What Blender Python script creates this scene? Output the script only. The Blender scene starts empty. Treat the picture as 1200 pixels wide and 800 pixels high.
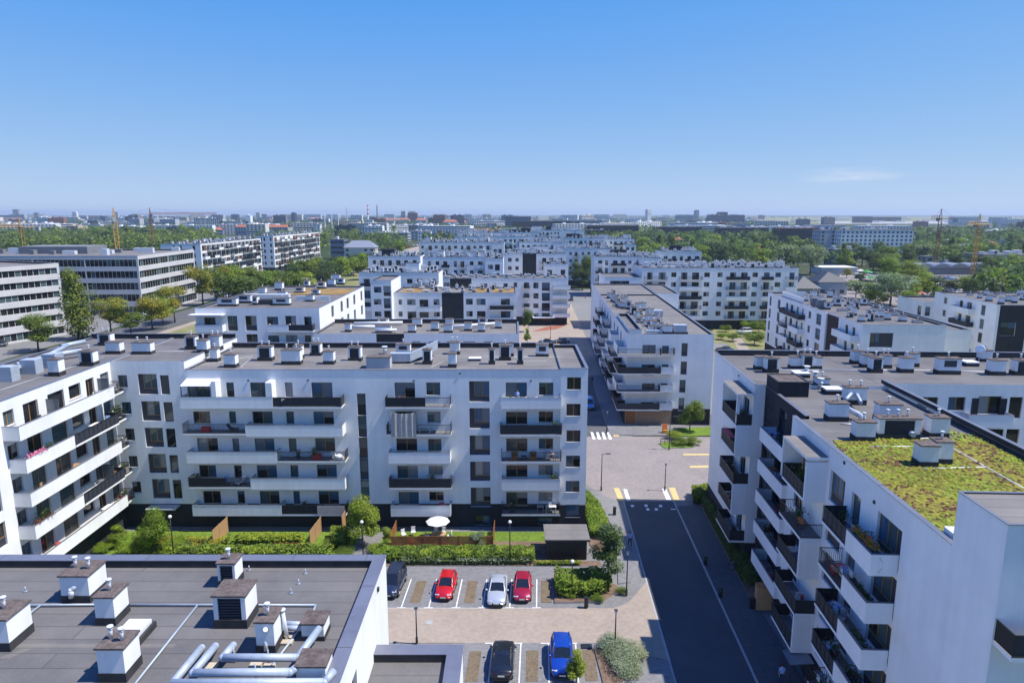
# aerial view of a white housing estate on a clear summer noon
SKY_STR, SUN_STR, EXPO = .10, 5.0, 0.42
SKY_AIR, SKY_DUST, SKY_OZ = .7, 0.0, 4.0
SKY_TONE = ((.54, 1.74), (1.46, 1.68), (6.5, 0.0))
HAZE = 1.0e-4
import bpy, bmesh, math, random
from mathutils import Vector, Matrix, noise as mnoise
sc = bpy.context.scene
COL = sc.collection
RND = random.Random(11)
rad = math.radians
# ------------------------------------------------------------------ camera model (24 mm drone lens, 36 m up)
CAM_H = 36.0; FPX = 800.0; PITCH = rad(10.6)
CP, SP = math.cos(PITCH), math.sin(PITCH)
def ray(x, y):
    v = (y-400)/FPX
    return ((x-600)/FPX, CP-v*SP, -(SP+v*CP))
def at_z(x, y, z=0.0):
    u, h, d = ray(x, y); t = (z-CAM_H)/d
    return (u*t, h*t)
def dist_at(y, z=0.0):
    return at_z(600, y, z)[1]
# ------------------------------------------------------------------ object helpers
def mk(name, mesh, parent=None, loc=(0, 0, 0), rz=0.0):
    o = bpy.data.objects.new(name, mesh); COL.objects.link(o)
    if parent is not None: o.parent = parent
    o.location = loc; o.rotation_euler = (0, 0, rz)
    return o
def tag(o, label=None, cat=None, group=None, kind=None):
    if label: o['label'] = label
    if cat: o['category'] = cat
    if group: o['group'] = group
    if kind: o['kind'] = kind
    return o
def thing(name, label, cat, loc=(0, 0, 0), rz=0.0, group=None):
    o = mk(name, None, None, loc, rz); o.empty_display_size = .3
    return tag(o, label, cat, group)
class MB:
    def __init__(s): s.v = []; s.f = []; s.m = []; s.sm = []
    def face(s, pts, m=0, smooth=False):
        n = len(s.v); s.v.extend(pts); s.f.append(tuple(range(n, n+len(pts)))); s.m.append(m); s.sm.append(smooth)
    def box(s, x0, x1, y0, y1, z0, z1, m=0, mt=None):
        if x0 > x1: x0, x1 = x1, x0
        if y0 > y1: y0, y1 = y1, y0
        n = len(s.v)
        s.v += [(x0,y0,z0),(x1,y0,z0),(x1,y1,z0),(x0,y1,z0),(x0,y0,z1),(x1,y0,z1),(x1,y1,z1),(x0,y1,z1)]
        for k, q in enumerate(((0,3,2,1),(4,5,6,7),(0,1,5,4),(1,2,6,5),(2,3,7,6),(3,0,4,7))):
            s.f.append(tuple(n+i for i in q)); s.m.append(mt if (k == 1 and mt is not None) else m); s.sm.append(False)
    def bar(s, p, q, r, n=6, m=0, r2=None, caps=True, smooth=True):
        p = Vector(p); q = Vector(q); d = q-p
        if d.length < 1e-6: return
        d.normalize(); a = d.orthogonal().normalized(); b = d.cross(a)
        r2 = r if r2 is None else r2; k0 = len(s.v)
        for c, rr in ((p, r), (q, r2)):
            for i in range(n):
                t = 2*math.pi*(i+.5)/n
                s.v.append(tuple(c + a*(rr*math.cos(t)) + b*(rr*math.sin(t))))
        for i in range(n):
            j = (i+1) % n
            s.f.append((k0+i, k0+j, k0+n+j, k0+n+i)); s.m.append(m); s.sm.append(smooth and n > 4)
        if caps:
            s.f.append(tuple(k0+n-1-i for i in range(n))); s.m.append(m); s.sm.append(False)
            s.f.append(tuple(k0+n+i for i in range(n))); s.m.append(m); s.sm.append(False)
    def path(s, pts, r, n=10, m=0):
        """bent pipe: straight runs joined by balls of the same radius"""
        for a, b in zip(pts, pts[1:]): s.bar(a, b, r, n, m)
        for p in pts[1:-1]: s.ball(p, r*1.02, m, n, max(4, n//2))
    def ball(s, c, r, m=0, n=10, k=6, sz=1.0):
        rows = []
        for i in range(k+1):
            ph = math.pi*i/k; row = []
            for j in range(n):
                t = 2*math.pi*j/n
                row.append(len(s.v)); s.v.append((c[0]+r*math.sin(ph)*math.cos(t), c[1]+r*math.sin(ph)*math.sin(t), c[2]+r*sz*math.cos(ph)))
            rows.append(row)
        for i in range(k):
            for j in range(n):
                jj = (j+1) % n
                s.f.append((rows[i][j], rows[i+1][j], rows[i+1][jj], rows[i][jj])); s.m.append(m); s.sm.append(True)
    def prism(s, poly, z0, z1, m=0, mt=None):
        n = len(poly); k = len(s.v)
        s.v += [(x, y, z0) for x, y in poly] + [(x, y, z1) for x, y in poly]
        for i in range(n):
            j = (i+1) % n
            s.f.append((k+i, k+j, k+n+j, k+n+i)); s.m.append(m); s.sm.append(False)
        s.f.append(tuple(k+n+i for i in range(n))); s.m.append(m if mt is None else mt); s.sm.append(False)
        s.f.append(tuple(k+n-1-i for i in range(n))); s.m.append(m); s.sm.append(False)
    def mesh(s, name, mats):
        me = bpy.data.meshes.new(name); me.from_pydata(s.v, [], s.f)
        for m in (mats if isinstance(mats, (list, tuple)) else [mats]): me.materials.append(m)
        me.polygons.foreach_set('material_index', s.m)
        me.polygons.foreach_set('use_smooth', s.sm)
        me.update()
        return me
    def build(s, name, mats, parent=None, loc=(0, 0, 0), rz=0.0):
        return mk(name, s.mesh(name, mats), parent, loc, rz)
# ------------------------------------------------------------------ materials
M = {}
def base_mat(name):
    m = bpy.data.materials.new(name); m.use_nodes = True
    nt = m.node_tree; b = nt.nodes['Principled BSDF']
    return m, nt, b
def rgb(c): return (c[0], c[1], c[2], 1)
def plain(name, c, rough=.6, metal=0, spec=.5):
    m, nt, b = base_mat(name)
    b.inputs['Base Color'].default_value = rgb(c); b.inputs['Roughness'].default_value = rough
    b.inputs['Metallic'].default_value = metal; b.inputs['Specular IOR Level'].default_value = spec
    M[name] = m; return m
def node(nt, t, **k):
    n = nt.nodes.new(t)
    for a, v in k.items():
        if a in n.inputs: n.inputs[a].default_value = v
        else: setattr(n, a, v)
    return n
def coords(nt, scale=(1, 1, 1), kind='Object'):
    tc = node(nt, 'ShaderNodeTexCoord'); mp = node(nt, 'ShaderNodeMapping')
    mp.inputs['Scale'].default_value = scale
    nt.links.new(tc.outputs[kind], mp.inputs['Vector']); return mp.outputs['Vector']
def ramp(nt, fac, stops):
    r = node(nt, 'ShaderNodeValToRGB'); e = r.color_ramp.elements
    while len(e) < len(stops): e.new(.5)
    for k, (p, c) in enumerate(stops): e[k].position = p; e[k].color = rgb(c)
    nt.links.new(fac, r.inputs['Fac']); return r.outputs['Color']
def noise(nt, vec, scale, detail=4, rough=.6):
    n = node(nt, 'ShaderNodeTexNoise'); n.inputs['Scale'].default_value = scale
    n.inputs['Detail'].default_value = detail; n.inputs['Roughness'].default_value = rough
    nt.links.new(vec, n.inputs['Vector']); return n.outputs['Fac']
def mixc(nt, fac, a, b, mode='MIX'):
    n = node(nt, 'ShaderNodeMix', data_type='RGBA', blend_type=mode)
    for sock, val in ((n.inputs[0], fac), (n.inputs[6], a), (n.inputs[7], b)):
        if isinstance(val, (int, float)): sock.default_value = val
        elif isinstance(val, tuple): sock.default_value = rgb(val)
        else: nt.links.new(val, sock)
    return n.outputs[2]
def bump(nt, b, h, strength=.3, dist=.02):
    n = node(nt, 'ShaderNodeBump'); n.inputs['Strength'].default_value = strength; n.inputs['Distance'].default_value = dist
    nt.links.new(h, n.inputs['Height']); nt.links.new(n.outputs['Normal'], b.inputs['Normal'])
def varied(name, c1, c2, scale=.5, rough=.85, fine=None, finescale=8, stretch=(1, 1, 1), spec=.3, bmp=0, metal=0, c3=None):
    m, nt, b = base_mat(name)
    v = coords(nt, stretch)
    f = noise(nt, v, scale)
    stops = [(.32, c1), (.68, c2)] if c3 is None else [(.3, c1), (.5, c2), (.7, c3)]
    col = ramp(nt, f, stops)
    if fine:
        g = noise(nt, v, finescale, 3)
        gg = ramp(nt, g, [(.3, (1-fine,)*3), (.7, (1+fine,)*3)])
        col = mixc(nt, 1.0, col, gg, 'MULTIPLY')
        if bmp: bump(nt, b, g, bmp, .03)
    nt.links.new(col, b.inputs['Base Color']); b.inputs['Roughness'].default_value = rough
    b.inputs['Specular IOR Level'].default_value = spec; b.inputs['Metallic'].default_value = metal
    M[name] = m; return m
def plaster(name, c, dirt=.10, streak=.035):
    """render with faint rain streaks below ledges and broad patchy tone"""
    m, nt, b = base_mat(name)
    v = coords(nt, (1, 1, 1)); f = noise(nt, v, .25, 5)
    vs = coords(nt, (1.6, 1.6, .07)); g = noise(nt, vs, 1.3, 4)
    c2 = tuple(k*(1-dirt) for k in c)
    col = ramp(nt, f, [(.35, c2), (.62, c)])
    st = ramp(nt, g, [(.35, (1-streak*1.6, 1-streak*1.5, 1-streak*1.35)), (.6, (1, 1, 1))])
    col = mixc(nt, 1.0, col, st, 'MULTIPLY')
    h = noise(nt, v, 30, 2); bump(nt, b, h, .08, .01)
    nt.links.new(col, b.inputs['Base Color']); b.inputs['Roughness'].default_value = .9
    b.inputs['Specular IOR Level'].default_value = .2
    M[name] = m; return m
def roofing(name, c, seam=(0, 1.0), dark=.62):
    """bitumen felt in lapped sheets about a metre wide, with patches and ponding stains"""
    m, nt, b = base_mat(name)
    v = coords(nt)
    br = node(nt, 'ShaderNodeTexBrick'); nt.links.new(v, br.inputs['Vector'])
    br.inputs['Scale'].default_value = 1.0; br.inputs['Brick Width'].default_value = 34; br.inputs['Row Height'].default_value = 1.0
    br.inputs['Mortar Size'].default_value = .05; br.inputs['Mortar Smooth'].default_value = .7; br.offset = .37
    br.inputs['Color1'].default_value = rgb(c); br.inputs['Color2'].default_value = rgb(tuple(k*.88 for k in c)); br.inputs['Mortar'].default_value = rgb(tuple(k*dark for k in c))
    f = noise(nt, v, .22, 6, .65)
    st = ramp(nt, f, [(.3, (.74, .74, .76)), (.5, (1, 1, 1)), (.72, (1.22, 1.2, 1.17))])
    col = mixc(nt, 1.0, br.outputs['Color'], st, 'MULTIPLY')
    g = noise(nt, v, 14, 3); gg = ramp(nt, g, [(.3, (.9, .9, .9)), (.7, (1.1, 1.1, 1.1))])
    col = mixc(nt, 1.0, col, gg, 'MULTIPLY')
    bump(nt, b, g, .15, .01)
    nt.links.new(col, b.inputs['Base Color']); b.inputs['Roughness'].default_value = .9; b.inputs['Specular IOR Level'].default_value = .25
    M[name] = m; return m
def paving(name, c, bw=.4, bh=.2, var=.1, gap=.75, rot=0):
    m, nt, b = base_mat(name)
    v = coords(nt)
    br = node(nt, 'ShaderNodeTexBrick'); nt.links.new(v, br.inputs['Vector'])
    br.inputs['Scale'].default_value = 1.0; br.inputs['Brick Width'].default_value = bw; br.inputs['Row Height'].default_value = bh
    br.inputs['Mortar Size'].default_value = .012
    br.inputs['Color1'].default_value = rgb(tuple(k*(1+var) for k in c)); br.inputs['Color2'].default_value = rgb(tuple(k*(1-var) for k in c)); br.inputs['Mortar'].default_value = rgb(tuple(k*gap for k in c))
    f = noise(nt, v, .18, 6, .65)
    st = ramp(nt, f, [(.3, (.86, .86, .87)), (.55, (1, 1, 1)), (.72, (1.08, 1.07, 1.05))])
    col = mixc(nt, 1.0, br.outputs['Color'], st, 'MULTIPLY')
    g = noise(nt, v, 2.2, 4); gg = ramp(nt, g, [(.38, (.9, .9, .9)), (.6, (1.03, 1.03, 1.03))])
    col = mixc(nt, 1.0, col, gg, 'MULTIPLY')
    nt.links.new(col, b.inputs['Base Color']); b.inputs['Roughness'].default_value = .9; b.inputs['Specular IOR Level'].default_value = .25
    M[name] = m; return m
def leafy(name, c, var=.35):
    m, nt, b = base_mat(name)
    oi = node(nt, 'ShaderNodeObjectInfo')
    ge = node(nt, 'ShaderNodeNewGeometry')
    a = ramp(nt, ge.outputs['Random Per Island'], [(0, tuple(k*(1-var) for k in c)), (1, tuple(k*(1+var) for k in c))])
    hue = ramp(nt, oi.outputs['Random'], [(0, (.82, .9, .85)), (.5, (1, 1, 1)), (1, (1.2, 1.08, .95))])
    col = mixc(nt, 1.0, a, hue, 'MULTIPLY')
    nt.links.new(col, b.inputs['Base Color']); b.inputs['Roughness'].default_value = .6; b.inputs['Specular IOR Level'].default_value = .25
    tr = node(nt, 'ShaderNodeBsdfTranslucent'); nt.links.new(mixc(nt, 1.0, col, (1.1, 1.25, .6), 'MULTIPLY'), tr.inputs['Color'])
    mx = node(nt, 'ShaderNodeMixShader'); mx.inputs[0].default_value = .38
    nt.links.new(b.outputs[0], mx.inputs[1]); nt.links.new(tr.outputs[0], mx.inputs[2])
    nt.links.new(mx.outputs[0], nt.nodes['Material Output'].inputs['Surface'])
    M[name] = m; return m

plaster('white', (.82, .815, .80)); plaster('cream', (.66, .63, .56)); plaster('offwhite', (.70, .695, .69))
plaster('office_wall', (.58, .565, .565)); plaster('pale_grey', (.45, .46, .48)); plaster('dark', (.035, .037, .044), .2, .1); plaster('mid_grey', (.2, .21, .23))
plaster('brown', (.17, .075, .05), .2); plaster('brown_dark', (.055, .036, .034), .2); plaster('beige', (.50, .42, .31)); plaster('tan', (.36, .25, .17)); plaster('brick', (.30, .12, .075))
plaster('navy', (.03, .045, .075), .2); plaster('steel_blue', (.16, .22, .31)); plaster('ochre', (.55, .38, .12))
roofing('felt', (.15, .142, .14)); roofing('felt_pale', (.20, .185, .17)); roofing('felt_dark', (.10, .097, .097)); roofing('felt_light', (.185, .172, .162))
varied('coping', (.17, .175, .215), (.215, .22, .26), .4, .4, .06, 3, metal=.35, spec=.5)
varied('coping_pale', (.30, .31, .33), (.38, .39, .41), .4, .5, metal=.2)
varied('plinth_felt', (.03, .03, .033), (.05, .048, .05), 1.2, .9)
varied('cap', (.085, .066, .06), (.15, .12, .108), 1.5, .95, .25, 6)
varied('galv', (.33, .385, .45), (.42, .47, .53), .8, .55, .08, 5, metal=.2, spec=.5)
varied('galv_white', (.62, .64, .66), (.72, .73, .74), .8, .45, metal=.2)
varied('sedum', (.085, .095, .016), (.20, .185, .022), .45, .95, .6, 3.5, bmp=1.0, c3=(.13, .085, .03))
varied('sedum_brown', (.20, .12, .045), (.30, .19, .06), .35, .95, .35, 3.0)
varied('asphalt', (.060, .062, .068), (.078, .079, .084), .25, .85, .12, 12)
varied('asphalt_old', (.085, .085, .088), (.115, .113, .112), .2, .9, .1, 9)
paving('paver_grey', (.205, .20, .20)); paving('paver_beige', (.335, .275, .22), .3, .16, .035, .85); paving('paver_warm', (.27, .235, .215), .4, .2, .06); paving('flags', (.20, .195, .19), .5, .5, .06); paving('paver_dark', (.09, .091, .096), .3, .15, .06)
varied('kerb', (.30, .30, .30), (.37, .37, .365), 1, .9)
varied('paint_white', (.62, .62, .60), (.78, .78, .76), 2.5, .7)
varied('paint_yellow', (.52, .40, .17), (.60, .46, .2), 2.5, .7)
varied('lawn', (.085, .15, .016), (.15, .215, .024), .5, .95, .4, 5, bmp=.5)
varied('meadow', (.13, .15, .045), (.22, .205, .09), .12, .95, .3, 2, c3=(.11, .15, .04))
varied('soil', (.13, .085, .055), (.20, .135, .095), 1.2, .98, .3, 7)
varied('dry_grass', (.11, .085, .05), (.17, .125, .085), 2.0, .98, .35, 9, c3=(.13, .12, .055))
varied('bark', (.075, .055, .04), (.13, .10, .075), 3, .95, .2, 12)
varied('wood', (.27, .10, .035), (.36, .15, .055), 2, .6, .2, 6, (6, 6, .6))
varied('wood_pale', (.40, .23, .11), (.48, .30, .15), 2, .6, .15, 6, (6, 6, .6))
varied('crane_paint', (.50, .27, .05), (.58, .33, .07), 1, .5); varied('rust', (.24, .10, .045), (.33, .15, .07), 1, .7)
varied('fabric', (.36, .33, .31), (.44, .41, .39), 3, .95); varied('canvas', (.70, .68, .66), (.78, .77, .75), 2, .9)
plain('frame_wood', (.30, .155, .05), .45); plain('frame_dark', (.022, .023, .027), .45); plain('frame_white', (.6, .6, .6), .4)
plain('steel_black', (.016, .017, .02), .4); plain('screen', (.03, .031, .036), .75); plain('slate', (.032, .036, .048), .6)
plain('rubber', (.012, .012, .013), .8); plain('red', (.55, .03, .03), .5); plain('teal', (.03, .18, .22), .5); plain('skin', (.5, .3, .22), .6)
plain('denim', (.03, .04, .08), .9); plain('light_blue', (.32, .45, .75), .9); plain('hair', (.03, .02, .015), .7); plain('black_cloth', (.012, .012, .014), .9)
plain('orange', (.65, .16, .03), .6); plain('pink', (.75, .2, .35), .8); plain('yellow', (.7, .5, .06), .7); plain('rim', (.45, .46, .48), .3, .9); plain('plate', (.7, .7, .68), .5)
plain('lamp_glass', (.75, .75, .72), .3); plain('red_lens', (.45, .015, .015), .15); plain('clear_lens', (.6, .62, .65), .1, .3)
plain('roof_tile', (.36, .12, .06), .8); plain('roof_white', (.66, .67, .68), .6); plain('roof_metal', (.27, .29, .33), .5, .3); plain('blue_tarp', (.03, .07, .25), .7); plain('green_tent', (.05, .30, .06), .7)
def glass(name, c, rough=.04, spec=.5):
    m = plain(name, c, rough, 0, spec); return m
glass('gl_dark', (.012, .014, .016)); glass('gl_teal', (.07, .105, .11)); glass('gl_curtain', (.28, .275, .26), .06); glass('gl_beige', (.10, .095, .08), .06)
glass('gl_blind', (.16, .175, .19), .08); glass('gl_blue', (.05, .11, .17), .03); glass('gl_room', (.03, .028, .026)); glass('gl_office', (.022, .028, .036), .03, .8)
glass('gl_car', (.012, .015, .018), .03, .7)
PANES = ['gl_dark', 'gl_teal', 'gl_curtain', 'gl_beige', 'gl_blind', 'gl_blue', 'gl_room']
def carpaint(name, c):
    m = plain(name, c, .28, .25, .5); b = m.node_tree.nodes['Principled BSDF']
    b.inputs['Coat Weight'].default_value = .8; b.inputs['Coat Roughness'].default_value = .05
for n, c in dict(cp_red=(.55, .008, .010), cp_crimson=(.33, .008, .035), cp_silver=(.42, .45, .50), cp_black=(.012, .013, .016), cp_blue=(.008, .05, .33), cp_sky=(.06, .22, .52), cp_grey=(.10, .105, .115), cp_white=(.7, .7, .7), cp_navy=(.02, .03, .06)).items(): carpaint(n, c)
leafy('leaf_a', (.12, .17, .030)); leafy('leaf_b', (.165, .215, .034)); leafy('leaf_c', (.08, .125, .03))
leafy('leaf_y1', (.34, .29, .035)); leafy('leaf_y2', (.25, .25, .03)); leafy('leaf_d1', (.05, .08, .028)); leafy('leaf_d2', (.07, .11, .032))
leafy('leaf_l1', (.27, .33, .036)); leafy('leaf_l2', (.19, .27, .03)); leafy('leaf_s1', (.27, .32, .22)); leafy('leaf_s2', (.17, .22, .115)); leafy('leaf_red', (.15, .055, .04))
# ------------------------------------------------------------------ windows
WIN_CACHE = {}
def win_mesh(w, h, st, far, var):
    w = math.ceil(w*20)/20; h = math.ceil(h*20)/20
    key = (w, h, st, far, var)
    if key in WIN_CACHE: return WIN_CACHE[key]
    r = random.Random(hash((w, h, st, var)) & 0xffff)
    mul, fm, panel, side = STYLES[st]
    fr = MB(); pa = MB(); X0, X1 = -w/2-.04, w/2+.04; b = .075
    fi = 0
    x0, x1, z0, z1 = X0, X1, -.03, h+.03
    if side > 0:                                   # dark cladding panel beside the sash
        xs = x1-(x1-x0)*side; fr.box(xs, x1, 0, .05, z0, z1, 2); x1 = xs
    elif side < 0:
        xs = x0+(x1-x0)*-side; fr.box(x0, xs, 0, .05, z0, z1, 2); x0 = xs
    if panel > 0:
        zs = z0+(z1-z0)*panel; fr.box(x0, x1, 0, .05, z0, zs, 2); z0 = zs
    fr.box(x0, x0+b, .0, .07, z0, z1, fi); fr.box(x1-b, x1, .0, .07, z0, z1, fi)
    fr.box(x0+b, x1-b, .0, .07, z0, z0+b, fi); fr.box(x0+b, x1-b, .0, .07, z1-b, z1, fi)
    xs = [x0+b+(x1-x0-2*b)*k/mul for k in range(mul+1)]
    for k in range(1, mul): fr.box(xs[k]-.05, xs[k]+.05, .005, .065, z0+b, z1-b, fi)
    main = r.choice([0, 0, 1, 1, 1, 2, 4, 5, 5, 6, 3]) if st != 'office' else 0
    for k in range(mul):
        pm = main if r.random() < .6 else r.randrange(7)
        if st in ('ribbon', 'far_dark'): pm = 0 if r.random() < .7 else r.choice([1, 4, 5])
        if st.startswith('ps'): pm = r.choice([1, 2, 4, 5, 1])
        if st == 'office': pm = r.choice([0, 0, 0, 1])
        a, c = xs[k], xs[k+1]; y = .045
        if r.random() < .3 and st != 'office':      # blind or curtain drawn part of the way
            zm = z0+(z1-z0)*r.uniform(.3, .75); pa.face([(a, y, z0), (c, y, z0), (c, y, zm), (a, y, zm)], r.choice([0, 6, 1])); pa.face([(a, y, zm), (c, y, zm), (c, y, z1), (a, y, z1)], pm)
        else: pa.face([(a, y, z0), (c, y, z0), (c, y, z1), (a, y, z1)], pm)
    if panel <= 0 and side == 0 and h < 1.9 and not far: fr.box(X0-.03, X1+.03, -.21, 0, -.07, -.031, 1)   # metal sill
    fmats = [M[fm], M['coping_pale'], M['slate']]; pmats = [M[p] for p in PANES]
    if far:
        for f, mi in zip(pa.f, pa.m): fr.face([pa.v[i] for i in f], mi+3)
        res = (fr.mesh('window', fmats+pmats), None)
    else:
        res = (fr.mesh('window', fmats), pa.mesh('pane', pmats))
    WIN_CACHE[key] = res; return res
STYLES = dict(wood2=(2, 'frame_wood', 0, 0), wood1=(1, 'frame_wood', 0, 0), wood3=(3, 'frame_wood', 0, 0), dark1=(1, 'frame_dark', 0, 0), dark2=(2, 'frame_dark', 0, 0), dark3=(3, 'frame_dark', 0, 0),
              panel2=(2, 'frame_wood', .34, 0), panel1=(1, 'frame_dark', .34, 0), pside=(2, 'frame_wood', .26, .26), psideL=(2, 'frame_wood', .26, -.26), panelside=(2, 'frame_dark', .3, .55), ribbon=(14, 'frame_dark', 0, 0), ribbon6=(6, 'frame_dark', 0, 0), office=(12, 'frame_white', 0, 0), far_dark=(2, 'frame_dark', 0, 0), sidewin=(2, 'frame_dark', .28, -.5))
CH_CACHE = {}
def chimney_mesh(w, d, h, kind, far):
    key = (round(w, 1), round(d, 1), round(h, 1), kind, far)
    if key in CH_CACHE: return CH_CACHE[key]
    w, d, h = key[:3]
    m = MB(); hb = min(.45, h*.28)
    m.box(-w/2-.03, w/2+.03, -d/2-.03, d/2+.03, -.05, hb, 1)
    if kind == 'grille':                            # wide dark louvre in the front face between white piers
        m.box(-w/2, -w*.36, -d/2, d/2, hb, h, 0); m.box(w*.36, w/2, -d/2, d/2, hb, h, 0); m.box(-w*.36, w*.36, -d/2+.12, d/2, hb, h, 2)
        m.box(-w*.36, w*.36, -d/2+.05, d/2, h-.12, h, 0)
        if not far:
            n = int((h-hb)/.14)
            for k in range(n): m.box(-w*.36, w*.36, -d/2+.04, -d/2+.119, hb+k*.14+.02, hb+k*.14+.07, 2)
    else: m.box(-w/2, w/2, -d/2, d/2, hb, h, 0)
    if kind == 'sidegrille': m.box(w/2, w/2+.02, -d*.3, d*.3, hb+.15, h-.2, 2)
    if kind == 'squaregrille': m.box(-w*.28, w*.28, -d/2-.02, -d/2, h*.5, h-.15, 2)
    c = MB(); c.box(-w/2-.06, w/2+.06, -d/2-.06, d/2+.06, h, h+.08, 0)
    p = MB()
    p.bar((0, 0, 0), (0, 0, .5), .075, 10); p.bar((0, 0, .5), (0, 0, .56), .13, 10); p.bar((0, 0, .40), (0, 0, .44), .10, 10)
    if far:
        m.box(-w/2-.1, w/2+.1, -d/2-.1, d/2+.1, h, h+.10, 3); m.box(-.07, .07, -.07, .07, h+.1, h+.62, 4)
        res = (m.mesh('chimney', [M['white'], M['plinth_felt'], M['slate'], M['pale_grey'], M['galv_white']]), None, None)
    else: res = (m.mesh('chimney', [M['white'], M['plinth_felt'], M['slate']]), c.mesh('chimney_cap', [M['cap']]), p.mesh('vent_pipe', [M['galv_white']]))
    CH_CACHE[key] = res; return res
# ------------------------------------------------------------------ buildings in a local frame: x right, y away, z up
class Bld:
    def __init__(s, name, label, cat, ox, oy, yaw=0.0, group=None, far=False, mats=None):
        s.root = thing(name, label, cat, (ox, oy, 0), rad(yaw), group)
        s.o = (ox, oy); s.c = math.cos(rad(yaw)); s.sn = math.sin(rad(yaw)); s.far = far
        s.w = MB(); s.roofm = []; s.cop = MB(); s.nwin = 0; s.nch = 0; s.r = random.Random(int(abs(ox*7+oy*13)))
        s.mats = mats or ['white', 'dark', 'cream', 'pale_grey', 'brown', 'tan', 'mid_grey', 'beige', 'offwhite', 'brick', 'navy', 'steel_blue']
    def loc(s, X, Y):
        X -= s.o[0]; Y -= s.o[1]; return (X*s.c+Y*s.sn, -X*s.sn+Y*s.c)
    def wor(s, x, y): return (s.o[0]+x*s.c-y*s.sn, s.o[1]+x*s.sn+y*s.c)
    def pix(s, x, y, ax, c):
        """photo pixel on the wall plane local x=c / y=c / z=c"""
        u, h, d = ray(x, y)
        if ax == 'z':
            return s.loc(*at_z(x, y, c))
        dx, dy = u*s.c+h*s.sn, -u*s.sn+h*s.c; ox, oy = s.loc(0, 0)
        if ax == 'y':
            t = (c-oy)/dy; return (ox+t*dx, CAM_H+t*d)
        t = (c-ox)/dx; return (oy+t*dy, CAM_H+t*d)
    def mi(s, n):
        if n not in s.mats: s.mats.append(n)
        return s.mats.index(n)
    def rects(s, face, c, lst, st=None):
        out = []
        for q in lst:
            x0, x1, y0, y1 = q[:4]
            a0, zt = s.pix(x0, y0, 'y' if face in 'FB' else 'x', c); a1, zb = s.pix(x1, y1, 'y' if face in 'FB' else 'x', c)
            if a0 > a1: a0, a1 = a1, a0
            out.append((a0, a1, zb, zt, q[4] if len(q) > 4 else st))
        return out
    def wall(s, face, c, a0, a1, z0, z1, ops=(), m='white', base=None, patches=(), depth=.17):
        """one facade with real recessed openings; a = local coordinate along it"""
        mm = s.mi(m)
        ops = [o for o in ops if o[0] > a0+.01 and o[1] < a1-.01 and o[3] < z1-.01 and o[2] > z0-.001]
        As = sorted({round(a, 3) for o in list(ops)+list(patches) for a in o[:2] if a0 < a < a1} | {a0, a1})
        Zs = {round(z, 3) for o in list(ops)+list(patches) for z in o[2:4] if z0 < z < z1} | {z0, z1}
        if base: Zs.add(base[0])
        Zs = sorted(Zs)
        sg = {'F': 1, 'R': 1, 'L': -1, 'B': -1}[face]
        def P(a, o, z): return {'F': (a, c-o, z), 'B': (a, c+o, z), 'L': (c-o, a, z), 'R': (c+o, a, z)}[face]
        def q(p1, p2, p3, p4, k): s.w.face([p1, p2, p3, p4] if sg > 0 else [p4, p3, p2, p1], k)
        for i in range(len(As)-1):
            ac = (As[i]+As[i+1])/2
            for j in range(len(Zs)-1):
                zc = (Zs[j]+Zs[j+1])/2
                if any(o[0] < ac < o[1] and o[2] < zc < o[3] for o in ops): continue
                k = mm
                if base and zc < base[0]: k = s.mi(base[1])
                for p in patches:
                    if p[0] < ac < p[1] and p[2] < zc < p[3]: k = s.mi(p[4])
                q(P(As[i], 0, Zs[j]), P(As[i+1], 0, Zs[j]), P(As[i+1], 0, Zs[j+1]), P(As[i], 0, Zs[j+1]), k)
        D = -depth
        for o in ops:
            b0, b1, y0, y1 = o[:4]
            k = s.mi(base[1]) if base and (y0+y1)/2 < base[0] else mm
            q(P(b0, 0, y0), P(b0, D, y0), P(b0, D, y1), P(b0, 0, y1), k); q(P(b1, D, y0), P(b1, 0, y0), P(b1, 0, y1), P(b1, D, y1), k)
            q(P(b0, 0, y0), P(b1, 0, y0), P(b1, D, y0), P(b0, D, y0), k); q(P(b0, D, y1), P(b1, D, y1), P(b1, 0, y1), P(b0, 0, y1), k)
            st = o[4] if len(o) > 4 and o[4] else 'dark2'
            w, h = b1-b0, y1-y0
            var = s.r.randrange(4)
            fm, pm = win_mesh(w, h, st, s.far, var)
            rz = {'F': 0, 'R': math.pi/2, 'B': math.pi, 'L': -math.pi/2}[face]
            wo = mk('window', fm, s.root, P((b0+b1)/2, D, y0), rz)
            if pm: mk('pane', pm, wo)
            s.nwin += 1
    def block(s, x0, x1, y0, y1, z0, z1, ops=None, walls='FRBL', m='white', base=None, patches=None, par=None, roof='felt', deck=.35, cop='coping', pw=.28, depth=.17):
        """box-shaped volume: walls, roof deck set down behind a parapet, metal coping on the parapet.  par = heights F,R,B,L"""
        ops = ops or {}; patches = patches or {}
        par = par or {}
        zc = z1
        for f in walls:
            c = {'F': y0, 'B': y1, 'L': x0, 'R': x1}[f]; a = (x0, x1) if f in 'FB' else (y0, y1)
            s.wall(f, c, a[0], a[1], z0, z1, ops.get(f, ()), m, base, patches.get(f, ()), depth)
        zd = z1-deck
        d = MB(); d.face([(x0+.02, y0+.02, zd), (x1-.02, y0+.02, zd), (x1-.02, y1-.02, zd), (x0+.02, y1-.02, zd)], 0)
        fm = 1                                        # inner faces of the parapet are felted
        ix0 = x0+(pw if par.get('L', 1) else .02); ix1 = x1-(pw if par.get('R', 1) else .02); iy0 = y0+(pw if par.get('F', 1) else .02); iy1 = y1-(pw if par.get('B', 1) else .02)
        e = .02
        if par.get('F', 1): d.face([(ix1, iy0, zd), (ix0, iy0, zd), (ix0, iy0, z1), (ix1, iy0, z1)], fm)
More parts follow.
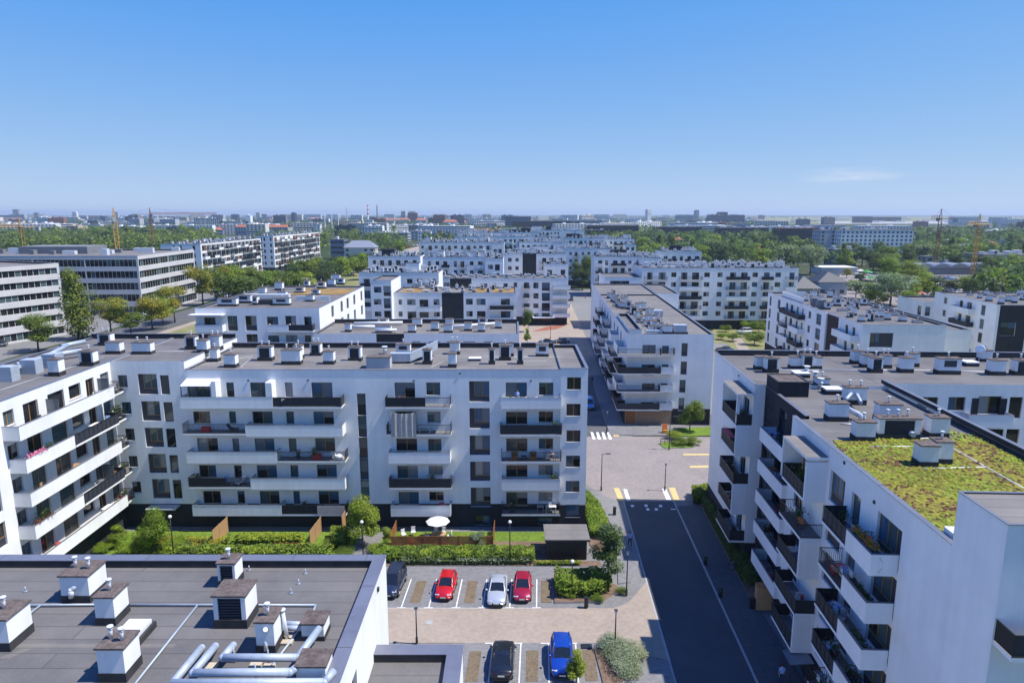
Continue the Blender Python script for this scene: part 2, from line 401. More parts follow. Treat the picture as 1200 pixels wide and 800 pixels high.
        if par.get('B', 1): d.face([(ix0, iy1, zd), (ix1, iy1, zd), (ix1, iy1, z1), (ix0, iy1, z1)], fm)
        if par.get('L', 1): d.face([(ix0, iy0, zd), (ix0, iy1, zd), (ix0, iy1, z1), (ix0, iy0, z1)], fm)
        if par.get('R', 1): d.face([(ix1, iy1, zd), (ix1, iy0, zd), (ix1, iy0, z1), (ix1, iy1, z1)], fm)
        d.build('roof', [M[roof], M['plinth_felt']], s.root)
        k = s.copi(cop); o = .05; t = .035
        if par.get('F', 1): s.cop.box(x0-o, x1+o, y0-o, iy0+.01, z1+.002, z1+t, k)
        if par.get('B', 1): s.cop.box(x0-o, x1+o, iy1-.01, y1+o, z1+.002, z1+t, k)
        if par.get('L', 1): s.cop.box(x0-o, ix0+.01, iy0+.012, iy1-.012, z1+.002, z1+t, k)
        if par.get('R', 1): s.cop.box(ix1-.01, x1+o, iy0+.012, iy1-.012, z1+.002, z1+t, k)
        return zd
    def copi(s, n):
        if not hasattr(s, 'cm'): s.cm = []
        if n not in s.cm: s.cm.append(n)
        return s.cm.index(n)
    def done(s):
        if s.w.f: s.w.build('wall', [M[m] for m in s.mats], s.root)
        if s.cop.f: s.cop.build('coping', [M[m] for m in s.cm], s.root)
        return s
    # ---------------- balconies
    def fbox(s, mb, face, c, a0, a1, o0, o1, z0, z1, m=0, mt=None):
        if face == 'F': mb.box(a0, a1, c-o1, c-o0, z0, z1, m, mt)
        elif face == 'B': mb.box(a0, a1, c+o0, c+o1, z0, z1, m, mt)
        elif face == 'L': mb.box(c-o1, c-o0, a0, a1, z0, z1, m, mt)
        else: mb.box(c+o0, c+o1, a0, a1, z0, z1, m, mt)
    def balcony(s, face, c, a0, a1, z, depth=1.5, kind='white', ends='01', h=1.08, m='white', slab=.2, screen=None, o0=0.0):
        s.balc = getattr(s, 'balc', []); s.balc.append((face, c, a0, a1, z, depth, kind, o0))
        b = MB(); F = lambda *q, **k: s.fbox(b, face, c, *q, **k)
        F(a0, a1, o0+.003, depth, z-slab, z, 0, 2)
        if kind == 'white':
            F(a0, a1, depth-.13, depth+.003, z+.001, z+h, 0); F(a0-.015, a1+.015, depth-.15, depth+.02, z+h, z+h+.03, 1)
            F(a0, a1, depth+.0035, depth+.006, z-slab-.01, z+.0005, 0)
            for e in ends:
                x = a0 if e == '0' else a1-.13
                F(x, x+.13, o0+.003, depth-.131, z+.001, z+h, 0); F(x-.01, x+.14, o0+.003, depth-.152, z+h, z+h+.03, 1)
        ob = b.build('balcony', [M[m], M['coping'], M['flags']], s.root)
        if kind != 'white':
            r = MB(); G = lambda *q, **k: s.fbox(r, face, c, *q, **k)
            far = s.far; st = .14 if not far else .3; tw = .022 if not far else .05
            n = max(2, int((a1-a0)/st))
            G(a0, a1, depth-.06, depth-.01, z+h-.03, z+h+.02, 0); G(a0, a1, depth-.055, depth-.015, z+.06, z+.1, 0)
            if kind == 'screen':                       # privacy mat tied behind the bars
                G(a0+.03, a1-.03, depth-.075, depth-.062, z+.08, z+h-.04, 1); st *= 4; n = max(2, n//5); tw *= 1.6
            if kind == 'half':
                am = a0+(a1-a0)*.62; G(a0+.03, am, depth-.075, depth-.062, z+.08, z+h-.04, 1)
            for k in range(n+1):
                a = a0+(a1-a0-tw)*k/n; G(a, a+tw, depth-.045, depth-.022, z-.1 if k in (0, n) else z+.1, z+h-.03, 0)
            for e in ends:
                a = a0 if e == '0' else a1-.05
                G(a, a+.05, o0+.01, depth-.062, z+h-.03, z+h+.02, 0); G(a, a+.04, o0+.01, depth-.062, z+.06, z+.1, 0)
                k = max(2, int((depth-o0)/(st if kind != 'screen' else st/4)))
                for j in range(k): oo = o0+.02+(depth-o0-.08)*j/k; G(a+.01, a+.033, oo, oo+tw, z+.1, z+h-.03, 0)
                if kind == 'screen': G(a+.035, a+.045, o0+.02, depth-.08, z+.08, z+h-.04, 1)
            r.build('railing', [M['steel_black'], M[screen or 'screen']], ob)
        return ob
    def lip(s, face, c, a0, a1, z, h, t=.28, name='parapet', m='plinth_felt'):
        """raised parapet: felted inside, rendered outside, metal on top"""
        b = MB(); s.fbox(b, face, c, a0, a1, -t, -.03, z, z+h, 0); s.fbox(b, face, c, a0, a1, -.029, .004, z-.3, z+h, 1); s.fbox(b, face, c, a0-.03, a1+.03, -t-.04, .05, z+h+.002, z+h+.04, 2)
        return s.part(name, b, [m, 'white', 'coping'])
    def part(s, name, mb, mats): return mb.build(name, [M[m] for m in mats], s.root)
    # ---------------- roof furniture
    def chimney(s, x, y, z, w, d, h, kind='plain', pipes=1, rz=0):
        m, c, p = chimney_mesh(w, d, h, kind, s.far)
        o = mk('chimney', m, s.root, (x, y, z), rz); s.nch += 1
        if c is not None:
            mk('chimney_cap', c, o)
            for k in range(pipes):
                px = 0 if pipes == 1 else (k/(pipes-1)-.5)*w*.5
                mk('vent_pipe', p, o, (px, s.r.uniform(-.1, .1)*d, round(h, 1)+.1))
        return o
    def chim_px(s, x0, x1, yb, z, h, d=None, kind='plain', pipes=1):
        a, y = s.pix(x0, yb, 'z', z); b, y2 = s.pix(x1, yb, 'z', z); w = max(.4, abs(b-a)); d = d or min(w, 1.0)
        return s.chimney((a+b)/2, (y+y2)/2+d/2, z, w, d, h, kind, pipes)
    def clutter(s, x0, x1, y0, y1, z, n, hmin=.8, hmax=1.7, flat=.25, rows=2):
        r = s.r
        for k in range(n):
            if s.nch >= 95: break
            x = x0+(x1-x0)*((k+.5)/n + r.uniform(-.35, .35)/n); row = k % rows
            y = y0+(y1-y0)*((row+.5)/rows+r.uniform(-.3, .3)/rows)
            if r.random() < flat: s.chimney(x, y, z, r.choice([1.2, 1.6, 2.0]), r.choice([.8, 1.0]), r.choice([.4, .5, .6]), 'plain')
            else: s.chimney(x, y, z, r.choice([.7, .9, 1.1, 1.4]), r.choice([.7, .8, 1.0]), round(r.uniform(hmin, hmax), 1), r.choice(['plain', 'plain', 'grille', 'sidegrille', 'squaregrille']), r.choice([1, 1, 2]))
    def wires(s, runs, z, name='lightning_wire', r=.022, mat='galv_white'):
        mb = MB()
        for run in runs:
            for p, q in zip(run, run[1:]): mb.bar((p[0], p[1], z+.06), (q[0], q[1], z+.06), r, 5)
        return s.part(name, mb, [mat])
    def cowl(s, x, y, z, h=.6, r=.12):
        mb = MB(); mb.bar((0, 0, 0), (0, 0, h), r, 10); mb.bar((0, 0, h), (0, 0, h+.06), r*1.7, 10); mb.bar((0, 0, h*.55), (0, 0, h*.62), r*1.3, 10)
        return mb.build('vent_pipe', [M['galv_white']], s.root, (x, y, z))
    def hatch(s, x, y, z, w=1.2, d=1.2, h=.45):
        mb = MB(); mb.box(-w/2, w/2, -d/2, d/2, 0, h*.7, 0); mb.box(-w/2-.04, w/2+.04, -d/2-.04, d/2+.04, h*.7+.002, h, 1)
        return mb.build('skylight', [M['plinth_felt'], M['roof_white']], s.root, (x, y, z))
    # ---------------- regular facade
    def auto(s, face, c, a0, a1, floors, seed, bay=3.4, balc=.5, fh=3.0, depth=1.4, kinds=('white', 'rail', 'screen'), style=None, wmin=1.0, skip0=False, stag=True, limit=90):
        """floors = list of floor levels; returns openings and builds balconies"""
        r = random.Random(seed); n = max(1, int((a1-a0)/bay)); bw = (a1-a0)/n; ops = []
        cols = []
        for k in range(n):
            t = r.random()
            cols.append(('door' if t < balc else ('panel' if t < balc+.18 else 'win'), r.uniform(.42, .6)*bw, r.uniform(-.12, .12)*bw))
        for fi, z in enumerate(floors):
            k = 0
            while k < n:
                kind, w, off = cols[k]; ac = a0+bw*(k+.5)+off
                w = max(wmin, min(w, bw*.72))
                if len(ops) < limit:
                    if kind == 'door': ops.append((ac-w/2, ac+w/2, z+.05, z+2.3, style or r.choice(['dark2', 'wood2', 'dark3'])))
                    elif kind == 'panel': ops.append((ac-w*.4, ac+w*.4, z+.25, z+2.35, 'panel1' if s.far else 'panel2'))
                    else: ops.append((ac-w*.42, ac+w*.42, z+.85, z+2.3, style or r.choice(['dark2', 'wood2'])))
                k += 1
            if balc > 0 and not (skip0 and fi == 0):
                k = 0
                while k < n:
                    if cols[k][0] == 'door':
                        e = k
                        while e+1 < n and cols[e+1][0] == 'door' and e-k < 2: e += 1
                        kd = kinds[(fi+k) % len(kinds)] if stag else r.choice(kinds)
                        s.balcony(face, c, a0+bw*k+.15, a0+bw*(e+1)-.15, z, depth, kd)
                        k = e+1
                    else: k += 1
        return ops
# ================================================================== long white block across the middle of the photo
A = Bld('apartment_building', 'long white six storey block with stacked balconies behind the hedge and car park', 'apartment building', 0, 74.6)
W = [(264.7,275,448,465,'dark1'),(292.7,317,448,465.4,'wood2'),(333.5,343.5,448,465,'dark1'),(364.5,390,448,466,'wood2'),(219,247,449,466.4,'wood3'),
 (226,247,482,496,'wood3'),(268,277,482,496,'dark1'),(295.5,320,482,496.5,'wood2'),(335,345,482,496.5,'dark1'),(367,391.5,482,497,'wood2'),
 (230.6,256,513,529,'wood2'),(272,281,513.5,529,'dark1'),(298,322,513.5,528.5,'wood2'),(338,348,513.5,529,'dark1'),(369,393,513,529,'wood2'),
 (233,254,544.6,559.5,'wood2'),(274,284,544.8,560,'dark1'),(300.6,325,544.6,560,'wood2'),(340,350,544.6,559,'dark1'),(371,395,544,559,'wood2'),
 (237.6,259.5,575,590,'wood2'),(278,287.5,575,590,'dark1'),(304,328,575,590.6,'wood2'),(343.5,352,575,590.5,'dark1'),(373,397.5,575,591,'wood2'),
 (241,262,605.5,621,'wood2'),(281.5,290,606,622,'dark1'),(313,322,605.5,621,'dark1'),(332,355,605.5,620,'dark2'),
 (462,486.6,448,466,'wood2'),(499.3,516,448,463,'wood2'),(463,488,482,497,'wood2'),(500.6,516.4,482,495,'wood2'),(464.3,489,513.6,528.4,'wood2'),(501.5,517.4,514,528.4,'wood2'),
 (465.6,490,545.5,560.5,'wood2'),(502.4,519,545.6,556.2,'wood2'),(467,491,576,591,'wood2'),(503,520,576,586.6,'wood2'),(470,492,606.6,624,'dark2'),(505,522,607,616,'dark2'),
 (549.6,573.6,446.5,470.6,'psideL'),(550,574,478,502,'psideL'),(550.3,574.3,510,533,'psideL'),(550.8,574.5,540.6,563.4,'psideL'),(551.6,575,571,593.6,'psideL'),(557,574,604,614,'dark2'),
 (592.7,617.4,448,465.2,'wood2'),(631.7,648.4,448.2,463,'wood2'),(593,617.8,482.3,497,'wood2'),(631.4,648,482,494.8,'wood2'),(593.3,618,513.5,529,'wood2'),(631.4,648,513.6,526,'wood2'),
 (593.2,618,544.6,559,'wood2'),(631.2,647.8,544.6,556.6,'wood2'),(593.3,618,576.4,592,'wood2'),(631.2,647.3,576.4,586.6,'wood2'),(593.5,618,606.5,622,'dark2'),(631,647,606.6,613,'dark2')]
opsF = A.rects('F', 0, W)
st = [A.pix(417.6, 461, 'y', 0), A.pix(428, 461, 'y', 0)]
sx0, sx1 = A.pix(421, 530, 'y', 0)[0], A.pix(431, 530, 'y', 0)[0]
zt = st[0][1]; nseg = 5; zb = 3.2
for k in range(nseg):
    z0 = zb+(zt-zb)*k/nseg; z1 = zb+(zt-zb)*(k+1)/nseg
    opsF.append((sx0, sx1, z0+(.001 if k else 0), z1-.12, 'panel1' if k % 2 else 'dark1'))
zA = A.block(-36.7, 5.45, 0, 13.6, 0, 18.8, {'F': opsF}, 'FBL', base=(2.85, 'dark'), patches={'F': [(sx0, sx1, zb, zt, 'dark')]}, par={'R': 0, 'L': 0}, deck=.12, roof='felt_light')
opsE = A.rects('F', -.32, [(664.7,680.8,442,456.5),(664,680.2,473,487.4),(664,680,504,517.7),(663.4,679.6,533.6,547.3),(663,679,563.2,576.6)], 'wood2')+A.rects('F', -.32, [(663.3,678.7,591,605.4)], 'dark1')
opsR = A.auto('R', 8.5, 1, 13, [3.15+3.2*k for k in range(5)], 5, 4.2, 0)
A.block(5.45, 8.5, -.32, 13.6, 0, 19.05, {'F': opsE, 'R': opsR}, 'FRBL', base=(2.85, 'dark'), deck=.37, par={'L': 0}, roof='felt_light')
A.lip('B', 13.6, -36.7, 5.4, 18.84, .5); A.lip('L', -36.7, .1, 13.2, 18.84, .02)
def balA(x0, x1, ytop, kind, depth=1.5, dz=1.08, **k):
    a0, z = A.pix(x0, ytop, 'y', -depth); a1, _ = A.pix(x1, ytop, 'y', -depth)
    return A.balcony('F', 0, a0, a1, z-dz, depth, kind, **k)
balA(210.5, 319, 465.5, 'white', ends='0'); balA(319.3, 399.5, 465.7, 'screen', ends='1')
balA(213, 286.6, 497, 'rail', ends='0'); balA(287, 401, 498.7, 'white', ends='01')
balA(218, 324, 530, 'white', ends='01'); balA(324.5, 404, 529.4, 'rail', ends='1')
balA(220, 292.6, 560, 'half', ends='0'); balA(293.2, 404, 561, 'white', ends='01')
balA(225, 329.3, 592, 'white', ends='01'); balA(329.8, 405, 592, 'half', ends='1')
balA(451, 527, 466, 'half', ends='01', depth=1.35); balA(452.5, 528, 498, 'rail', ends='01', depth=1.35); balA(455, 527.4, 530.4, 'white', depth=1.35); balA(455.6, 528.6, 561, 'screen', depth=1.35); balA(457.7, 528, 592.6, 'white', depth=1.35)
balA(587, 658, 466, 'white', depth=1.35); balA(586, 658.6, 498.2, 'screen', depth=1.35); balA(587.5, 658, 530, 'rail', depth=1.35); balA(588, 656.6, 562, 'white', depth=1.35); balA(588, 656.6, 592, 'rail', depth=1.35)
# balcony dividers and the canopy at the top left loggia
mb = MB(); x, z = A.pix(320.5, 466, 'y', 0)
for zf in (15.55, ): mb.box(x-.35, x+.35, -1.35, -.004, zf, zf+2.1, 0)
A.part('balcony_divider', mb, ['white'])
mb = MB(); a0, z0 = A.pix(211, 452, 'y', -1.4); a1, _ = A.pix(247, 452, 'y', -1.4)
mb.face([(a0, -1.45, z0), (a1, -1.45, z0), (a1+.1, -.004, z0+.5), (a0+.1, -.004, z0+.5)], 0); mb.face([(a0+.1, -.004, z0+.45), (a1+.1, -.004, z0+.45), (a1, -1.45, z0-.05), (a0, -1.45, z0-.05)], 0)
mb.face([(a0, -1.45, z0-.05), (a1, -1.45, z0-.05), (a1, -1.45, z0), (a0, -1.45, z0)], 0); mb.box(a1, a1+.5, -1.4, -.004, z0-1.6, z0+.5, 0); mb.box(a0, a0+.07, -1.4, -1.33, z0-1.6, z0-.06, 1); mb.box(a0+.95, a0+1.02, -1.4, -1.33, z0-1.6, z0-.06, 1)
A.part('canopy', mb, ['white', 'frame_dark'])
# beige sheets hung on two balconies
for (x0, x1, y0, y1, dp, mt) in ((371.5, 404, 592.5, 602.5, 1.53, 'fabric'),):
    a0, z1 = A.pix(x0, y0, 'y', -dp); a1, z0 = A.pix(x1, y1, 'y', -dp); mb = MB(); mb.box(a0, a1, -dp-.02, -dp, z0, z1, 0); tag(mb.build('balcony_screen', [M[mt]], None, (0, 74.6, 0)), 'tan cloth screen tied over a first floor railing of the wide balcony stack', 'screen')
a0, z1 = A.pix(457.5, 482.5, 'y', -1.38); a1, z0 = A.pix(488, 511.5, 'y', -1.38); mb = MB(); zc = z1
n = 12
for i in range(n):
    xa, xb = a0+(a1-a0)*i/n, a0+(a1-a0)*(i+1)/n; f = lambda x: -.55*math.sin(math.pi*(x-a0)/(a1-a0))
    g = lambda i: .05*math.sin(i*2.4)
    for (za, zb_) in ((0, .5), (.5, 1)):
        za2 = lambda x, t: (z1+f(x)*.35)*(1-t)+z0*t
        mb.face([(xa, -1.4+g(i), za2(xa, zb_)), (xb, -1.4+g(i+1), za2(xb, zb_)), (xb, -1.4+g(i+1), za2(xb, za)), (xa, -1.4+g(i), za2(xa, za))], 0, True)
tag(mb.build('sun_cloth', [M['fabric']], None, (0, 74.6, 0)), 'large grey beige cloth hung as a sunshade over a fourth floor balcony', 'sun cloth')
# roof furniture of the long block
for q in ((246,255,424,1.5,'plain',1),(263,276,431,1.5,'plain',1),(302,318.5,423,1.7,'grille',2),(330,352,427.5,1.7,'plain',2),(344,354,421,1.6,'plain',1),(363.6,375.5,417,1.5,'grille',2),(379,391,427,1.5,'plain',1),(408,423,423.5,1.7,'grille',2),
          (464,480.5,415,1.2,'squaregrille',1),(495.6,505.4,427,1.7,'grille',1),(527,538.6,415.5,1.5,'plain',2),(525,534.6,431,1.6,'plain',0),(573,579.6,427,1.8,'grille',1),(585,598.6,422.5,1.8,'grille',1),(597,602,418,1.7,'plain',0),(606,613,427,1.8,'grille',1),(628.5,642.5,418.5,1.5,'squaregrille',1)):
    A.chim_px(q[0], q[1], q[2], zA, q[3], None, q[4], q[5])
x, y = A.pix(443, 432, 'z', zA); mb = MB(); mb.box(x-1.35, x+1.35, y+.1, y+1.5, zA, zA+1.25, 0); mb.box(x-1.42, x+1.42, y+.03, y+1.57, zA+1.252, zA+1.32, 1); A.part('plant_box', mb, ['pale_grey', 'cap'])
x, y = A.pix(472, 426, 'z', zA); mb = MB(); mb.box(x-1.5, x+.9, y, y+1.0, zA+.25, zA+1.2, 0)
mb.face([(x+.9, y, zA+.25), (x+3.6, y+4, zA+.9), (x+3.6, y+4, zA+1.9), (x+.9, y, zA+1.2)], 0); mb.face([(x+.9, y, zA+1.2), (x+3.6, y+4, zA+1.9), (x+3.6, y+5, zA+1.9), (x+.9, y+1, zA+1.2)], 0); mb.face([(x+3.6, y+5, zA+.9), (x+.9, y+1, zA+.25), (x+.9, y+1, zA+1.2), (x+3.6, y+5, zA+1.9)], 0); mb.face([(x+3.6, y+4, zA+.9), (x+3.6, y+5, zA+.9), (x+3.6, y+5, zA+1.9), (x+3.6, y+4, zA+1.9)], 0)
for k in (-1.2, .4, 2.4): mb.box(x+k, x+k+.1, y+.4+max(0, k)*1.2, y+.5+max(0, k)*1.2, zA, zA+.9, 0)
A.part('air_duct', mb, ['galv'])
for q in ((556.5,423,1.4,1.0,.35),(488,421,.8,.8,.3)): x, y = A.pix(q[0], q[1], 'z', zA); A.hatch(x, y+.4, zA, q[2], q[3], q[4])
x, y = A.pix(451, 414.5, 'z', zA); A.cowl(x, y, zA, .9, .22)
P = lambda x, y: A.pix(x, y, 'z', zA)
A.wires([[P(228, 430), P(296, 418), P(500, 418.5), P(655, 419)], [P(282, 431), P(296, 418)], [P(352, 424), P(420, 424)], [P(505, 431), P(520, 424), P(640, 424)]], zA)
mb = MB()                                             # little air inlets under the eaves
for x, y in ((233,445.5),(291,445.5),(361,445.5),(485,446),(539,437.5),(622,446)):
    a, z = A.pix(x, y, 'y', 0); mb.box(a-.1, a+.1, -.06, -.003, z-.08, z+.08, 0)
A.part('wall_vent', mb, ['slate'])
A.done()
# ================================================================== left block: corner piece and the wing that runs towards the camera
Lb = Bld('apartment_building', 'white block at far left with long sunlit balconies facing right and open terraces', 'apartment building', -45, 74.6)
LW = [(161,185.5,438,462,'psideL'),(187,199.5,439.5,462,'dark1'),(165,189,470,493,'psideL'),(191,204,471,494,'dark1'),(169,192.5,501,523.6,'psideL'),(194,207,502,524,'dark1'),(173,196,531.5,554,'psideL'),(198,210,533,554,'dark1'),(177.6,200.4,561,583.7,'psideL'),(202,214,562,584,'dark1'),
      (137.5,150,439.5,454,'wood2'),(142,154.5,471,485,'dark2'),(146,158.5,502,516,'dark2'),(150,162,534,547,'dark2'),(154,166,564,577,'dark2')]
ops = Lb.rects('F', 0, LW)
ops = [o for o in ops if o[0] > .05 and o[1] < 8.2]
zL = Lb.block(0, 8.3, 0, 15, 0, 19.8, {'F': ops}, 'FRB', base=(2.85, 'dark'), par={'L': 0, 'F': 0}, deck=.12)
wing = []
fl = [16.45, 13.3, 10.1, 6.95, 3.75]
RW = [(-14.0,-12.0,0,1,'wood2'),(-10.6,-8.2,.0,0,'wood1'),(-7.4,-5.5,.9,0,'wood1'),(-4.6,-3.2,0,0,'wood2'),(-2.0,-.5,0,0,'wood1'),(-16.5,-15.2,.9,0,'wood2'),(-20,-18,.0,0,'panel2')]
for k, z in enumerate(fl):
    for a0, a1, dz, _, st in RW: wing.append((a0, a1, z+max(.06, dz), z+2.3, st))
zW = Lb.block(-11, 0, -26, 15, 0, 19.8, {'R': wing}, 'FRBL', base=(2.85, 'dark'), par={'R': 1}, deck=.15)
spec = [[('white', -16.9, -2.3)], [('white', -16.6, -9.7), ('screen', -9.6, -2.0)], [('white', -16.6, -2.0)], [('white', -16.6, -9.4), ('screen', -9.3, -2.0)], [('white', -16.6, -2.0)]]
for z, row in zip(fl, spec):
    for kd, a0, a1 in row:
        Lb.balcony('R', 0, a0, a1, z, 1.55, kd, '0' if a0 < -12 else '1', screen='slate')
    Lb.balcony('R', 0, -1.9, -.15, z, 1.3, 'rail', '01')
# glass wind screens standing on the balconies
for z, a in ((16.45, -10.9), (16.45, -2.6), (6.95, -3.4)):
    mb = MB(); mb.box(.02, 1.2, a-.02, a+.02, z+.05, z+1.95, 0); mb.box(.02, 1.2, a-.04, a+.04, z+1.951, z+2.0, 1); Lb.part('glass_screen', mb, ['gl_blind', 'frame_dark'])
for q in ((57,70,441,1.7,'plain',1),(94,110,429,1.6,'grille',1),(124,141,415,1.4,'plain',0),(155,177,415.5,1.4,'plain',2),(115,130,405,1.5,'grille',2),(217,229.5,410,1.6,'grille',1),(231,243,413.5,1.5,'plain',1),(245,258,410.5,1.7,'plain',2)):
    x0, y0 = Lb.pix(q[0], q[2], 'z', zW); Lb.chim_px(q[0], q[1], q[2], zW, q[3], None, q[4], q[5])
# big lagged ducts on the wing roof
mb = MB(); r_ = .27
for pts in ([(20,436),(52,427),(80,412)], [(0,446),(38,434)], [(62,424),(96,418)], [(72,413),(100,407)]):
    mb.path([Lb.pix(px, py, 'z', zW)+(zW+.75,) for px, py in pts], r_, 10, 0)
for px, py in ((38,437),(63,430),(10,446)):
    x, y = Lb.pix(px, py, 'z', zW); mb.box(x-.8, x+.8, y-.6, y+.6, zW, zW+1.5, 0)
Lb.part('air_duct', mb, ['galv'])
Lb.lip('B', 15, -10.9, 8.2, 19.84, .45)
P = lambda x, y: Lb.pix(x, y, 'z', zW)
Lb.wires([[P(0, 458), P(60, 438), P(122, 419)], [P(120, 412), P(215, 412)]], zW)
mb = MB(); mb.box(3.0, 6.4, -1.3, -.004, 2.6, 2.75, 0); Lb.part('canopy', mb, ['pale_grey'])
Lb.done()
# ================================================================== near roof, bottom left
N = Bld('apartment_building', 'nearest flat felted roof at bottom left with white chimneys and thick silver pipes', 'apartment building', -20, 35)
zN = N.block(-24, 13, -30, 0, 0, 17.4, {'R': [(-8.4, -7.5, 13.5, 15.9, 'wood2')]}, 'RBL', par={'F': 0}, deck=.4, pw=.62, roof='felt')
N.block(13, 17.45, -30, -3.25, 0, 14.1, {}, 'RB', par={'F': 0, 'L': 0}, deck=.42, pw=.75, roof='felt')
for q in ((71,108,706,1.45,1.5,'plain',2),(112,137,732.5,1.45,1.2,'plain',1),(116,149,799,1.5,1.2,'plain',2),(-24,14,763,1.5,1.5,'plain',1),(255,278,688,1.3,1.0,'grille',1),(250.5,291,736,1.55,1.4,'grille',0),(301,323,766,1.5,1.1,'plain',1),(353,381,750.5,.8,1.0,'plain',0),(346,384,802,.8,1.1,'plain',0)):
    mid = (q[0]+q[1])/2; hw = (q[1]-q[0])*.46; q = (mid-hw, mid+hw)+q[2:]
    N.chim_px(q[0], q[1], q[2], zN, q[3], q[4], q[5], q[6])
P = lambda x, y, z=0: N.pix(x, y, 'z', zN+z)+(zN+z,)
mb = MB()
mb.path([P(273,756,.1), P(273,756,.62), P(261,770,.62), P(349,770,.62), P(374,736,.7)], .165, 16)
mb.path([P(236,759,.1), P(236,759,.5), P(203,799,.5)], .165, 16); mb.path([P(252,757,.1), P(252,757,.7), P(226,788,.7), P(340,787,.7), P(352,779,.7)], .165, 16)
mb.path([P(200,800,.5), P(380,799,.5), P(391,786,.6)], .165, 14)
mb.path([P(332,730,.5), P(356,731,.5)], .12, 12); mb.path([P(332,735,.4), P(356,736,.4)], .12, 12)
for px, py in ((275,776),(315,778),(240,785),(300,795)): x, y, z = P(px, py); mb.bar((x, y, z), (x, y, z+.7), .03, 6)
N.part('air_duct', mb, ['galv'])
mb = MB()
for px, py in ((337,753),(300,780),(315,783),(248,782),(338,748)): x, y, z = P(px, py); mb.box(x-.25, x+.25, y-.2, y+.2, z+.004, z+.12, 0)
N.part('paving_slab', mb, ['beige'])
mb = MB(); mb.path([P(312,762,.2), P(311,741,.9), P(311,737,1.3)], .1, 10); x, y, z = P(311,760); mb.bar((x, y, z), (x, y, z+1.25), .11, 12); mb.bar((x, y, z+1.25), (x, y, z+1.3), .18, 12); N.part('vent_pipe', mb, ['galv_white'])
x, y, z = P(337, 750); mb = MB(); mb.bar((x, y, z), (x-.15, y, z+1.5), .09, 10); mb.bar((x-.15, y, z+1.5), (x-.15, y, z+1.56), .15, 10); N.part('vent_pipe', mb, ['galv_white'])
x, y, z = P(95, 703); mb = MB(); mb.path([(x-.25, y-.3, z+.35), (x-.2, y-.35, z+.75), (x+.25, y+.2, z+1.05)], .13, 12); N.part('elbow_pipe', mb, ['galv_white'])
x, y, z = P(160, 745); mb = MB(); mb.box(x-.75, x+.55, y-.75, y+.75, z, z+.3, 0); mb.box(x-.62, x+.42, y-.6, y+.62, z+.3, z+.48, 1); N.part('skylight', mb, ['plinth_felt', 'roof_white'])
mb = MB()
for run in ([(0,709),(112,708)], [(150,708),(370,708.5),(366,718),(318,780)], [(47,709),(10,738)], [(231,709),(158,801)], [(150,708.5),(112,708.5)]):
    for a, b in zip(run, run[1:]): mb.bar(P(*a, .1), P(*b, .1), .05, 8)
N.part('conduit_pipe', mb, ['galv'])
mb = MB()
for px, py in ((62,664),(292,668),(358,672),(30,693),(350,684),(341,695)): x, y, z = P(px, py); mb.bar((x, y, z), (x, y, z+.28), .03, 6); mb.bar((x, y, z+.01), (x, y, z+.05), .09, 8)
N.part('rod_holder', mb, ['galv'])
mb = MB(); a = P(14, 756); b = P(205, 756); mb.face([(a[0], a[1]-.14, zN+.004), (b[0], b[1]-.14, zN+.004), (b[0], b[1]+.14, zN+.004), (a[0], a[1]+.14, zN+.004)], 0); a = P(14, 768); mb.face([(a[0]-.5, a[1]-.2, zN+.006), (a[0]+.0, a[1]-.2, zN+.006), (a[0]+.55, a[1]+.5, zN+.006), (a[0]+.1, a[1]+.5, zN+.006)], 0); N.part('felt_strip', mb, ['felt_pale'])
mb = MB()
for k in range(6): yv = -3.2-k*5; mb.box(12.38, 13.0, yv-.012, yv+.012, 17.437, 17.441, 0)
for k in range(9): xv = -20+k*4; mb.box(xv-.012, xv+.012, -.6, .0, 17.437, 17.441, 0)
N.part('coping_joint', mb, ['slate'])
mb = MB(); x, z = N.pix(442, 690, 'x', 13); mb.box(13.0, 13.1, x-.1, x+.1, z-.1, z+.1, 0); N.part('wall_vent', mb, ['slate'])
N.done()
# ================================================================== right block along the street, L-shaped, part green roof
Rb = Bld('apartment_building', 'white L-shaped block at right with a yellow green sedum roof and dark stair tower', 'apartment building', 24.7, 81.4, -2.6)
FL = [2.8+3.1*k for k in range(5)]; ZR = 19.4
o1 = []
for k, z in enumerate(FL):
    o1 += [(-14.6, -12.6, z+.06, z+2.3, 'dark2')]
zR = Rb.block(0, 13, -15.9, 0, 0, ZR, {'L': o1}, 'FLB', base=(2.6, 'dark'), par={'R': 0, 'F': 0, 'L': 1}, deck=.3, roof='felt')
o2 = []
for k, z in enumerate(FL+[16.0]):
    if z > 16: continue
    o2 += [(-18.6, -16.4, z+.06, z+2.3, 'dark2'), (-22, -20.2, z+.06, z+2.3, 'dark2'), (-25.4, -23.4, z+.06, z+2.3, 'dark2')]
Rb.block(1.1, 13, -26.4, -15.9, 0, ZR-.05, {'L': o2}, 'L', m='dark', par={'R': 0, 'F': 0, 'B': 0}, deck=.3, roof='felt')
o3 = [(-29.9, -28.0, z+.06, z+2.3, 'dark2') for z in FL]
for k, z in enumerate(FL): o3 += [(-36.9, -34.5, z+.3, z+2.6, 'pside'), (-39.3, -38.0, z+.06, z+2.4, 'wood1'), (-44.5, -41.6, z+.06, z+2.65, 'pside')]
Rb.block(0, 13, -41.4, -26.4, 0, ZR, {'L': [o for o in o3 if o[0] > -41.3]}, 'L', base=(2.6, 'dark'), par={'R': 1, 'F': 0, 'B': 0}, deck=.3, roof='felt')
Rb.block(-.0, 12.9, -49.3, -41.4, 0, ZR, {'L': [o for o in o3 if o[0] < -41.3]}, 'LF', base=(2.6, 'dark'), par={'R': 1, 'B': 0}, deck=.3, roof='felt')
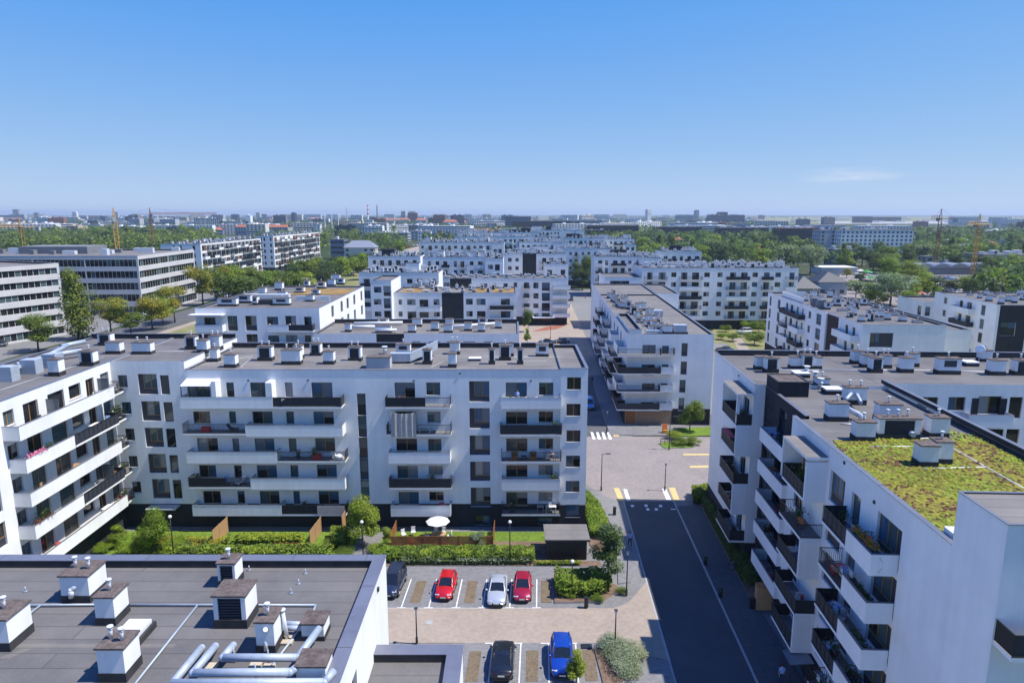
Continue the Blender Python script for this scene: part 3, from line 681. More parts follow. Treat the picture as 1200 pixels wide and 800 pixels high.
Rb.lip('B', 0, 0.3, 46, ZR+.04, .3); Rb.lip('R', 13, -49, -14.8, ZR+.04, .35)
wf = Rb.rects('F', -14.8, [(1076,1098,465,479,'wood2'),(1112,1130,465,481,'wood2'),(1184,1196,465,490,'wood1'),(1147,1172,464,485,'wood2'),(1152,1174,502.5,520,'dark2'),(1180,1192,502.5,527,'wood1')])
wf += [(29.5, 31.5, 16.0, 17.5, 'wood2'), (34, 36, 16.0, 17.5, 'wood2')]
Rb.block(13, 46, -14.8, 0, 0, ZR, {'F': wf}, 'FBR', base=(2.6, 'dark'), par={'L': 0, 'F': 0}, deck=.3)
xa, za = Rb.pix(1136, 486, 'y', -16.1); xb, _ = Rb.pix(1189, 486, 'y', -16.1)
Rb.balcony('F', -14.8, xa, xb, za-1.1, 1.3, 'white'); Rb.balcony('F', -14.8, xa+.2, xb+.2, za-4.25, 1.3, 'white')
for a, b in ((1139, 1147), (1172, 1180)):
    a = Rb.pix(a, 470, 'y', -14.81)[0]; b = Rb.pix(b, 470, 'y', -14.81)[0]; mb = MB(); mb.box(a, b, -14.86, -14.803, za-1.0, za+1.35, 0); Rb.part('cladding_panel', mb, ['dark'])
# stair tower: dark, stands a little above the roofs
Rb.block(1.15, 4.0, -19.2, -15.88, 15.5, 20.5, {}, 'FRBL', m='dark', deck=.05, roof='cap', cop='slate', pw=.1)
# blank white tower at the near end
Rb.block(-.13, 14, -53, -49.3, 0, 22.35, {}, 'FBL', deck=.06, pw=.1, roof='felt_light')
Rb.block(1.2, 2.8, -49.28, -48.2, 17, 20.7, {}, 'BLR', deck=.06, pw=.1, roof='felt_light')
# stack 1: loggias, alternately open and closed at their near end
for k, z in enumerate(FL):
    odd = k % 2
    Rb.balcony('L', 0, -15.85, -10.5, z, 1.55, 'screen', '1' if odd else '01')
    if odd:
        mb = MB(); mb.box(-1.55, -.004, -15.9, -15.72, z-.2, z+3.1-.2, 0); Rb.part('side_wall', mb, ['white'])
mb = MB(); mb.box(-1.6, -.004, -16.0, -10.3, 18.25, 18.45, 0, 1); mb.box(-1.6, -.004, -10.5, -10.3, 15.1, 18.249, 0); mb.box(-1.5, -1.2, -15.6, -15.3, 15.22, 18.249, 0); Rb.part('canopy', mb, ['white', 'felt_light'])
a0, zt_ = Rb.pix(1190, 745, 'y', -54.3); Rb.balcony('F', -53, a0, a0+4.5, zt_-1.08, 1.3, 'screen', '01')
# white balcony fronts across the dark recess
for k, z in enumerate(FL[:5]):
    Rb.balcony('L', 1.1, -26.35, -19.6, z, 1.5, 'white', '01', o0=0.0)
# stack 2, alternating the other way
for k, z in enumerate(FL):
    odd = (k+1) % 2
    Rb.balcony('L', 0, -33.9, -29.2, z, 1.55, 'screen' if k != 3 else 'rail', '1' if odd else '01')
    if odd:
        mb = MB(); mb.box(-1.55, -.004, -33.95, -33.75, z-.2, z+2.9, 0); Rb.part('side_wall', mb, ['white'])
mb = MB(); mb.box(-1.6, -.004, -34.0, -29.0, 18.3, 18.5, 0, 1); mb.box(-1.6, -.004, -29.2, -29.0, 15.2, 18.299, 0); Rb.part('canopy', mb, ['white', 'felt_light'])
# stack 3: dark railing half, white half
for k, z in enumerate(FL):
    Rb.balcony('L', 0, -41.05, -37.4, z, 1.6, 'screen' if k in (1, 2, 4) else 'rail', '1')
    Rb.balcony('L', 0, -44.45, -41.1, z, 1.6, 'white', '0', h=1.15)
P = lambda x, y, z=0: Rb.pix(x, y, 'z', zR+z)
for q in ((886,901,433.5,1.4,'plain',0),(897,912,437,1.6,'grille',1),(927,944,432.5,1.3,'plain',1),(940,953,433.5,1.6,'grille',2),(951,963,432.5,1.3,'plain',1),(1000,1012,427,1.5,'sidegrille',1),(1011,1024,431,1.4,'plain',1),(1021,1034,437,1.6,'grille',1),(1034,1045,431.5,1.4,'plain',2),(1056,1070,437,1.6,'sidegrille',1),(1064,1077,430,1.5,'plain',1),(1100,1125,439,1.7,'squaregrille',1),(1161,1178,440,1.6,'sidegrille',1),(1150,1162,424,1.3,'plain',1),(1190,1204,440,1.6,'grille',1),
          (991,1015,474,1.5,'plain',2),(971,994,494,1.5,'plain',1),(1030,1055,494,1.4,'plain',1),(1003,1025,518,1.5,'plain',1),(1029,1077,515,1.6,'grille',3),(1090,1111,514,1.6,'plain',1),(1078,1098,548,1.5,'plain',0),(1096,1115,545,1.6,'plain',1)):
    Rb.chim_px(q[0], q[1], q[2], zR, q[3], None, q[4], q[5])
x, y = P(1084, 560); Rb.chim_px(958, 972, 452, zR, .7, 1.0, 'plain', 1)
mb = MB(); mb.path([P(990,478,.5)+(zR+.6,), P(1008,488,.5)+(zR+.6,), P(1020,499,.5)+(zR+.5,)], .22, 12); mb.path([P(990,480)+(zR+.9,), P(1000,470)+(zR+1.1,), P(1008,481)+(zR+.7,)], .16, 12)
mb.path([P(1062,512)+(zR+.5,), P(1070,517)+(zR+.5,)], .2, 12); Rb.part('air_duct', mb, ['galv'])
for px, py, w in ((975,460,1.6),(938,441,1.5),(1120,425,1.2),(1136,428,1.4)): x, y = P(px, py); Rb.hatch(x, y, zR, w, 1.3, .5)
for px, py in ((955,447),(945,440),(961,455)): x, y = P(px, py); Rb.cowl(x, y, zR, 1.0, .2)
x, y = P(1147, 424); mb = MB(); mb.bar((x, y, zR), (x, y, zR+1.5), .04, 8); mb.bar((x, y, zR+1.5), (x-.08, y-.12, zR+1.55), .5, 18, r2=.44); mb.bar((x-.08, y-.12, zR+1.5), (x-.2, y-.55, zR+1.5), .02, 5); Rb.part('satellite_dish', mb, ['galv_white'])
Rb.wires([[P(900,434), P(960,434), P(1090,434.5), P(1200,437.5)], [P(985,497), P(1003,498)], [P(1020,524), P(1078,524)], [P(1108,521)+(), P(1155,548), P(1205,576)], [P(1082,550), P(1155,548)], [P(1076,515), P(1088,514)]], zR, r=.05)
# sedum carpet: lies on the felt, not a part that moves alone
gp = [P(975,517), P(1010,514), P(1112,511), P(1148,513), P(1190,540), (12.2, -41), (12.2, -49.2), (.35, -49.2), (.35, -42)]
mb = MB(); mb.prism([P(976,516.5), P(1146,513.5), (12.65, -41.3), (.33, -41.3)], zR+.004, zR+.07, 0); mb.prism([(.33, -41.302), (12.55, -41.302), (12.55, -49.25), (.33, -49.25)], zR+.004, zR+.07, 0)
rr = random.Random(14)
for i in range(5200):                                  # low cushions of stonecrop, thin where the felt shows dry
    x, y = rr.uniform(.5, 12.5), rr.uniform(-49, -27.5); e = mnoise.noise((x*.28, y*.28, 4))
    q = (y+27.4+x*.0)
    if y > -30 and x > 11.5: continue
    if e < -.22 and rr.random() < .75: continue
    if not (x > .45 and y < -33.5+(x-.3)*.55 or y < -34): continue
    if y > -33 and x < 1.5: continue
    s_ = rr.uniform(.07, .16); t = rr.uniform(0, 3.1); h_ = rr.uniform(.03, .11); k = 1 if e > .1 else (2 if e > -.12 else 3)
    if rr.random() < .25: k = rr.choice([1, 2, 3])
    c_, d_ = s_*math.cos(t), s_*math.sin(t)
    mb.face([(x-c_, y-d_, zR+.06), (x+d_, y-c_, zR+.07+h_*.4), (x+c_, y+d_, zR+.07+h_), (x-d_, y+c_, zR+.07+h_*.5)], k)
Rb.part('sedum_carpet', mb, ['sedum', 'leaf_l1', 'leaf_y2', 'leaf_red'])
x, y = P(1098, 590); mb = MB(); mb.box(.4, 3.6, -48.4, -47.6, zR, zR+.6, 0); Rb.part('skylight', mb, ['roof_white'])
mb = MB()
for px, py in ((912,415),(975,418)): x, y = P(px, py)
for px, py in ((866,440),(990,542),(1025,588),(1108,455)):
    a, z = Rb.pix(px, py, 'x', 0) if px < 1100 else (0, 0)
    if px < 1100: mb.box(-.08, -.003, a-.1, a+.1, z-.1, z+.1, 0)
Rb.part('wall_vent', mb, ['slate'])
Rb.done()
# ground floor shops under R: dark recess is the wall base itself; timber clad bin screen by the entrance
# ================================================================== block across the junction, with shops at street level
Mb = Bld('apartment_building', 'white five storey corner block beyond the crossroads with shops under stacked balconies', 'apartment building', 19.6, 114.2, -2.4)
ZM = 15.95; FM = [3.1+3.15*k for k in range(4)]
mf = Mb.rects('F', 0, [(753,768,404,418,'dark2'),(776,783.5,405,417,'dark1'),(752,767,427,440,'dark2'),(775.5,783,427,439,'dark1'),(752.5,767,449,460,'dark2'),(774.5,782,449,460,'wood1'),(751,766,471,482,'dark2'),(774,781,471,482,'dark1'),
      (799,805.4,402,417.5,'panel1'),(798,804.5,423.5,439,'panel1'),(796.5,803,445,460,'panel1'),(795.5,801.5,466,481,'panel1'),
      (739.5,750.5,498,511,'wood2'),(751.5,762,498,510,'dark2'),(763,772,498,511,'wood2')])
ml = [(2.5+0, 4.4, 12.7, 14.9, 'dark2')]
ml = []
for k, z in enumerate(FM):
    for a in (8.2, 13.6, 19.5, 27, 33, 39.5, 47, 53): ml.append((a, a+1.9, z+.06, z+2.3, 'dark2'))
for a in (3, 9, 15, 21, 28, 35, 44, 52): ml.append((a, a+2.6, .3, 2.5, 'dark2'))
zM = Mb.block(0, 14.6, 0, 58, 0, ZM, {'F': mf, 'L': ml}, 'FLRB', base=(2.9, 'dark'), deck=.3, patches={'F': [(0, 8, 0, 2.9, 'tan')]}, par={'F': 0}, roof='felt_light')
fr_ = Mb.auto('F', 58, 14.6, 21, [3.1, 6.25, 9.4, 12.5], 9, 3.2, 0)
Mb.block(14.6, 20.5, 60, 84, 0, ZM, {}, 'FRB', deck=.3, roof='felt')
Mb.block(0, 14.6, 58, 84, 0, ZM, {}, 'RBL', par={'F': 0}, deck=.3, roof='felt_light')
# stepped upper terrace edge on the street side
Mb.block(.4, 2.6, 1.2, 20, ZM-.2, ZM+.55, {}, 'FRBL', deck=.5, pw=.2, roof='felt')
for k, z in enumerate(FM):
    kd = ['screen', 'rail', 'screen', 'rail'][k]
    Mb.balcony('F', 0, -1.6, 5.6, z, 1.6, kd, '01', screen='slate' if k == 0 else None)
    Mb.balcony('F', 0, 5.7, 7.9, z, 1.2, 'white' if k < 3 else 'rail', '1')
    Mb.balcony('L', 0, .3, 6.4, z, 1.6, 'white' if k % 2 else 'screen', '01')
    for j, a in enumerate((12.4, 18.4, 26, 32, 38.5, 46, 52)):
        if (j+k) % 5 != 4: Mb.balcony('L', 0, a, a+4.4, z, 1.5, ('white', 'screen', 'rail')[(j+k) % 3], '01')
for i in range(44):
    y = 1.6+i*1.22+Mb.r.uniform(-.5, .5); x = 6.2-2.2*(y/58)+Mb.r.uniform(-2.4, 2.4)
    Mb.chimney(x, y, zM, Mb.r.choice([.9, 1.1, 1.5]), Mb.r.choice([.9, 1.1]), Mb.r.choice([.9, 1.2, 1.5, 1.7]), Mb.r.choice(['plain', 'squaregrille', 'grille', 'sidegrille']), 1)
mb = MB(); mb.box(8.2, 10.4, 2, 3.5, zM+.3, zM+1.5, 0); mb.box(8, 10.6, 1.8, 3.7, zM, zM+.3, 1); mb.box(3.4, 6.2, 1.6, 2.3, zM+.2, zM+.6, 0); mb.box(3.6, 5.0, 14, 15.2, zM+.1, zM+.9, 0); mb.box(8.0, 9.8, 22, 23.6, zM+.1, zM+1.2, 0); Mb.part('air_handler', mb, ['galv', 'plinth_felt'])
mb = MB(); mb.box(.02, 5.4, -.9, -.006, 2.75, 2.88, 0); Mb.part('shop_canopy', mb, ['slate'])
mb = MB(); mb.box(.15, 1.7, -.05, -.004, .2, 2.3, 0); Mb.part('shop_panel', mb, ['wood'])
Mb.done()
# ================================================================== long block behind it
def simple(name, label, ox, oy, yaw, L_, D_, Hh, seed, faces='F', nfl=None, far=True, kinds=('white', 'rail', 'screen'), balc=.45, clutter=14, bay=3.1, m='white', base='dark', roof='felt_light', panels=(), group=None, cat='apartment building', limit=90, style=None, depth=1.3, hmin=.8, hmax=1.6, vis=None):
    b = Bld(name, label, cat, ox, oy, yaw, group, far)
    nfl = nfl or int((Hh-1.0)/3.1); fh = (Hh-1.0)/nfl
    vis0 = vis or 1
    fl = [fh*k+.35 for k in range(vis0, nfl)]
    ops = {}; pat = {}
    for f in faces:
        a1 = L_ if f in 'FB' else D_; c = {'F': 0, 'B': D_, 'L': 0, 'R': L_}[f]
        o = b.auto(f, c, .5, a1-.5, fl, seed+ord(f), bay, balc, fh, depth, kinds, style, limit=limit)
        pt = [(p0*a1, p1*a1, 2.8, Hh-.05*0, pm) for p0, p1, pm in panels] if f == 'F' else []
        o = [w for w in o if not any(w[1] > p[0]-.1 and w[0] < p[1]+.1 for p in pt)]
        ops[f] = o; pat[f] = pt
    z = b.block(0, L_, 0, D_, 0, Hh, ops, m=m, base=(2.8, base), patches=pat, deck=.3, roof=roof)
    b.clutter(1.5, L_-1.5, 1.5, D_-1.5, z, min(92, int(clutter*2.2)), hmin+.2, hmax+.4, rows=4)
    return b, z
b, z = simple('apartment_building', 'long white block with many small balconies standing behind the corner block, trees behind its roof', 40.7, 214, -.5, 48.8, 14, 19.3, 21, 'F', 6, balc=.5, clutter=40, bay=3.6, hmin=.9, hmax=1.7)
b.block(-11.5, 0, -.5, 16, 0, 16.4, {'F': [(-10, -4, 13, 15.3, 'ribbon6'), (-9, -6.5, 10, 12.2, 'dark2'), (-5, -2, 10, 12.2, 'dark2')]}, deck=.3, roof='felt'); b.balcony('F', -.5, -11.3, -.3, 12.7, 1.4, 'white'); b.done()
# right hand block with corner towards the camera
Fb = Bld('apartment_building', 'white block right of centre with one dark framed window on its near gable', 'apartment building', 64.3, 123.5, -2.4, None, False)
FF = [3.2+3.15*k for k in range(4)]
fo = Fb.rects('F', 0, [(1020,1045.5,390,407,'panelside')])
fl_ = []
for k, z in enumerate(FF):
    fl_ += [(50.2, 51.6, z+.1, z+2.5, 'panel1'), (43.6, 45.4, z+.1, z+2.4, 'panel1'), (38.3, 39.6, z+.1, z+2.3, 'dark1'), (35, 36.6, z+.1, z+2.3, 'dark2'), (31.5, 32.6, z+.1, z+2.3, 'dark1'), (28.5, 29.4, z+.1, z+2.3, 'dark1'), (24.2, 25.6, z+.8, z+2.3, 'dark1'), (18.6, 21.2, z+.1, z+2.45, 'panel1'), (5.8, 7.0, z+.1, z+2.3, 'dark1'), (2.8, 4, z+.1, z+2.3, 'dark1')]
zF = Fb.block(0, 15, 0, 53, 0, 16, {'F': fo, 'L': [o for o in fl_ if not (9.5 < o[0] < 16.5)]}, 'FLRB', base=(2.8, 'dark'), patches={'L': [(10.2, 15.4, 0, 15.8, 'brown_dark')], 'F': []}, deck=.3)
mb = MB(); mb.box(-.35, -.003, 15.4, 15.9, 0, 16.0, 0); Fb.part('fin_wall', mb, ['white'])
for k, z in enumerate(FF):
    Fb.balcony('L', 0, 1.2, 9.6, z, 1.5, 'white', '01')
    Fb.balcony('L', 0, 27.4, 33.6, z, 1.5, ('white', 'screen')[k % 2], '01'); Fb.balcony('L', 0, 33.7, 40.2, z, 1.5, ('screen', 'white', 'rail')[k % 3], '01')
Fb.clutter(2, 13.5, 1.5, 50, zF, 34, .8, 1.7, rows=6)
for y in (24, 27.2): mb = MB(); mb.bar((1.0, y, zF+1.3), (1.6, y, zF+1.3), .75, 16); mb.box(1.2, 2.6, y-.8, y+.8, zF+.2, zF+2.0); Fb.part('fan_unit', mb, ['mid_grey'])
Fb.block(15, 27, 12, 53, 0, 13.2, {}, 'FRB', deck=.35, roof='felt')
mb = MB(); mb.box(.4, .5, 30, 44, zF+.2, zF+1.5, 0); mb.box(.4, 6, 43.9, 44, zF+.2, zF+1.5, 0); Fb.part('terrace_wall', mb, ['white'])
Fb.done()
Gb = Bld('apartment_building', 'white block at the right edge with a broad dark corner panel and a wrapped balcony', 'apartment building', 108.6, 151.5, -4, None, False)
go = []
for k in range(4): go += [(4.2, 5.8, 3.3+3.2*k, 5.6+3.2*k, 'dark1'), (9.5, 11.5, 3.3+3.2*k, 5.6+3.2*k, 'dark2'), (13.2, 14.6, 3.3+3.2*k, 5.6+3.2*k, 'dark1'), (20, 21.5, 4+3.2*k, 5.5+3.2*k, 'dark1')]
zG = Gb.block(0, 30, 0, 26, 0, 16, {'L': go, 'F': [(1.2, 4.4, 9, 12, 'dark2')]}, 'FLRB', base=(2.8, 'dark'), patches={'F': [(.6, 6.6, 0, 15.9, 'dark')]}, deck=.3)
for k in range(4): Gb.balcony('L', 0, 8, 16, 3.2+3.2*k, 1.5, 'white' if k % 2 else 'screen', '01')
Gb.block(-2.5, 12, 26, 40, 0, 13.2, {'L': [(27, 29, 9.5, 12, 'panel1')], 'F': [(-2, -.7, 9.6, 12, 'panel1')]}, 'FLRB', deck=.35)
Gb.clutter(2, 26, 2, 24, zG, 22, .8, 1.6, rows=4); Gb.done()
# ================================================================== blocks left of the street, behind the long block
C1 = Bld('apartment_building', 'white block behind the left of the long block with a brown moss roof', 'apartment building', -55.6, 118.6, 0, None, False)
co = C1.rects('F', 0, [(266,279,370,387.5,'panel2'),(287,301.5,370,387.5,'panel2'),(312.5,326.5,371,384,'dark2'),(334,347.5,370,384,'dark2'),(356,365.6,371,384,'dark2'),(288.5,302.5,391.5,404,'panel2'),(314,327.5,393,403,'dark2'),(335,349,392.5,403,'dark2'),(357,365,393,403,'dark1'),(239,253,372,383,'dark2')])
cr = []
for k in range(2, 6):
    z = .5+3.25*k
    for a in (8, 15, 20, 26, 33): cr.append((a, a+1.8, z, z+2.2, 'wood2'))
zC = C1.block(0, 21.8, 0, 37, 0, 19.75, {'F': co, 'R': cr}, base=(2.8, 'dark'), deck=.25, par={'F': 0})
for a0, a1, kd in ((-4.6+5.4, 5.2, 'white'), (14.6-1.2, 17.0-.3, 'white'), (16.8, 20.9, 'screen')):
    for z in (15.9, 12.65): C1.balcony('F', 0, a0-.4, a1, z, 1.4, kd, '01')
mb = MB(); mb.box(-.6, 5.3, -1.5, -.004, 18.55, 18.75, 0); C1.part('canopy', mb, ['offwhite'])
for z in (15.9, 12.65, 9.4):
    C1.balcony('R', 0, 13, 21.5, z, 1.3, 'screen', '01', screen='slate'); C1.balcony('R', 0, 22, 36, z, 1.3, 'white', '01')
for q in ((255,277,361-2.5,1.4),(277,294,355,1.5),(296,301.5,357,1.5),(320,339,357.5,1.3),(359,367,353,1.2),(303,311,345,1.4),(322,331,340,1.7),(325,335,349,1.3),(356,362,336,1.4),(371,381,338,1.5),(384,392,335,1.5),(395,403,333,1.4),(388,398,328,1.3),(345,356,343,1.2),(365,374,345,1.0)):
    C1.chim_px(q[0], q[1], q[2]+.5, zC, q[3], 1.2, C1.r.choice(['plain', 'squaregrille', 'squaregrille']), 1)
mb = MB(); mb.box(9, 21.3, 22, 33, zC+.004, zC+.07, 0); C1.part('moss_carpet', mb, ['sedum_brown'])
for q in ((8, 12, 6.2, 6.5, zC, zC+.9, 0), (3, 12, 14, 15.2, zC+.2, zC+1.0, 1), (14, 20.5, 12, 12.3, zC, zC+.9, 1)): mb = MB(); mb.box(*q); C1.part('roof_screen', mb, ['slate', 'galv_white'])
C1.done()
C4 = Bld('apartment_building', 'white block directly behind the long block, with only its vent-lined roof and slit windows showing', 'apartment building', -33.6, 114, 0, None, False)
c4 = []
for x0, x1 in ((321,335),(342,354),(483,493),(503,516),(523,537),(543,557),(567,577)):
    a0, zt = C4.pix(x0, 400, 'y', 0); a1, zb_ = C4.pix(x1, 408, 'y', 0); c4.append((a0, a1, zb_-.4, zt, 'dark2'))
pa, pb = C4.pix(441, 395, 'y', 0)[0], C4.pix(473.5, 395, 'y', 0)[0]
zc4 = C4.block(0, 34.8, 0, 13, 0, 16, {'F': c4}, base=(2.8, 'dark'), patches={'F': [(pa, pb, 8, 16, 'dark')]}, deck=.25, par={'F': 0}, roof='felt_light')
for q in ((404,411,389,1.4,'plain'),(440,458,390,1.2,'plain'),(443,455,381,1.2,'squaregrille'),(478,487,390,1.3,'plain'),(483,494,383,1.5,'plain'),(505,514,388,1.5,'plain'),(520,530,390,1.4,'plain'),(522,531,383,1.4,'plain'),(544,553,388,1.4,'plain'),(560,568,389,1.3,'plain'),(560,571,381,1.3,'squaregrille'),(580,588,385,1.3,'plain')):
    C4.chim_px(q[0], q[1], q[2], zc4, q[3], 1.0, q[4], 0)
for pts in ([(411,386),(440,386)], [(415,382),(472,381)], [(530,386),(580,382)], [(465,390),(440,390)]): mb = MB(); mb.path([C4.pix(px, py, 'z', zc4)+(zc4+.5,) for px, py in pts], .28, 8); C4.part('air_duct', mb, ['galv_white'])
C4.lip('B', 13, .3, 34.5, 16.04, .45); C4.done()
C3 = Bld('apartment_building', 'white block with a wide charcoal facade panel and orange moss on its roof', 'apartment building', -30.5, 175, 0, None, True)
c3 = C3.rects('F', 0, [(467,471.5,351,357,'dark2'),(477,487,350.5,357.5,'dark2'),(491.5,502,351,361,'dark2'),(508,515,350.5,357.5,'dark2'),(467,472,365,371,'dark2'),(477.5,488,365,375,'dark2'),(491.5,502.5,364,372,'dark2'),(508.5,515.5,364.5,371,'dark2'),(546,554,350,357,'dark2'),(558.5,569,350,357.5,'dark2'),(587,597.5,350,357.5,'dark2'),(546.5,554,364.5,371,'dark2'),(559,569,364.5,374,'dark2'),(587,598,364.5,372,'dark2')])
z3 = C3.block(0, 31.6, 0, 14, 0, 16, {'F': c3}, base=(2.8, 'dark'), patches={'F': [(12.4, 18, 0, 16, 'dark')]}, deck=.3, roof='felt_light')
for q in ((1.5, 7.5), (20, 23.5), (25.5, 31)): mb = MB(); mb.box(q[0], q[1], 1, 13, z3+.004, z3+.07, 0); C3.part('moss_carpet', mb, ['sedum_brown'])
a0, a1 = C3.pix(574, 358, 'y', 0)[0], C3.pix(602, 358, 'y', 0)[0]
C3.balcony('F', 0, a0, a1, 11.7, 1.3, 'screen'); C3.balcony('F', 0, a0, a1, 8.5, 1.3, 'white'); C3.balcony('F', 0, C3.pix(489, 360, 'y', 0)[0], C3.pix(517, 360, 'y', 0)[0], 11.4, 1.3, 'white')
C3.clutter(3, 30, 2, 12, z3, 16, .9, 1.6)
c2 = C3.rects('F', -3, [(438,447,336,343,'dark2'),(449,458,335,347,'panel1'),(438,447,350.5,357,'dark2'),(449.5,458,349.5,361.5,'panel1'),(439,447,365,371,'dark2'),(450,458.5,364,374,'panel1')])
C3.block(-5.2, 0, -3, 12, 0, 19.4, {'F': c2}, deck=.3); C3.done()
C5 = Bld('apartment_building', 'white end block left of the street with a column of four dark framed windows', 'apartment building', -27.7, 222, 0, None, True)
c5 = C5.rects('F', 0, [(614,620,331,338,'dark2'),(625,631,331,338,'dark2'),(635,644.3,331,341,'panel1'),(614,620,343.5,350,'dark2'),(625,631,343.5,350,'dark2'),(635,644.3,343,352.6,'panel1'),(614,620,355.5,361,'dark2'),(625,631,355.5,361,'dark2'),(635,644.3,355,364.3,'panel1'),(614,620,367,372.5,'dark2'),(625,631,367,372.5,'dark2'),(635,644.3,366.6,376,'dark1'),(520,527,331,340,'dark2'),(563,571,332,339,'dark2'),(577,581,332,339,'dark2'),(590,595,332,338,'dark2'),(602,606,331,337,'dark2')])
z5 = C5.block(0, 45.8, 0, 14, 0, 15.4, {'F': c5}, base=(2.8, 'dark'), patches={'F': [(7.5, 14.5, 4, 15.3, 'dark')]}, deck=.3)
for k in range(4): C5.balcony('F', 0, 41, 46.6, 2.9+3.05*k, 1.6, 'white', '01'); C5.balcony('F', 0, 31.2, 33.6, 2.9+3.05*k, 1.3, 'rail', '01')
mb = MB(); mb.box(34.5, 41.5, -2.2, -.006, 2.5, 2.75, 0); C5.part('shop_awning', mb, ['offwhite'])
C5.clutter(2, 44, 2, 12, z5, 26, .8, 1.5); C5.done()
row = [
 ('white block with dark windows showing above the charcoal panelled block', -32.6, 250, 29.5, 13, 20.5, 31, 14, ()),
 ('white block with a broad navy panel half way along, left of a big street tree', -3.2, 268, 24.4, 13, 20.6, 33, 26, ((.30, .52, 'dark'),)),
 ('low white block full of roof vents behind the one with the navy panel', 24, 345, 26, 14, 19, 35, 30, ()),
 ('white block at the right of the street, roof crowded with white ventilator boxes', 36, 300, 28, 16, 17.5, 37, 34, ()),
 ('white stepped block with an open roof terrace near the top of the street', 66, 305, 18, 14, 19.5, 39, 16, ()),
 ('pale blue grey block with a flat plain upper wall, third row back on the left', -55, 262, 20, 12, 20, 41, 14, ()),
 ('white stepped block on the left with rooftop sheds, in front of the tree belt', -46, 205, 24, 12, 18.6, 43, 16, ()),
 ('white block with tiny windows, fourth row back in the middle', -48, 355, 44, 12, 21.5, 45, 30, ()),
 ('white block with a pale frame on the roof, fourth row back', 4, 372, 26, 13, 21, 47, 24, ()),
 ('white block hidden by roof vents, fifth row back in the middle', -36, 430, 50, 12, 22, 49, 34, ()),
 ('low white slab with long shaded roof edge, fifth row back', 24, 430, 34, 13, 21, 51, 24, ()),
 ('white block crowned by vent boxes, sixth row back in the middle', -40, 505, 60, 12, 22.5, 53, 30, ()),
 ('white block beside the dark office slab, sixth row back', 48, 440, 30, 14, 20, 55, 24, ()),
 ('grey white block in seventh row at the end of the estate', -10, 580, 70, 12, 22.5, 57, 26, ()),
]
for (lb, ox, oy, L_, D_, Hh, sd, cl, pn) in row:
    b, z = simple('apartment_building', lb, ox, oy, -1.5 if ox > 20 else 0, L_, D_, Hh, sd, 'F', clutter=cl, panels=pn, vis=max(1, int(Hh/3.1)-4), limit=60, balc=.55)
    r_ = random.Random(sd)
    for k in range(max(1, int(L_/14))):                # stair heads and set back roof rooms
        w_ = r_.uniform(4, 9); xx = r_.uniform(.5, L_-w_-.5); yy = r_.uniform(2.5, D_-5)
        b.block(xx, xx+w_, yy, yy+r_.uniform(3, 4.5), z, Hh+r_.uniform(1.6, 3.0), {}, m=r_.choice(['white', 'white', 'dark', 'offwhite']), deck=.15, pw=.15)
    if L_ > 22:                                        # a lower wing that steps forward from the long front
        w_ = r_.uniform(6, 9); xx = r_.choice([0, L_-w_]); dp = r_.uniform(6, 11); hw = Hh-r_.choice([0, 3.1, 3.1])-.06; n_ = int((hw-1)/3.1)
        op = []
        for k in range(max(0, n_-3), n_): op += [(xx+1, xx+2.8, .5+3.1*k+.7, .5+3.1*k+2.3, 'dark2'), (xx+w_-2.9, xx+w_-1.2, .5+3.1*k+.2, .5+3.1*k+2.4, 'panel1')]
        sd_ = [(-dp+1+2.6*j, -dp+2.4+2.6*j, .5+3.1*k+.6, .5+3.1*k+2.3, 'dark2') for k in range(max(0, n_-3), n_) for j in range(int((dp-1.5)/2.6))]
        b.block(xx, xx+w_, -dp, -.003, 0, hw, {'F': op, 'R': sd_}, 'FRL', deck=.3, roof='felt'); b.clutter(xx+1, xx+w_-1, -dp+1, -1, hw-.3, 7, .9, 1.6)
    b.done()
# roof frame seen on one of them
# ================================================================== offices on the left
def office(label, x0, y0, x1, y1, depth, Hh, nfl, top=.9, m='office_wall', second=None):
    L_ = math.hypot(x1-x0, y1-y0); yaw = math.degrees(math.atan2(y1-y0, x1-x0))
    b = Bld('office_building', label, 'office building', x0, y0, yaw, None, True)
    fh = (Hh-top)/nfl; ops = []
    def band(a1, k): 
        z = fh*k+ (1.15 if k else .5); h = fh-1.6 if k else fh-1.2
        n = max(1, int(a1/16)); w = (a1-.8)/n
        return [(.4+w*i, .4+w*(i+1)-.3, z, z+h, 'office') for i in range(n)]
    of = []; osd = []
    for k in range(nfl): of += band(L_, k); osd += band(depth, k)
    z = b.block(0, L_, 0, depth, 0, Hh, {'F': of, 'R': osd, }, 'FRBL', m=m, deck=.5, pw=.5, roof='felt_light', cop='coping_pale', depth=.35)
    r = b.r; mb = MB()
    for k in range(14):
        x = r.uniform(3, L_-4); y = r.uniform(3, depth-4); w = r.uniform(1.5, 5); mb.box(x, x+w, y, y+r.uniform(1, 2.5), z, z+r.uniform(.8, 2.4), r.choice([0, 0, 1]))
    mb.box(L_*.25, L_*.6, depth*.45, depth*.75, z, z+2.8, 1); b.part('roof_plant', mb, ['galv_white', 'mid_grey'])
    return b.done()
office('pale office block at the left edge with six continuous window bands', -158, 145, -135, 204, 40, 21.6, 6)
office('wide office block with dark window bands behind a tall poplar, left', -205, 240, -132, 242, 46, 21.4, 5)
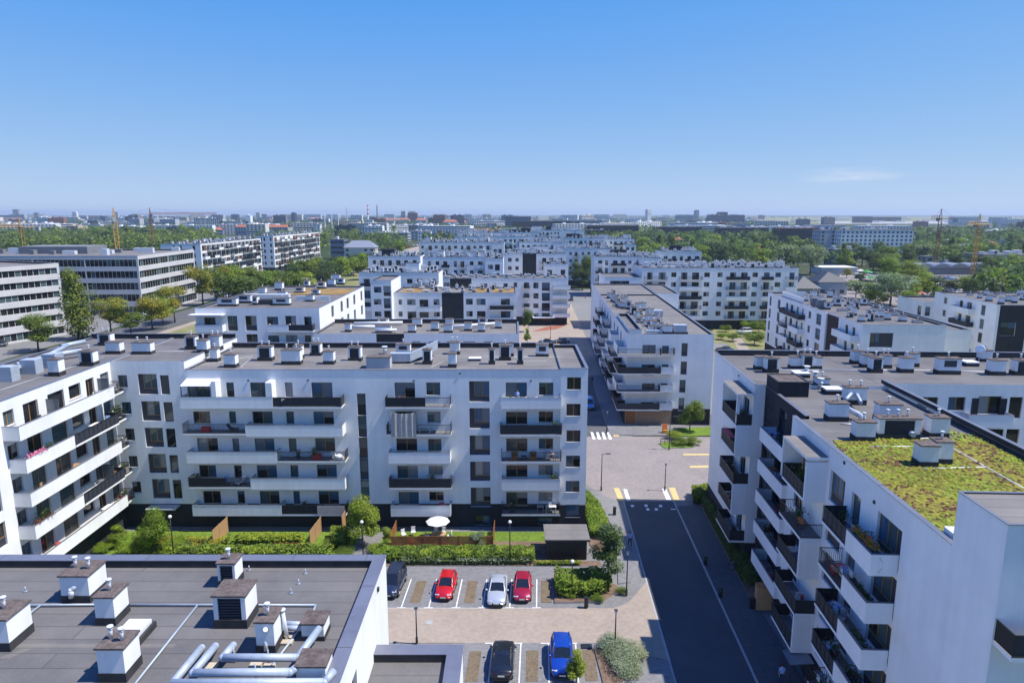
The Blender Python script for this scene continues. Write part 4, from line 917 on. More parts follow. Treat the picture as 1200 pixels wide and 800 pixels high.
# brown and white apartment slabs receding behind the offices
def slab(label, ox, oy, W_, L_, Hh, nfl, seed):
    b = Bld('apartment_building', label, 'apartment building', ox, oy, -.4, None, True)
    fh = Hh/nfl; r = random.Random(seed); fo = []; ro = []; pat = []
    for k in range(nfl-0):
        z = fh*k+.3
        for a in (W_*.3, W_*.47, W_*.8): fo.append((a, a+1.2, z+.5, z+2.5, 'far_dark'))
    n = int(L_/5.2)
    for k in range(1, nfl):
        z = fh*k+.2
        for i in range(n):
            a = 1+i*(L_-2)/n; w = (L_-2)/n
            if len(ro) < 76: ro.append((a+.5, a+w*.55, z+.1, z+2.3, 'far_dark'))
            t = r.random()
            if t < .5: pat.append((a+w*.05, a+w*.98, z+.05, z+2.7, 'brown'))
            elif t < .92: pat.append((a+w*.02, a+w*.98, z+.05, z+2.7, 'slate2'))
            if r.random() < .75: b.balcony('R', W_, a, a+w*r.choice([.95, .95, 1.9]) if i < n-1 else a+w*.9, z, 1.5, r.choice(['white', 'screen', 'rail', 'rail', 'rail']), '01')
    pat = [p[:4]+('mid_grey' if p[4] == 'slate2' else p[4],) for p in pat]
    z = b.block(0, W_, 0, L_, 0, Hh, {'F': fo, 'R': ro}, m='white', base=(2.9, 'dark'), patches={'R': pat}, deck=.4)
    b.clutter(2, W_-2, 3, L_-3, z, 40, 1, 1.8, rows=9); return b.done()
slab('white gabled slab with brown striped balconies behind the yellow trees, left', -166, 325, 19, 77, 21.9, 6, 4)
slab('second brown balconied slab farther back beside the long green tree row', -160, 428, 12, 100, 22.2, 6, 8)
# ================================================================== ground
def struct(name, mb, mats, kind='structure'):
    o = mb.build(name, [M[m] for m in mats]); o['kind'] = kind; return o
def gmat():
    m, nt, b = base_mat('ground_mix')
    v = coords(nt); f = noise(nt, v, .006, 6, .6); g = noise(nt, v, .05, 5, .6)
    a = ramp(nt, f, [(.34, (.03, .05, .018)), (.52, (.042, .065, .022)), (.57, (.085, .085, .06)), (.60, (.11, .108, .10)), (.63, (.04, .062, .022))])
    c = ramp(nt, g, [(.35, (.75, .78, .75)), (.6, (1.1, 1.08, 1.05))])
    nt.links.new(mixc(nt, 1, a, c, 'MULTIPLY'), b.inputs['Base Color']); b.inputs['Roughness'].default_value = .95; b.inputs['Specular IOR Level'].default_value = .1
    M['ground_mix'] = m
gmat()
xs = [-14000, -4000, -1200, -300, 300, 1200, 4000, 14000]; ys = [-250, 300, 1500, 5000, 16000]
mb = MB()
for i in range(len(xs)-1):
    for j in range(len(ys)-1): mb.face([(xs[i], ys[j], 0), (xs[i+1], ys[j], 0), (xs[i+1], ys[j+1], 0), (xs[i], ys[j+1], 0)], 0)
struct('ground', mb, ['ground_mix'])
def flat(name, pts, z, mat, kind='structure'):
    mb = MB(); mb.face([(p[0], p[1], z) for p in pts], 0)
    # keep faces pointing up
    a = sum(pts[i][0]*pts[(i+1) % len(pts)][1]-pts[(i+1) % len(pts)][0]*pts[i][1] for i in range(len(pts)))
    if a < 0: mb.f[0] = tuple(reversed(mb.f[0]))
    return struct(name, mb, [mat], kind)
def slabp(name, pts, z0, z1, mat, side='kerb'):
    a = sum(pts[i][0]*pts[(i+1) % len(pts)][1]-pts[(i+1) % len(pts)][0]*pts[i][1] for i in range(len(pts)))
    if a < 0: pts = pts[::-1]
    mb = MB(); mb.prism(pts, z0, z1, 1, 0); return struct(name, mb, [mat, side])
G = lambda x, y: at_z(x, y, 0)
YS = math.tan(rad(2.4))
LK = lambda d: 14.05+(d-76)*YS          # left kerb of the near street
RK = lambda d: 20.25+(d-76)*YS
flat('estate_paving', [(-70, 20), (60, 20), (60, 330), (-70, 330)], .012, 'flags')
flat('lane', [(60, 20), (140, 20), (140, 210), (60, 210)], .01, 'meadow')
flat('road', [(LK(20), 20), (RK(20), 20), (RK(81.7), 81.7), (LK(81.7), 81.7)], .024, 'asphalt')
flat('crossroads', [(-60, 90.5), (8.4, 90.5), (10.5, 86), (12.2, 81.7), (23.8, 81.7), (27.5, 90), (70, 90), (70, 107.3), (18.2, 107.3), (-60, 107.3)], .04, 'paver_warm')
flat('road_beyond', [(9.6, 107.3), (16.1, 107.3), (17.6, 150), (11, 150)], .028, 'asphalt_old')
flat('plaza', [(-2, 150), (20.6, 150), (24, 275), (-2, 275)], .032, 'paver_beige'); flat('plaza_edge', [(-2, 128), (12, 128), (12, 150), (-2, 150)], .036, 'paver_beige')
flat('side_street', [(30, 110), (62, 110), (62, 120), (30, 120)], .02, 'asphalt_old')
# pavements with kerbs
lp = [G(690, 562), G(700, 566), G(715, 590)]
slabp('pavement_left', [(LK(81)-.17, 81), (LK(66.8)-.17, 66.8), (LK(64)-.8, 64.2), (LK(62.6)-1.7, 62.2), (LK(62.6)-3.0, 61.9), (LK(66)-2.6, 66), (LK(73)-2.2, 73), (LK(78.5)-2.8, 78.5), (10.4, 83.5), (8.6, 85.6), (8.6, 89.5), (10.2, 86.2), (12.2, 83)], .0, .13, 'paver_grey')
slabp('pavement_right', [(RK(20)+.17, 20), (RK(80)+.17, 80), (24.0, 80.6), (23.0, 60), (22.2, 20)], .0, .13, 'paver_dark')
slabp('pavement_far', [(16.2, 108.2), (17.7, 150), (21, 150), (19.4, 113.9), (22, 113.6), (34, 112), (34, 108.4), (20, 108)], .0, .13, 'paver_grey')
slabp('traffic_island', [G(772, 520), G(779, 526), G(812, 525), G(815, 520), G(800, 516)], .0, .15, 'lawn')
for nm_, off, sgn in (('kerb_left', LK, -1), ('kerb_right', RK, 1)):
    mb = MB(); a_, b_ = 22, 81.6; mb.prism([(off(a_), a_), (off(a_)+.16, a_), (off(b_)+.16, b_), (off(b_), b_)][::1] if sgn > 0 else [(off(a_)-.16, a_), (off(a_), a_), (off(b_), b_), (off(b_)-.16, b_)], .0, .045 if sgn < 0 else .135, 0); struct(nm_, mb, ['kerb'])
# painted markings
mb = MB(); mw = MB()
def mark(m, pts, z=.062): 
    a = sum(pts[i][0]*pts[(i+1) % len(pts)][1]-pts[(i+1) % len(pts)][0]*pts[i][1] for i in range(len(pts)))
    if a < 0: pts = pts[::-1]
    m.face([(p[0], p[1], z) for p in pts], 0)
def quadpx(m, *p): mark(m, [G(*q) for q in p])
quadpx(mb, (719, 572), (725.5, 572), (731.5, 587), (725, 587)); quadpx(mb, (783.5, 571.5), (791, 571.5), (796.5, 586), (789.5, 586)); quadpx(mb, (716.5, 506), (722.5, 506), (726, 511.5), (719, 511.5)); quadpx(mb, (801, 531.8), (832, 531.6), (832, 533.6), (800, 533.8)); quadpx(mb, (808, 546), (832, 545.5), (832, 548), (809, 548.5))
quadpx(mw, (730.5, 573.5), (734.5, 573.5), (739, 586.5), (734.5, 586.5)); quadpx(mw, (775.5, 573), (780.5, 573), (786.5, 586), (781, 586))
for k in range(4): x = 692+k*6.4; quadpx(mw, (x, 506.5), (x+3, 506.5), (x+6, 515), (x+2.4, 515))
for x, y in ((741, 593), (757, 592.6), (774, 593), (759, 597), (769, 597)): quadpx(mw, (x-2, y-1.2), (x+1.6, y-1.2), (x+2.2, y+1.2), (x-1.4, y+1.2))
quadpx(mw, (786, 596.2), (792, 596.2), (792, 597.4), (786, 597.4)); 
struct('crossing_markings_yellow', mb, ['paint_yellow']); 
# car park
DA0, DA1 = 52.55, 57.75
flat('parking_bays_far', [(-14, DA1), (2.6, DA1), (2.9, 63.0), (-14, 63.0)], .034, 'paver_grey'); flat('parking_walk', [(-14, 63.0), (9.5, 63.0), (9.7, 65.4), (-14, 65.4)], .038, 'paver_grey')
flat('parking_aisle', [(-14, DA0), (8.3, DA0), (10.2, 51.2), (LK(50.5)+.02, 50.2), (LK(63)-.02, 62.6), (12.0, 60.2), (10.9, 58.7), (9.4, DA1), (-14, DA1)], .034, 'paver_beige')
flat('parking_bays_near', [(-4, 40), (8, 40), (8, DA0), (-4, DA0)], .034, 'paver_grey'); slabp('pavement_corner', [(7.9, 40), (12.2, 40), (LK(49.8)-.17, 49.8), (10.4, 51.1), (8.4, 52.4), (7.9, 52.4)], 0, .12, 'paver_grey')
def bays(xl, d0, d1, tee):
    for x in xl:
        s = YS*(d1-d0); mark(mw, [(x-.05, d0), (x+.05, d0), (x+.05+s, d1), (x-.05+s, d1)], .046)
        mark(mw, [(x-.4, tee), (x+.4, tee), (x+.4, tee+.1), (x-.4, tee+.1)], .0475)
bays([-10.3, -7.75, -5.2, -2.72, -.22, 2.28], DA1+.05, 62.85, DA1+.02); bays([-1.9, .5, 2.85, 5.15], 46.3, DA0-.1, DA0-.12)
mark(mw, [(-12, DA1), (2.7, DA1), (2.7, DA1+.04), (-12, DA1+.04)], .0455); mark(mw, [(-3.9, 47.2), (9, 47.2), (9, 47.3), (-3.9, 47.3)], .0455)
struct('painted_markings', mw, ['paint_white'])
mb = MB()
for x, d0, d1 in ((-9.1, 58.6, 62.5), (-4.0, 58.6, 62.5), (3.3, 58.7, 62.6), (-3.15, 47.6, 51.4), (1.6, 47.6, 51.5), (6.3, 47.7, 51.6)):
    s = YS*(d1-d0); mark(mb, [(x-.55, d0), (x+.45, d0), (x+.45+s, d1), (x-.55+s, d1)], .05)
struct('grass_pavers', mb, ['dry_grass'])
# beds, lawns
slabp('planting_bed', [(-14, 65.45), (2.0, 65.45), (9.3, 65.4), (9.3, 66.4), (4.7, 66.6), (4.7, 70.8), (-14, 70.8)], 0, .08, 'soil')
flat('lawn', [(-44.6, 60), (-14, 60), (-14, 69), (4.8, 69), (4.8, 73.2), (-44.6, 73.4)], .05, 'lawn'); flat('courtyard_path', [(-18.4, 36), (-15.2, 36), (-14.6, 73), (-17.2, 73)], .07, 'flags')
flat('courtyard_paving', [(-44.6, 36), (-18, 36), (-18, 60), (-44.6, 60)], .045, 'flags')
slabp('street_bed', [(8.7, 84), (10.2, 83.4), (11.3, 79), (11.6, 73), (11.0, 67.0), (9.6, 66.6), (8.6, 70)], 0, .1, 'soil')
slabp('corner_bed', [(4.0, 58.5), (4.0, 63.1), (8.6, 63.1), (10.3, 61.5), (10.4, 60.4), (8.6, 58.7)], 0, .16, 'soil')
slabp('near_bed', [(7.1, 47.2), (6.9, 51.6), (8.2, 52.3), (9.7, 51.2), (10.3, 49.6), (8.6, 47.4)], 0, .17, 'soil')
slabp('verge_right', [(22.5, 58), (23.6, 80.3), (24.5, 80.5), (24.2, 58)], 0, .16, 'soil')
flat('far_lawn', [G(832, 402), G(894, 402), G(894, 383), G(836, 383)], .03, 'meadow'); flat('garden_path', [G(866, 412), G(880, 412), G(868, 396), G(858, 396)], .05, 'paver_beige')
flat('shop_garden', [G(742, 500), G(835, 500), G(835, 511), G(742, 511)], .17, 'flags'); flat('shop_lawn', [G(788, 503), G(834, 501), G(834, 511.5), G(800, 512)], .19, 'lawn')
flat('clay_bed', [G(622, 389), G(652, 386), G(668, 379), G(640, 383)], .05, 'brick')
flat('market_yard', [G(985, 319), G(1150, 319), G(1165, 366), G(972, 366)], .03, 'paver_warm')
# street on the left past the offices
flat('avenue', [(-128, 120), (-112, 120), (-98, 620), (-114, 620)], .02, 'asphalt_old'); flat('avenue_walk', [(-111.5, 120), (-108, 120), (-94, 620), (-97.5, 620)], .03, 'paver_beige'); flat('avenue_verge', [(-108, 120), (-66, 120), (-62, 420), (-94, 620)], .018, 'meadow')
flat('office_forecourt', [(-175, 130), (-128, 130), (-126, 330), (-150, 330)], .022, 'flags')
# airfield on the right horizon
flat('airfield', [G(900, 262.5), G(1320, 262.5), G(1500, 254.2), G(860, 254.2)], .3, 'meadow'); 
def strip(name, x0, x1, y0, y1, mat, z=.5): flat(name, [G(x0, y1), G(x1, y1), G(x1, y0), G(x0, y0)], z, mat)
strip('runway', 1075, 1400, 258.3, 259.3, 'paver_beige'); strip('apron', 960, 1140, 259.8, 262.3, 'kerb', .6); strip('taxiway', 1110, 1400, 262.0, 263.2, 'beige', .6)
# ================================================================== plants
def leaf_quad(mb, c, s, nrm, m, r, asp=.6):
    n = Vector(nrm); n.normalize(); a = n.orthogonal().normalized(); t = r.uniform(0, 6.28)
    b = n.cross(a); u = a*math.cos(t)+b*math.sin(t); w = n.cross(u); c = Vector(c)
    p = u*s; q = w*s*asp
    mb.face([tuple(c-p), tuple(c+q*.9-p*.1), tuple(c+p-n*s*.25), tuple(c-q*.9-p*.1)], m)
def crown_mesh(seed, n, leaf, shape, mats, nblob=9):
    """leaf-sized faces clustered on uneven boughs; unit crown: radius about .5, height 0..1 handled by shape"""
    r = random.Random(seed); mb = MB(); bl = []
    for k in range(nblob):
        if shape == 'round': z = r.uniform(.34, .86); rr = .30*math.sqrt(max(.05, 1-((z-.58)/.42)**2)); rad_ = r.uniform(.15, .24)
        elif shape == 'tall': z = .14+.74*(k+.5)/nblob; rr = .2*(1-abs(z-.42)*.9); rad_ = r.uniform(.15, .24)*(1-.55*max(0, z-.55)/.4)
        elif shape == 'young': z = r.uniform(.32, .88); rr = .28*(1.05-z); rad_ = r.uniform(.11, .19)
        elif shape == 'bush': z = r.uniform(.3, .6); rr = .3; rad_ = r.uniform(.2, .3)
        else: z = r.uniform(.35, .8); rr = .33*math.sqrt(max(.1, 1-((z-.5)/.5)**2)); rad_ = r.uniform(.16, .26)
        t = r.uniform(0, 6.28) if shape != 'tall' else k*2.4; q = math.sqrt(r.random()) if shape != 'tall' else r.random()
        bl.append((rr*q*math.cos(t), rr*q*math.sin(t), z, rad_, r.choice([0, 0, 1, 1, 2])))
    for i in range(n):
        b = bl[i % nblob]
        while True:
            d = Vector((r.uniform(-1, 1), r.uniform(-1, 1), r.uniform(-1, 1)))
            if .05 < d.length < 1: break
        k = d.length; d.normalize(); rr = b[3]*(k**.45)*r.uniform(.82, 1.12)
        if d.z < -.3: rr *= .7
        p = (b[0]+d.x*rr, b[1]+d.y*rr, b[2]+d.z*rr*(.8 if shape != 'tall' else 1.25))
        nn = d*1.3+Vector((r.uniform(-.5, .7), r.uniform(-.7, .5), r.uniform(.2, 1.2)))
        m = b[4] if r.random() < .72 else r.randrange(3)
        leaf_quad(mb, p, leaf*r.uniform(.6, 1.3), nn, m, r)
    tr = MB(); tr.bar((0, 0, -.02), (.01, 0, .34 if shape != 'bush' else .2), .022, 7, 0, r2=.014); tr.bar((.01, 0, .34 if shape != 'bush' else .2), (0, .01, .62 if shape != 'bush' else .4), .014, 6, 0, r2=.006)
    for b in bl[:7]: tr.bar((.01, 0, min(.3, b[2]*.6)+.04), (b[0]*.85, b[1]*.85, b[2]), .009, 5, 0, r2=.003)
    return mb.mesh('crown', [M[m] for m in mats]), tr.mesh('trunk', [M['bark']])
KINDS = dict(green=('round', ('leaf_a', 'leaf_b', 'leaf_c')), dark=('round', ('leaf_c', 'leaf_d1', 'leaf_d2')), yellow=('round', ('leaf_y1', 'leaf_y2', 'leaf_b')), lime=('round', ('leaf_l1', 'leaf_l2', 'leaf_b')),
             silver=('wide', ('leaf_s2', 'leaf_s1', 'leaf_a')), poplar=('tall', ('leaf_a', 'leaf_b', 'leaf_d2')), corner=('young', ('leaf_c', 'leaf_s2', 'leaf_a')), young=('young', ('leaf_l2', 'leaf_b', 'leaf_l1')), conifer=('tall', ('leaf_d1', 'leaf_d2', 'leaf_c')), bush=('bush', ('leaf_a', 'leaf_b', 'leaf_l2')), lavender=('bush', ('leaf_s1', 'leaf_s2', 'leaf_s1')), limebush=('bush', ('leaf_l1', 'leaf_l2', 'leaf_l2')))
LOD = dict(near=(5200, .020), fine=(9000, .0185), mid=(2000, .032), far=(620, .058))
TC = {}
def tree(kind, x, y, h, w, label, lod='mid', group=None, cat='tree', name=None, z=0.0, var=None, r=RND):
    var = r.randrange(3) if var is None else var
    k = (kind, lod, var)
    if k not in TC:
        sh, ms = KINDS[kind]; n, lf = LOD[lod]; TC[k] = crown_mesh(hash(kind) % 97*0+len(kind)*31+var*7+ord(kind[0]), n, lf, sh, ms, 13 if lod in ('near', 'fine', 'mid') else 8)
    cm, tm = TC[k]
    o = thing(name or ('tree' if cat == 'tree' else cat), label, cat, (x, y, z), r.uniform(0, 6.28), group); o.scale = (w, w, h)
    mk('crown' if cat == 'tree' else 'foliage', cm, o); mk('trunk' if cat == 'tree' else 'stem', tm, o); return o
def hedge(label, poly, h, seed, mats=('leaf_l2', 'leaf_a', 'leaf_l1'), dens=60, leaf=.13, bumpy=.25, group=None, name='hedge', cat='hedge', base=0.08):
    """clipped or loose hedge over a polygon: leaf faces through its outer volume over a dark twiggy core"""
    r = random.Random(seed); xs = [p[0] for p in poly]; ys = [p[1] for p in poly]; mb = MB()
    def inside(x, y):
        c = False; j = len(poly)-1
        for i in range(len(poly)):
            (xi, yi), (xj, yj) = poly[i], poly[j]
            if (yi > y) != (yj > y) and x < (xj-xi)*(y-yi)/(yj-yi)+xi: c = not c
            j = i
        return c
    area = (max(xs)-min(xs))*(max(ys)-min(ys)); n = int(area*dens)
    for i in range(n):
        x, y = r.uniform(min(xs), max(xs)), r.uniform(min(ys), max(ys))
        if not inside(x, y): continue
        e = mnoise.noise((x*.9, y*.9, seed)); top = h*(1+bumpy*e)
        ed = min(1, .35+min(abs(x-min(xs)), abs(max(xs)-x), abs(y-min(ys)), abs(max(ys)-y))*1.6); top *= .55+.45*min(1, ed+.1)
        z = top*(1-r.random()**2.2*.75)+base
        t = mnoise.noise((x*.5, y*.5, seed+5))
        m = (0 if t > .12 else (1 if t > -.18 else 2)) if r.random() < .7 else r.randrange(3)
        leaf_quad(mb, (x, y, z), leaf*r.uniform(.6, 1.3), (r.uniform(-.8, .8), r.uniform(-.9, .6), r.uniform(.5, 1.5)), m, r)
    cx, cy = sum(xs)/len(xs), sum(ys)/len(ys)
    for v in range(len(mb.v)): a = mb.v[v]; mb.v[v] = (a[0]-cx, a[1]-cy, a[2])
    ro = thing(name, label, cat, (cx, cy, 0), 0, group)
    mb.build('foliage', [M[m] for m in mats], ro)
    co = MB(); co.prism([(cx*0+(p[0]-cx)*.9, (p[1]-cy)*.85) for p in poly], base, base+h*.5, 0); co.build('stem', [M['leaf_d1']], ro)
    return ro
# ---- beside the car park and the long block
hedge('long bright green hedge between the terraces and the row of parked cars', [(-14.6, 65.9), (2.4, 65.9), (2.4, 68.3), (-14.6, 68.3)], 1.0, 3, dens=190, leaf=.16)
hedge('grey green low shrubs along the front foot of the long hedge', [(-12.2, 65.5), (2.2, 65.5), (2.2, 66.4), (-12.2, 66.4)], .75, 9, ('leaf_s1', 'leaf_a', 'leaf_s2'), 170, .11, name='shrub_row', cat='shrubs')
hedge('bright green hedge on the lawn left of the courtyard path', [(-39, 66.6), (-19.2, 66.6), (-19.2, 68.4), (-39, 68.4)], 1.1, 5, dens=120, leaf=.16)
hedge('hedge strip beside the street between the gable wall and the pavement', [(8.7, 82.6), (9.9, 82.4), (10.9, 79), (11.2, 74.6), (10.8, 70.8), (8.8, 71.5)], 1.1, 7, ('leaf_l1', 'leaf_l2', 'leaf_l2'), 190, .13)
hedge('round topped green hedge in the corner bed at the car park entrance', [(4.2, 59.2), (4.2, 62.8), (8.8, 62.9), (9.8, 61.6), (9.6, 60.3), (8.2, 59.2)], 1.4, 11, ('leaf_l2', 'leaf_l1', 'leaf_a'), 240, .14, .45)
hedge('low grassy edging below the dark shed', [(2.4, 65.4), (7.2, 65.4), (7.2, 66.0), (2.4, 66.0)], .45, 12, ('leaf_l1', 'leaf_l2', 'leaf_a'), 220, .1, name='grass_border', cat='plants')
hedge('dark hedge in the shade along the foot of the right block', [(22.7, 61), (23.6, 80.2), (24.5, 80.2), (24.3, 61)], 1.5, 13, ('leaf_c', 'leaf_a', 'leaf_d2'), 200, .14)
hedge('sunlit clipped hedge end at the zebra crossing by the right block', [(22.6, 80.5), (23.4, 84.0), (27.2, 84.2), (26.8, 82.2), (24.6, 82.2), (24.5, 80.5)], 1.5, 14, ('leaf_d2', 'leaf_a', 'leaf_l2'), 200, .14)
hedge('second hedge row in the middle of the courtyard lawn, bright yellow green', [(-31, 70.0), (-23.2, 70.0), (-23.2, 71.6), (-31, 71.6)], .8, 21, ('leaf_l1', 'leaf_l2', 'leaf_l1'), 150, .15)
hedge('clump of bushes by the courtyard path left of the lime green tree', [(-19.6, 69.0), (-18.2, 69.0), (-18.2, 72.2), (-20.6, 72.2)], 1.3, 22, ('leaf_l2', 'leaf_a', 'leaf_l1'), 220, .16, name='shrub_row', cat='shrubs')
hedge('yellow green low planting on the left of the courtyard lawn', [(-41, 67), (-33, 66.8), (-31, 70.5), (-40, 71)], .8, 15, ('leaf_l1', 'leaf_y1', 'leaf_a'), 120, .14, .5, name='flower_bed', cat='plants')
for px, py, h, w, k, lb in ((425, 641, 5.8, 5.6, 'lime', 'light green young tree by the courtyard path in front of the long block'), (184, 651, 5.4, 4.6, 'lime', 'leafy young tree on the courtyard lawn near the left wing'), (561, 641, 2.1, 2.3, 'silver', 'small greyish tree in front of the orange terrace fence'), (713, 686, 6.6, 6.6, 'corner', 'grey green tree rising from the corner bed at the car park entrance'),
                         (453, 640, 2.4, 2.6, 'young', 'small bright tree beside the terrace fence end'), (140, 640, 2.6, 4.0, 'young', 'spreading bright green shrub tree under the left wing balconies'), (675, 794+10, 3.2, 3.0, 'young', 'treetop peeping up in front of the blue car')):
    x, y = at_z(px, py, 0); tree(k, x, y, h, w, lb, 'fine')
for px, py, h, w, k, lb in ((727, 774, 1.7, 3.6, 'lavender', 'large grey green lavender bush on the corner bed by the blue car'), (736, 787, 1.5, 3.2, 'lavender', 'smaller lavender bush nearest the camera on the same corner bed'), (719, 762, 1.5, 3.0, 'lavender', 'lavender bush at the back of the corner bed beneath the thin lamp'), (741, 772, 1.4, 3.0, 'lavender', 'rightmost lavender bush of the corner bed beside the kerb'), (385, 640, 1.3, 1.8, 'bush', 'dark green bush right of the courtyard path'), (212, 640, 1.6, 2.4, 'limebush', 'bright bush beside the left terrace divider'),
                         (122, 646, 1.5, 2.8, 'limebush', 'leafy bush in front of the shaded courtyard corner'), (668, 700, 1.0, 1.6, 'limebush', 'low bright shrub at the front left of the corner bed'), (700, 704, .9, 1.5, 'bush', 'low dark shrub at the front of the corner bed'), (728, 695, .9, 1.3, 'bush', 'small shrub at the kerb end of the corner bed')):
    x, y = at_z(px, py, 0); tree(k, x, y, h, w, lb, 'near', cat='bush', name='bush')
for px, py, h, w, k, lb in ((152, 650, 2.2, 3.4, 'limebush', 'large bright bush left of the leafy young courtyard tree'), (172, 640, 2.6, 3.0, 'bush', 'taller bush behind the leafy young courtyard tree'), (200, 648, 1.8, 3.0, 'limebush', 'bright bush right of the leafy young courtyard tree'), (105, 640, 2.0, 3.0, 'bush', 'bush under the lowest left wing balcony'), (403, 652, 1.5, 2.4, 'bush', 'spreading bush right beside the courtyard path lamp'), (440, 648, 1.4, 2.2, 'limebush', 'bright bush at the left end of the long hedge')):
    x, y = at_z(px, py, 0); tree(k, x, y, h, w, lb, 'near', cat='bush', name='bush')
# junction island and beyond
for px, py, h, w, k, lb in ((808, 506, 6.0, 5.4, 'green', 'round street tree on the lawn by the corner block at the crossroads'), (652, 370, 7, 5, 'green', 'slim street tree in front of the end block left of the street'), (619, 389, 7.5, 4.6, 'green', 'slim tree at the clay bed left of the street'), (618, 404, 5, 4, 'young', 'small pale tree behind the long block roof'), (649, 372, 5, 4.4, 'yellow', 'yellowish bush tree at the street corner in mid distance')):
    x, y = at_z(px, py, 0); tree(k, x, y, h, w, lb, 'near')
for px, py, lb, k in ((797, 522, 'round shrub on the traffic island beside the black rail', 'bush'), (812, 521, 'shrub at the right end of the traffic island', 'bush'), (789, 514, 'low shrub below the street tree', 'limebush')):
    x, y = at_z(px, py, 0); tree(k, x, y, 1.8, 3.0, lb, 'near', cat='bush', name='bush')
for i, (px, py, h, k) in enumerate(((845, 398, 3, 'limebush'), (858, 400, 3.4, 'bush'), (868, 395, 2.6, 'lavender'), (884, 404, 5, 'bush'), (850, 389, 3, 'bush'), (874, 386, 4, 'limebush'), (889, 390, 5, 'bush'))):
    x, y = at_z(px, py, 0); tree(k, x, y, h, h*1.3, 'bush in the garden court between the corner block and the long white block', 'mid', 'garden court bushes', 'bush', 'bush')
x, y = at_z(683, 338, 0); 
for dx, dy, h, w in ((-4, 0, 15, 10), (3, 4, 16.5, 11), (-1, -7, 11, 10)): tree('dark' if dx < 0 else 'green', x+dx, y+dy, h, w, {-4: 'left one of the tall leafy trees where the street bends', 3: 'tallest leafy tree where the street bends, right of its twin', -1: 'lower leafy tree in front of the two tall ones at the street bend'}[dx], 'near')
# ---- left avenue
for i, (px, py, h, w, k, lb) in enumerate(((92, 398, 17, 11, 'poplar', 'tall dark poplar in front of the wide office block'), (45, 412, 8, 8, 'green', 'green street tree by the left office block'), (131, 395, 9.5, 8.5, 'yellow', 'big yellowing street tree right of the poplar'), (154, 393, 6.5, 6.5, 'green', 'small green street tree between two yellowing ones'), (179, 387, 9.6, 8.5, 'yellow', 'second yellowing street tree below the office corner'), (191, 381, 8, 6, 'lime', 'light green street tree behind the second yellowing one'), (205, 378, 10, 8, 'yellow', 'yellowing street tree at the end of the office gable'), (238, 358, 14, 10, 'yellow', 'large golden tree before the brown balconied slab'), (262, 352, 12, 8.5, 'yellow', 'narrower golden tree right of the large golden one'), (280, 345, 11, 9, 'lime', 'pale green tree right of the golden pair'))):
    x, y = at_z(px, py, 0); tree(k, x, y, h*1.25, w*1.6, lb, 'near')
r = random.Random(5)
for i in range(34):
    t = i/33; px = 268+170*t+r.uniform(-5, 5); py = 356-36*t+r.uniform(-7, 5); x, y = at_z(px, py, 0)
    tree(r.choice(['green', 'green', 'dark', 'lime']), x, y, r.uniform(10, 14), r.uniform(12, 16), 'tree of the dense green row along the avenue right of the brown slabs', 'mid', 'avenue tree row', r=r)
# ---- right hand park, named ones first
for px, py, h, w, k, lb in ((949, 322, 19, 20, 'silver', 'broad grey green tree left of the long white slab on the right'), (1010, 312, 16, 19, 'dark', 'dark tree in front of the long white slab on the right'), (1034, 321, 13, 15, 'dark', 'dark rounded tree right of the brown block, before the market'), (1040, 335, 15, 19, 'lime', 'bright yellow green tree above the market tents, left one'), (1064, 338, 14, 19, 'lime', 'bright yellow green tree above the market, right one'), (1043, 358, 14, 20, 'silver', 'wide grey green tree in front of the market'), (1020, 352, 8, 9, 'silver', 'small grey green tree at the left edge of the market trees'), (1082, 349, 11, 8, 'lime', 'slender light tree at the right of the market trees'), (992, 326, 6, 8, 'yellow', 'low golden bush tree by the white hall'), (1008, 331, 7, 8, 'dark', 'bronze dark tree right of the hipped roof house'), (1115, 306, 13, 12, 'lime', 'light green tree behind the crane foot'), (1155, 325, 11, 14, 'green', 'round green tree right of the arched market roof'), (916, 302, 12, 9, 'lime', 'light green tree at the right end of the long balconied block'), (893, 300, 17, 10, 'poplar', 'dark slender tree behind the long balconied block')):
    x, y = at_z(px, py, 0); tree(k, x, y, h, w, lb, 'near')
def wood_row(n, x0, x1, y0, y1, seed, label, group, kinds=('green', 'green', 'dark', 'dark', 'lime', 'lime', 'silver', 'poplar'), hh=(10, 17), lod='far', avoid=(), wf=(1.0, 1.45)):
    r = random.Random(seed)
    for i in range(n):
        for _ in range(8):
            px = x0+(x1-x0)*((i+.5)/n+r.uniform(-.5, .5)*.25); py = y0+(y1-y0)*r.random()
            if not any(a <= px <= b and c <= py <= d for a, b, c, d in avoid): break
        else: continue
        x, y = at_z(px, py, 0); k = r.choice(kinds); h = r.uniform(*hh)
        tree(k, x, y, h*(1.2 if k in ('poplar', 'conifer') else 1), h*r.uniform(*wf)*(.7 if k in ('poplar', 'conifer') else 1), label, lod, group, r=r)
AV = [(938, 1012, 318, 365), (1012, 1150, 320, 362), (960, 1075, 289, 300), (1000, 1022, 300, 330)]
wood_row(52, 745, 935, 284, 316, 1, 'park tree in the belt behind the long balconied block', 'trees behind the long balconied block', lod='mid')
wood_row(46, 930, 1210, 288, 326, 2, 'tree of the park among low houses, right', 'park trees on the right', lod='mid', avoid=AV)
wood_row(16, 1085, 1225, 338, 352, 3, 'tree in the row behind the white block at the right edge', 'tree row at the right edge', lod='mid', hh=(7, 11))
wood_row(22, 1060, 1215, 272, 284, 4, 'tree in the far belt before the airfield', 'airfield tree belt')
wood_row(32, 5, 245, 277, 288, 6, 'tree in the belt behind the office roofs, left', 'trees behind the offices', hh=(13, 21))
wood_row(26, 300, 470, 272, 304, 7, 'tree among the houses left of the middle', 'trees left of the middle', hh=(9, 15), avoid=[(384, 445, 296, 310)])
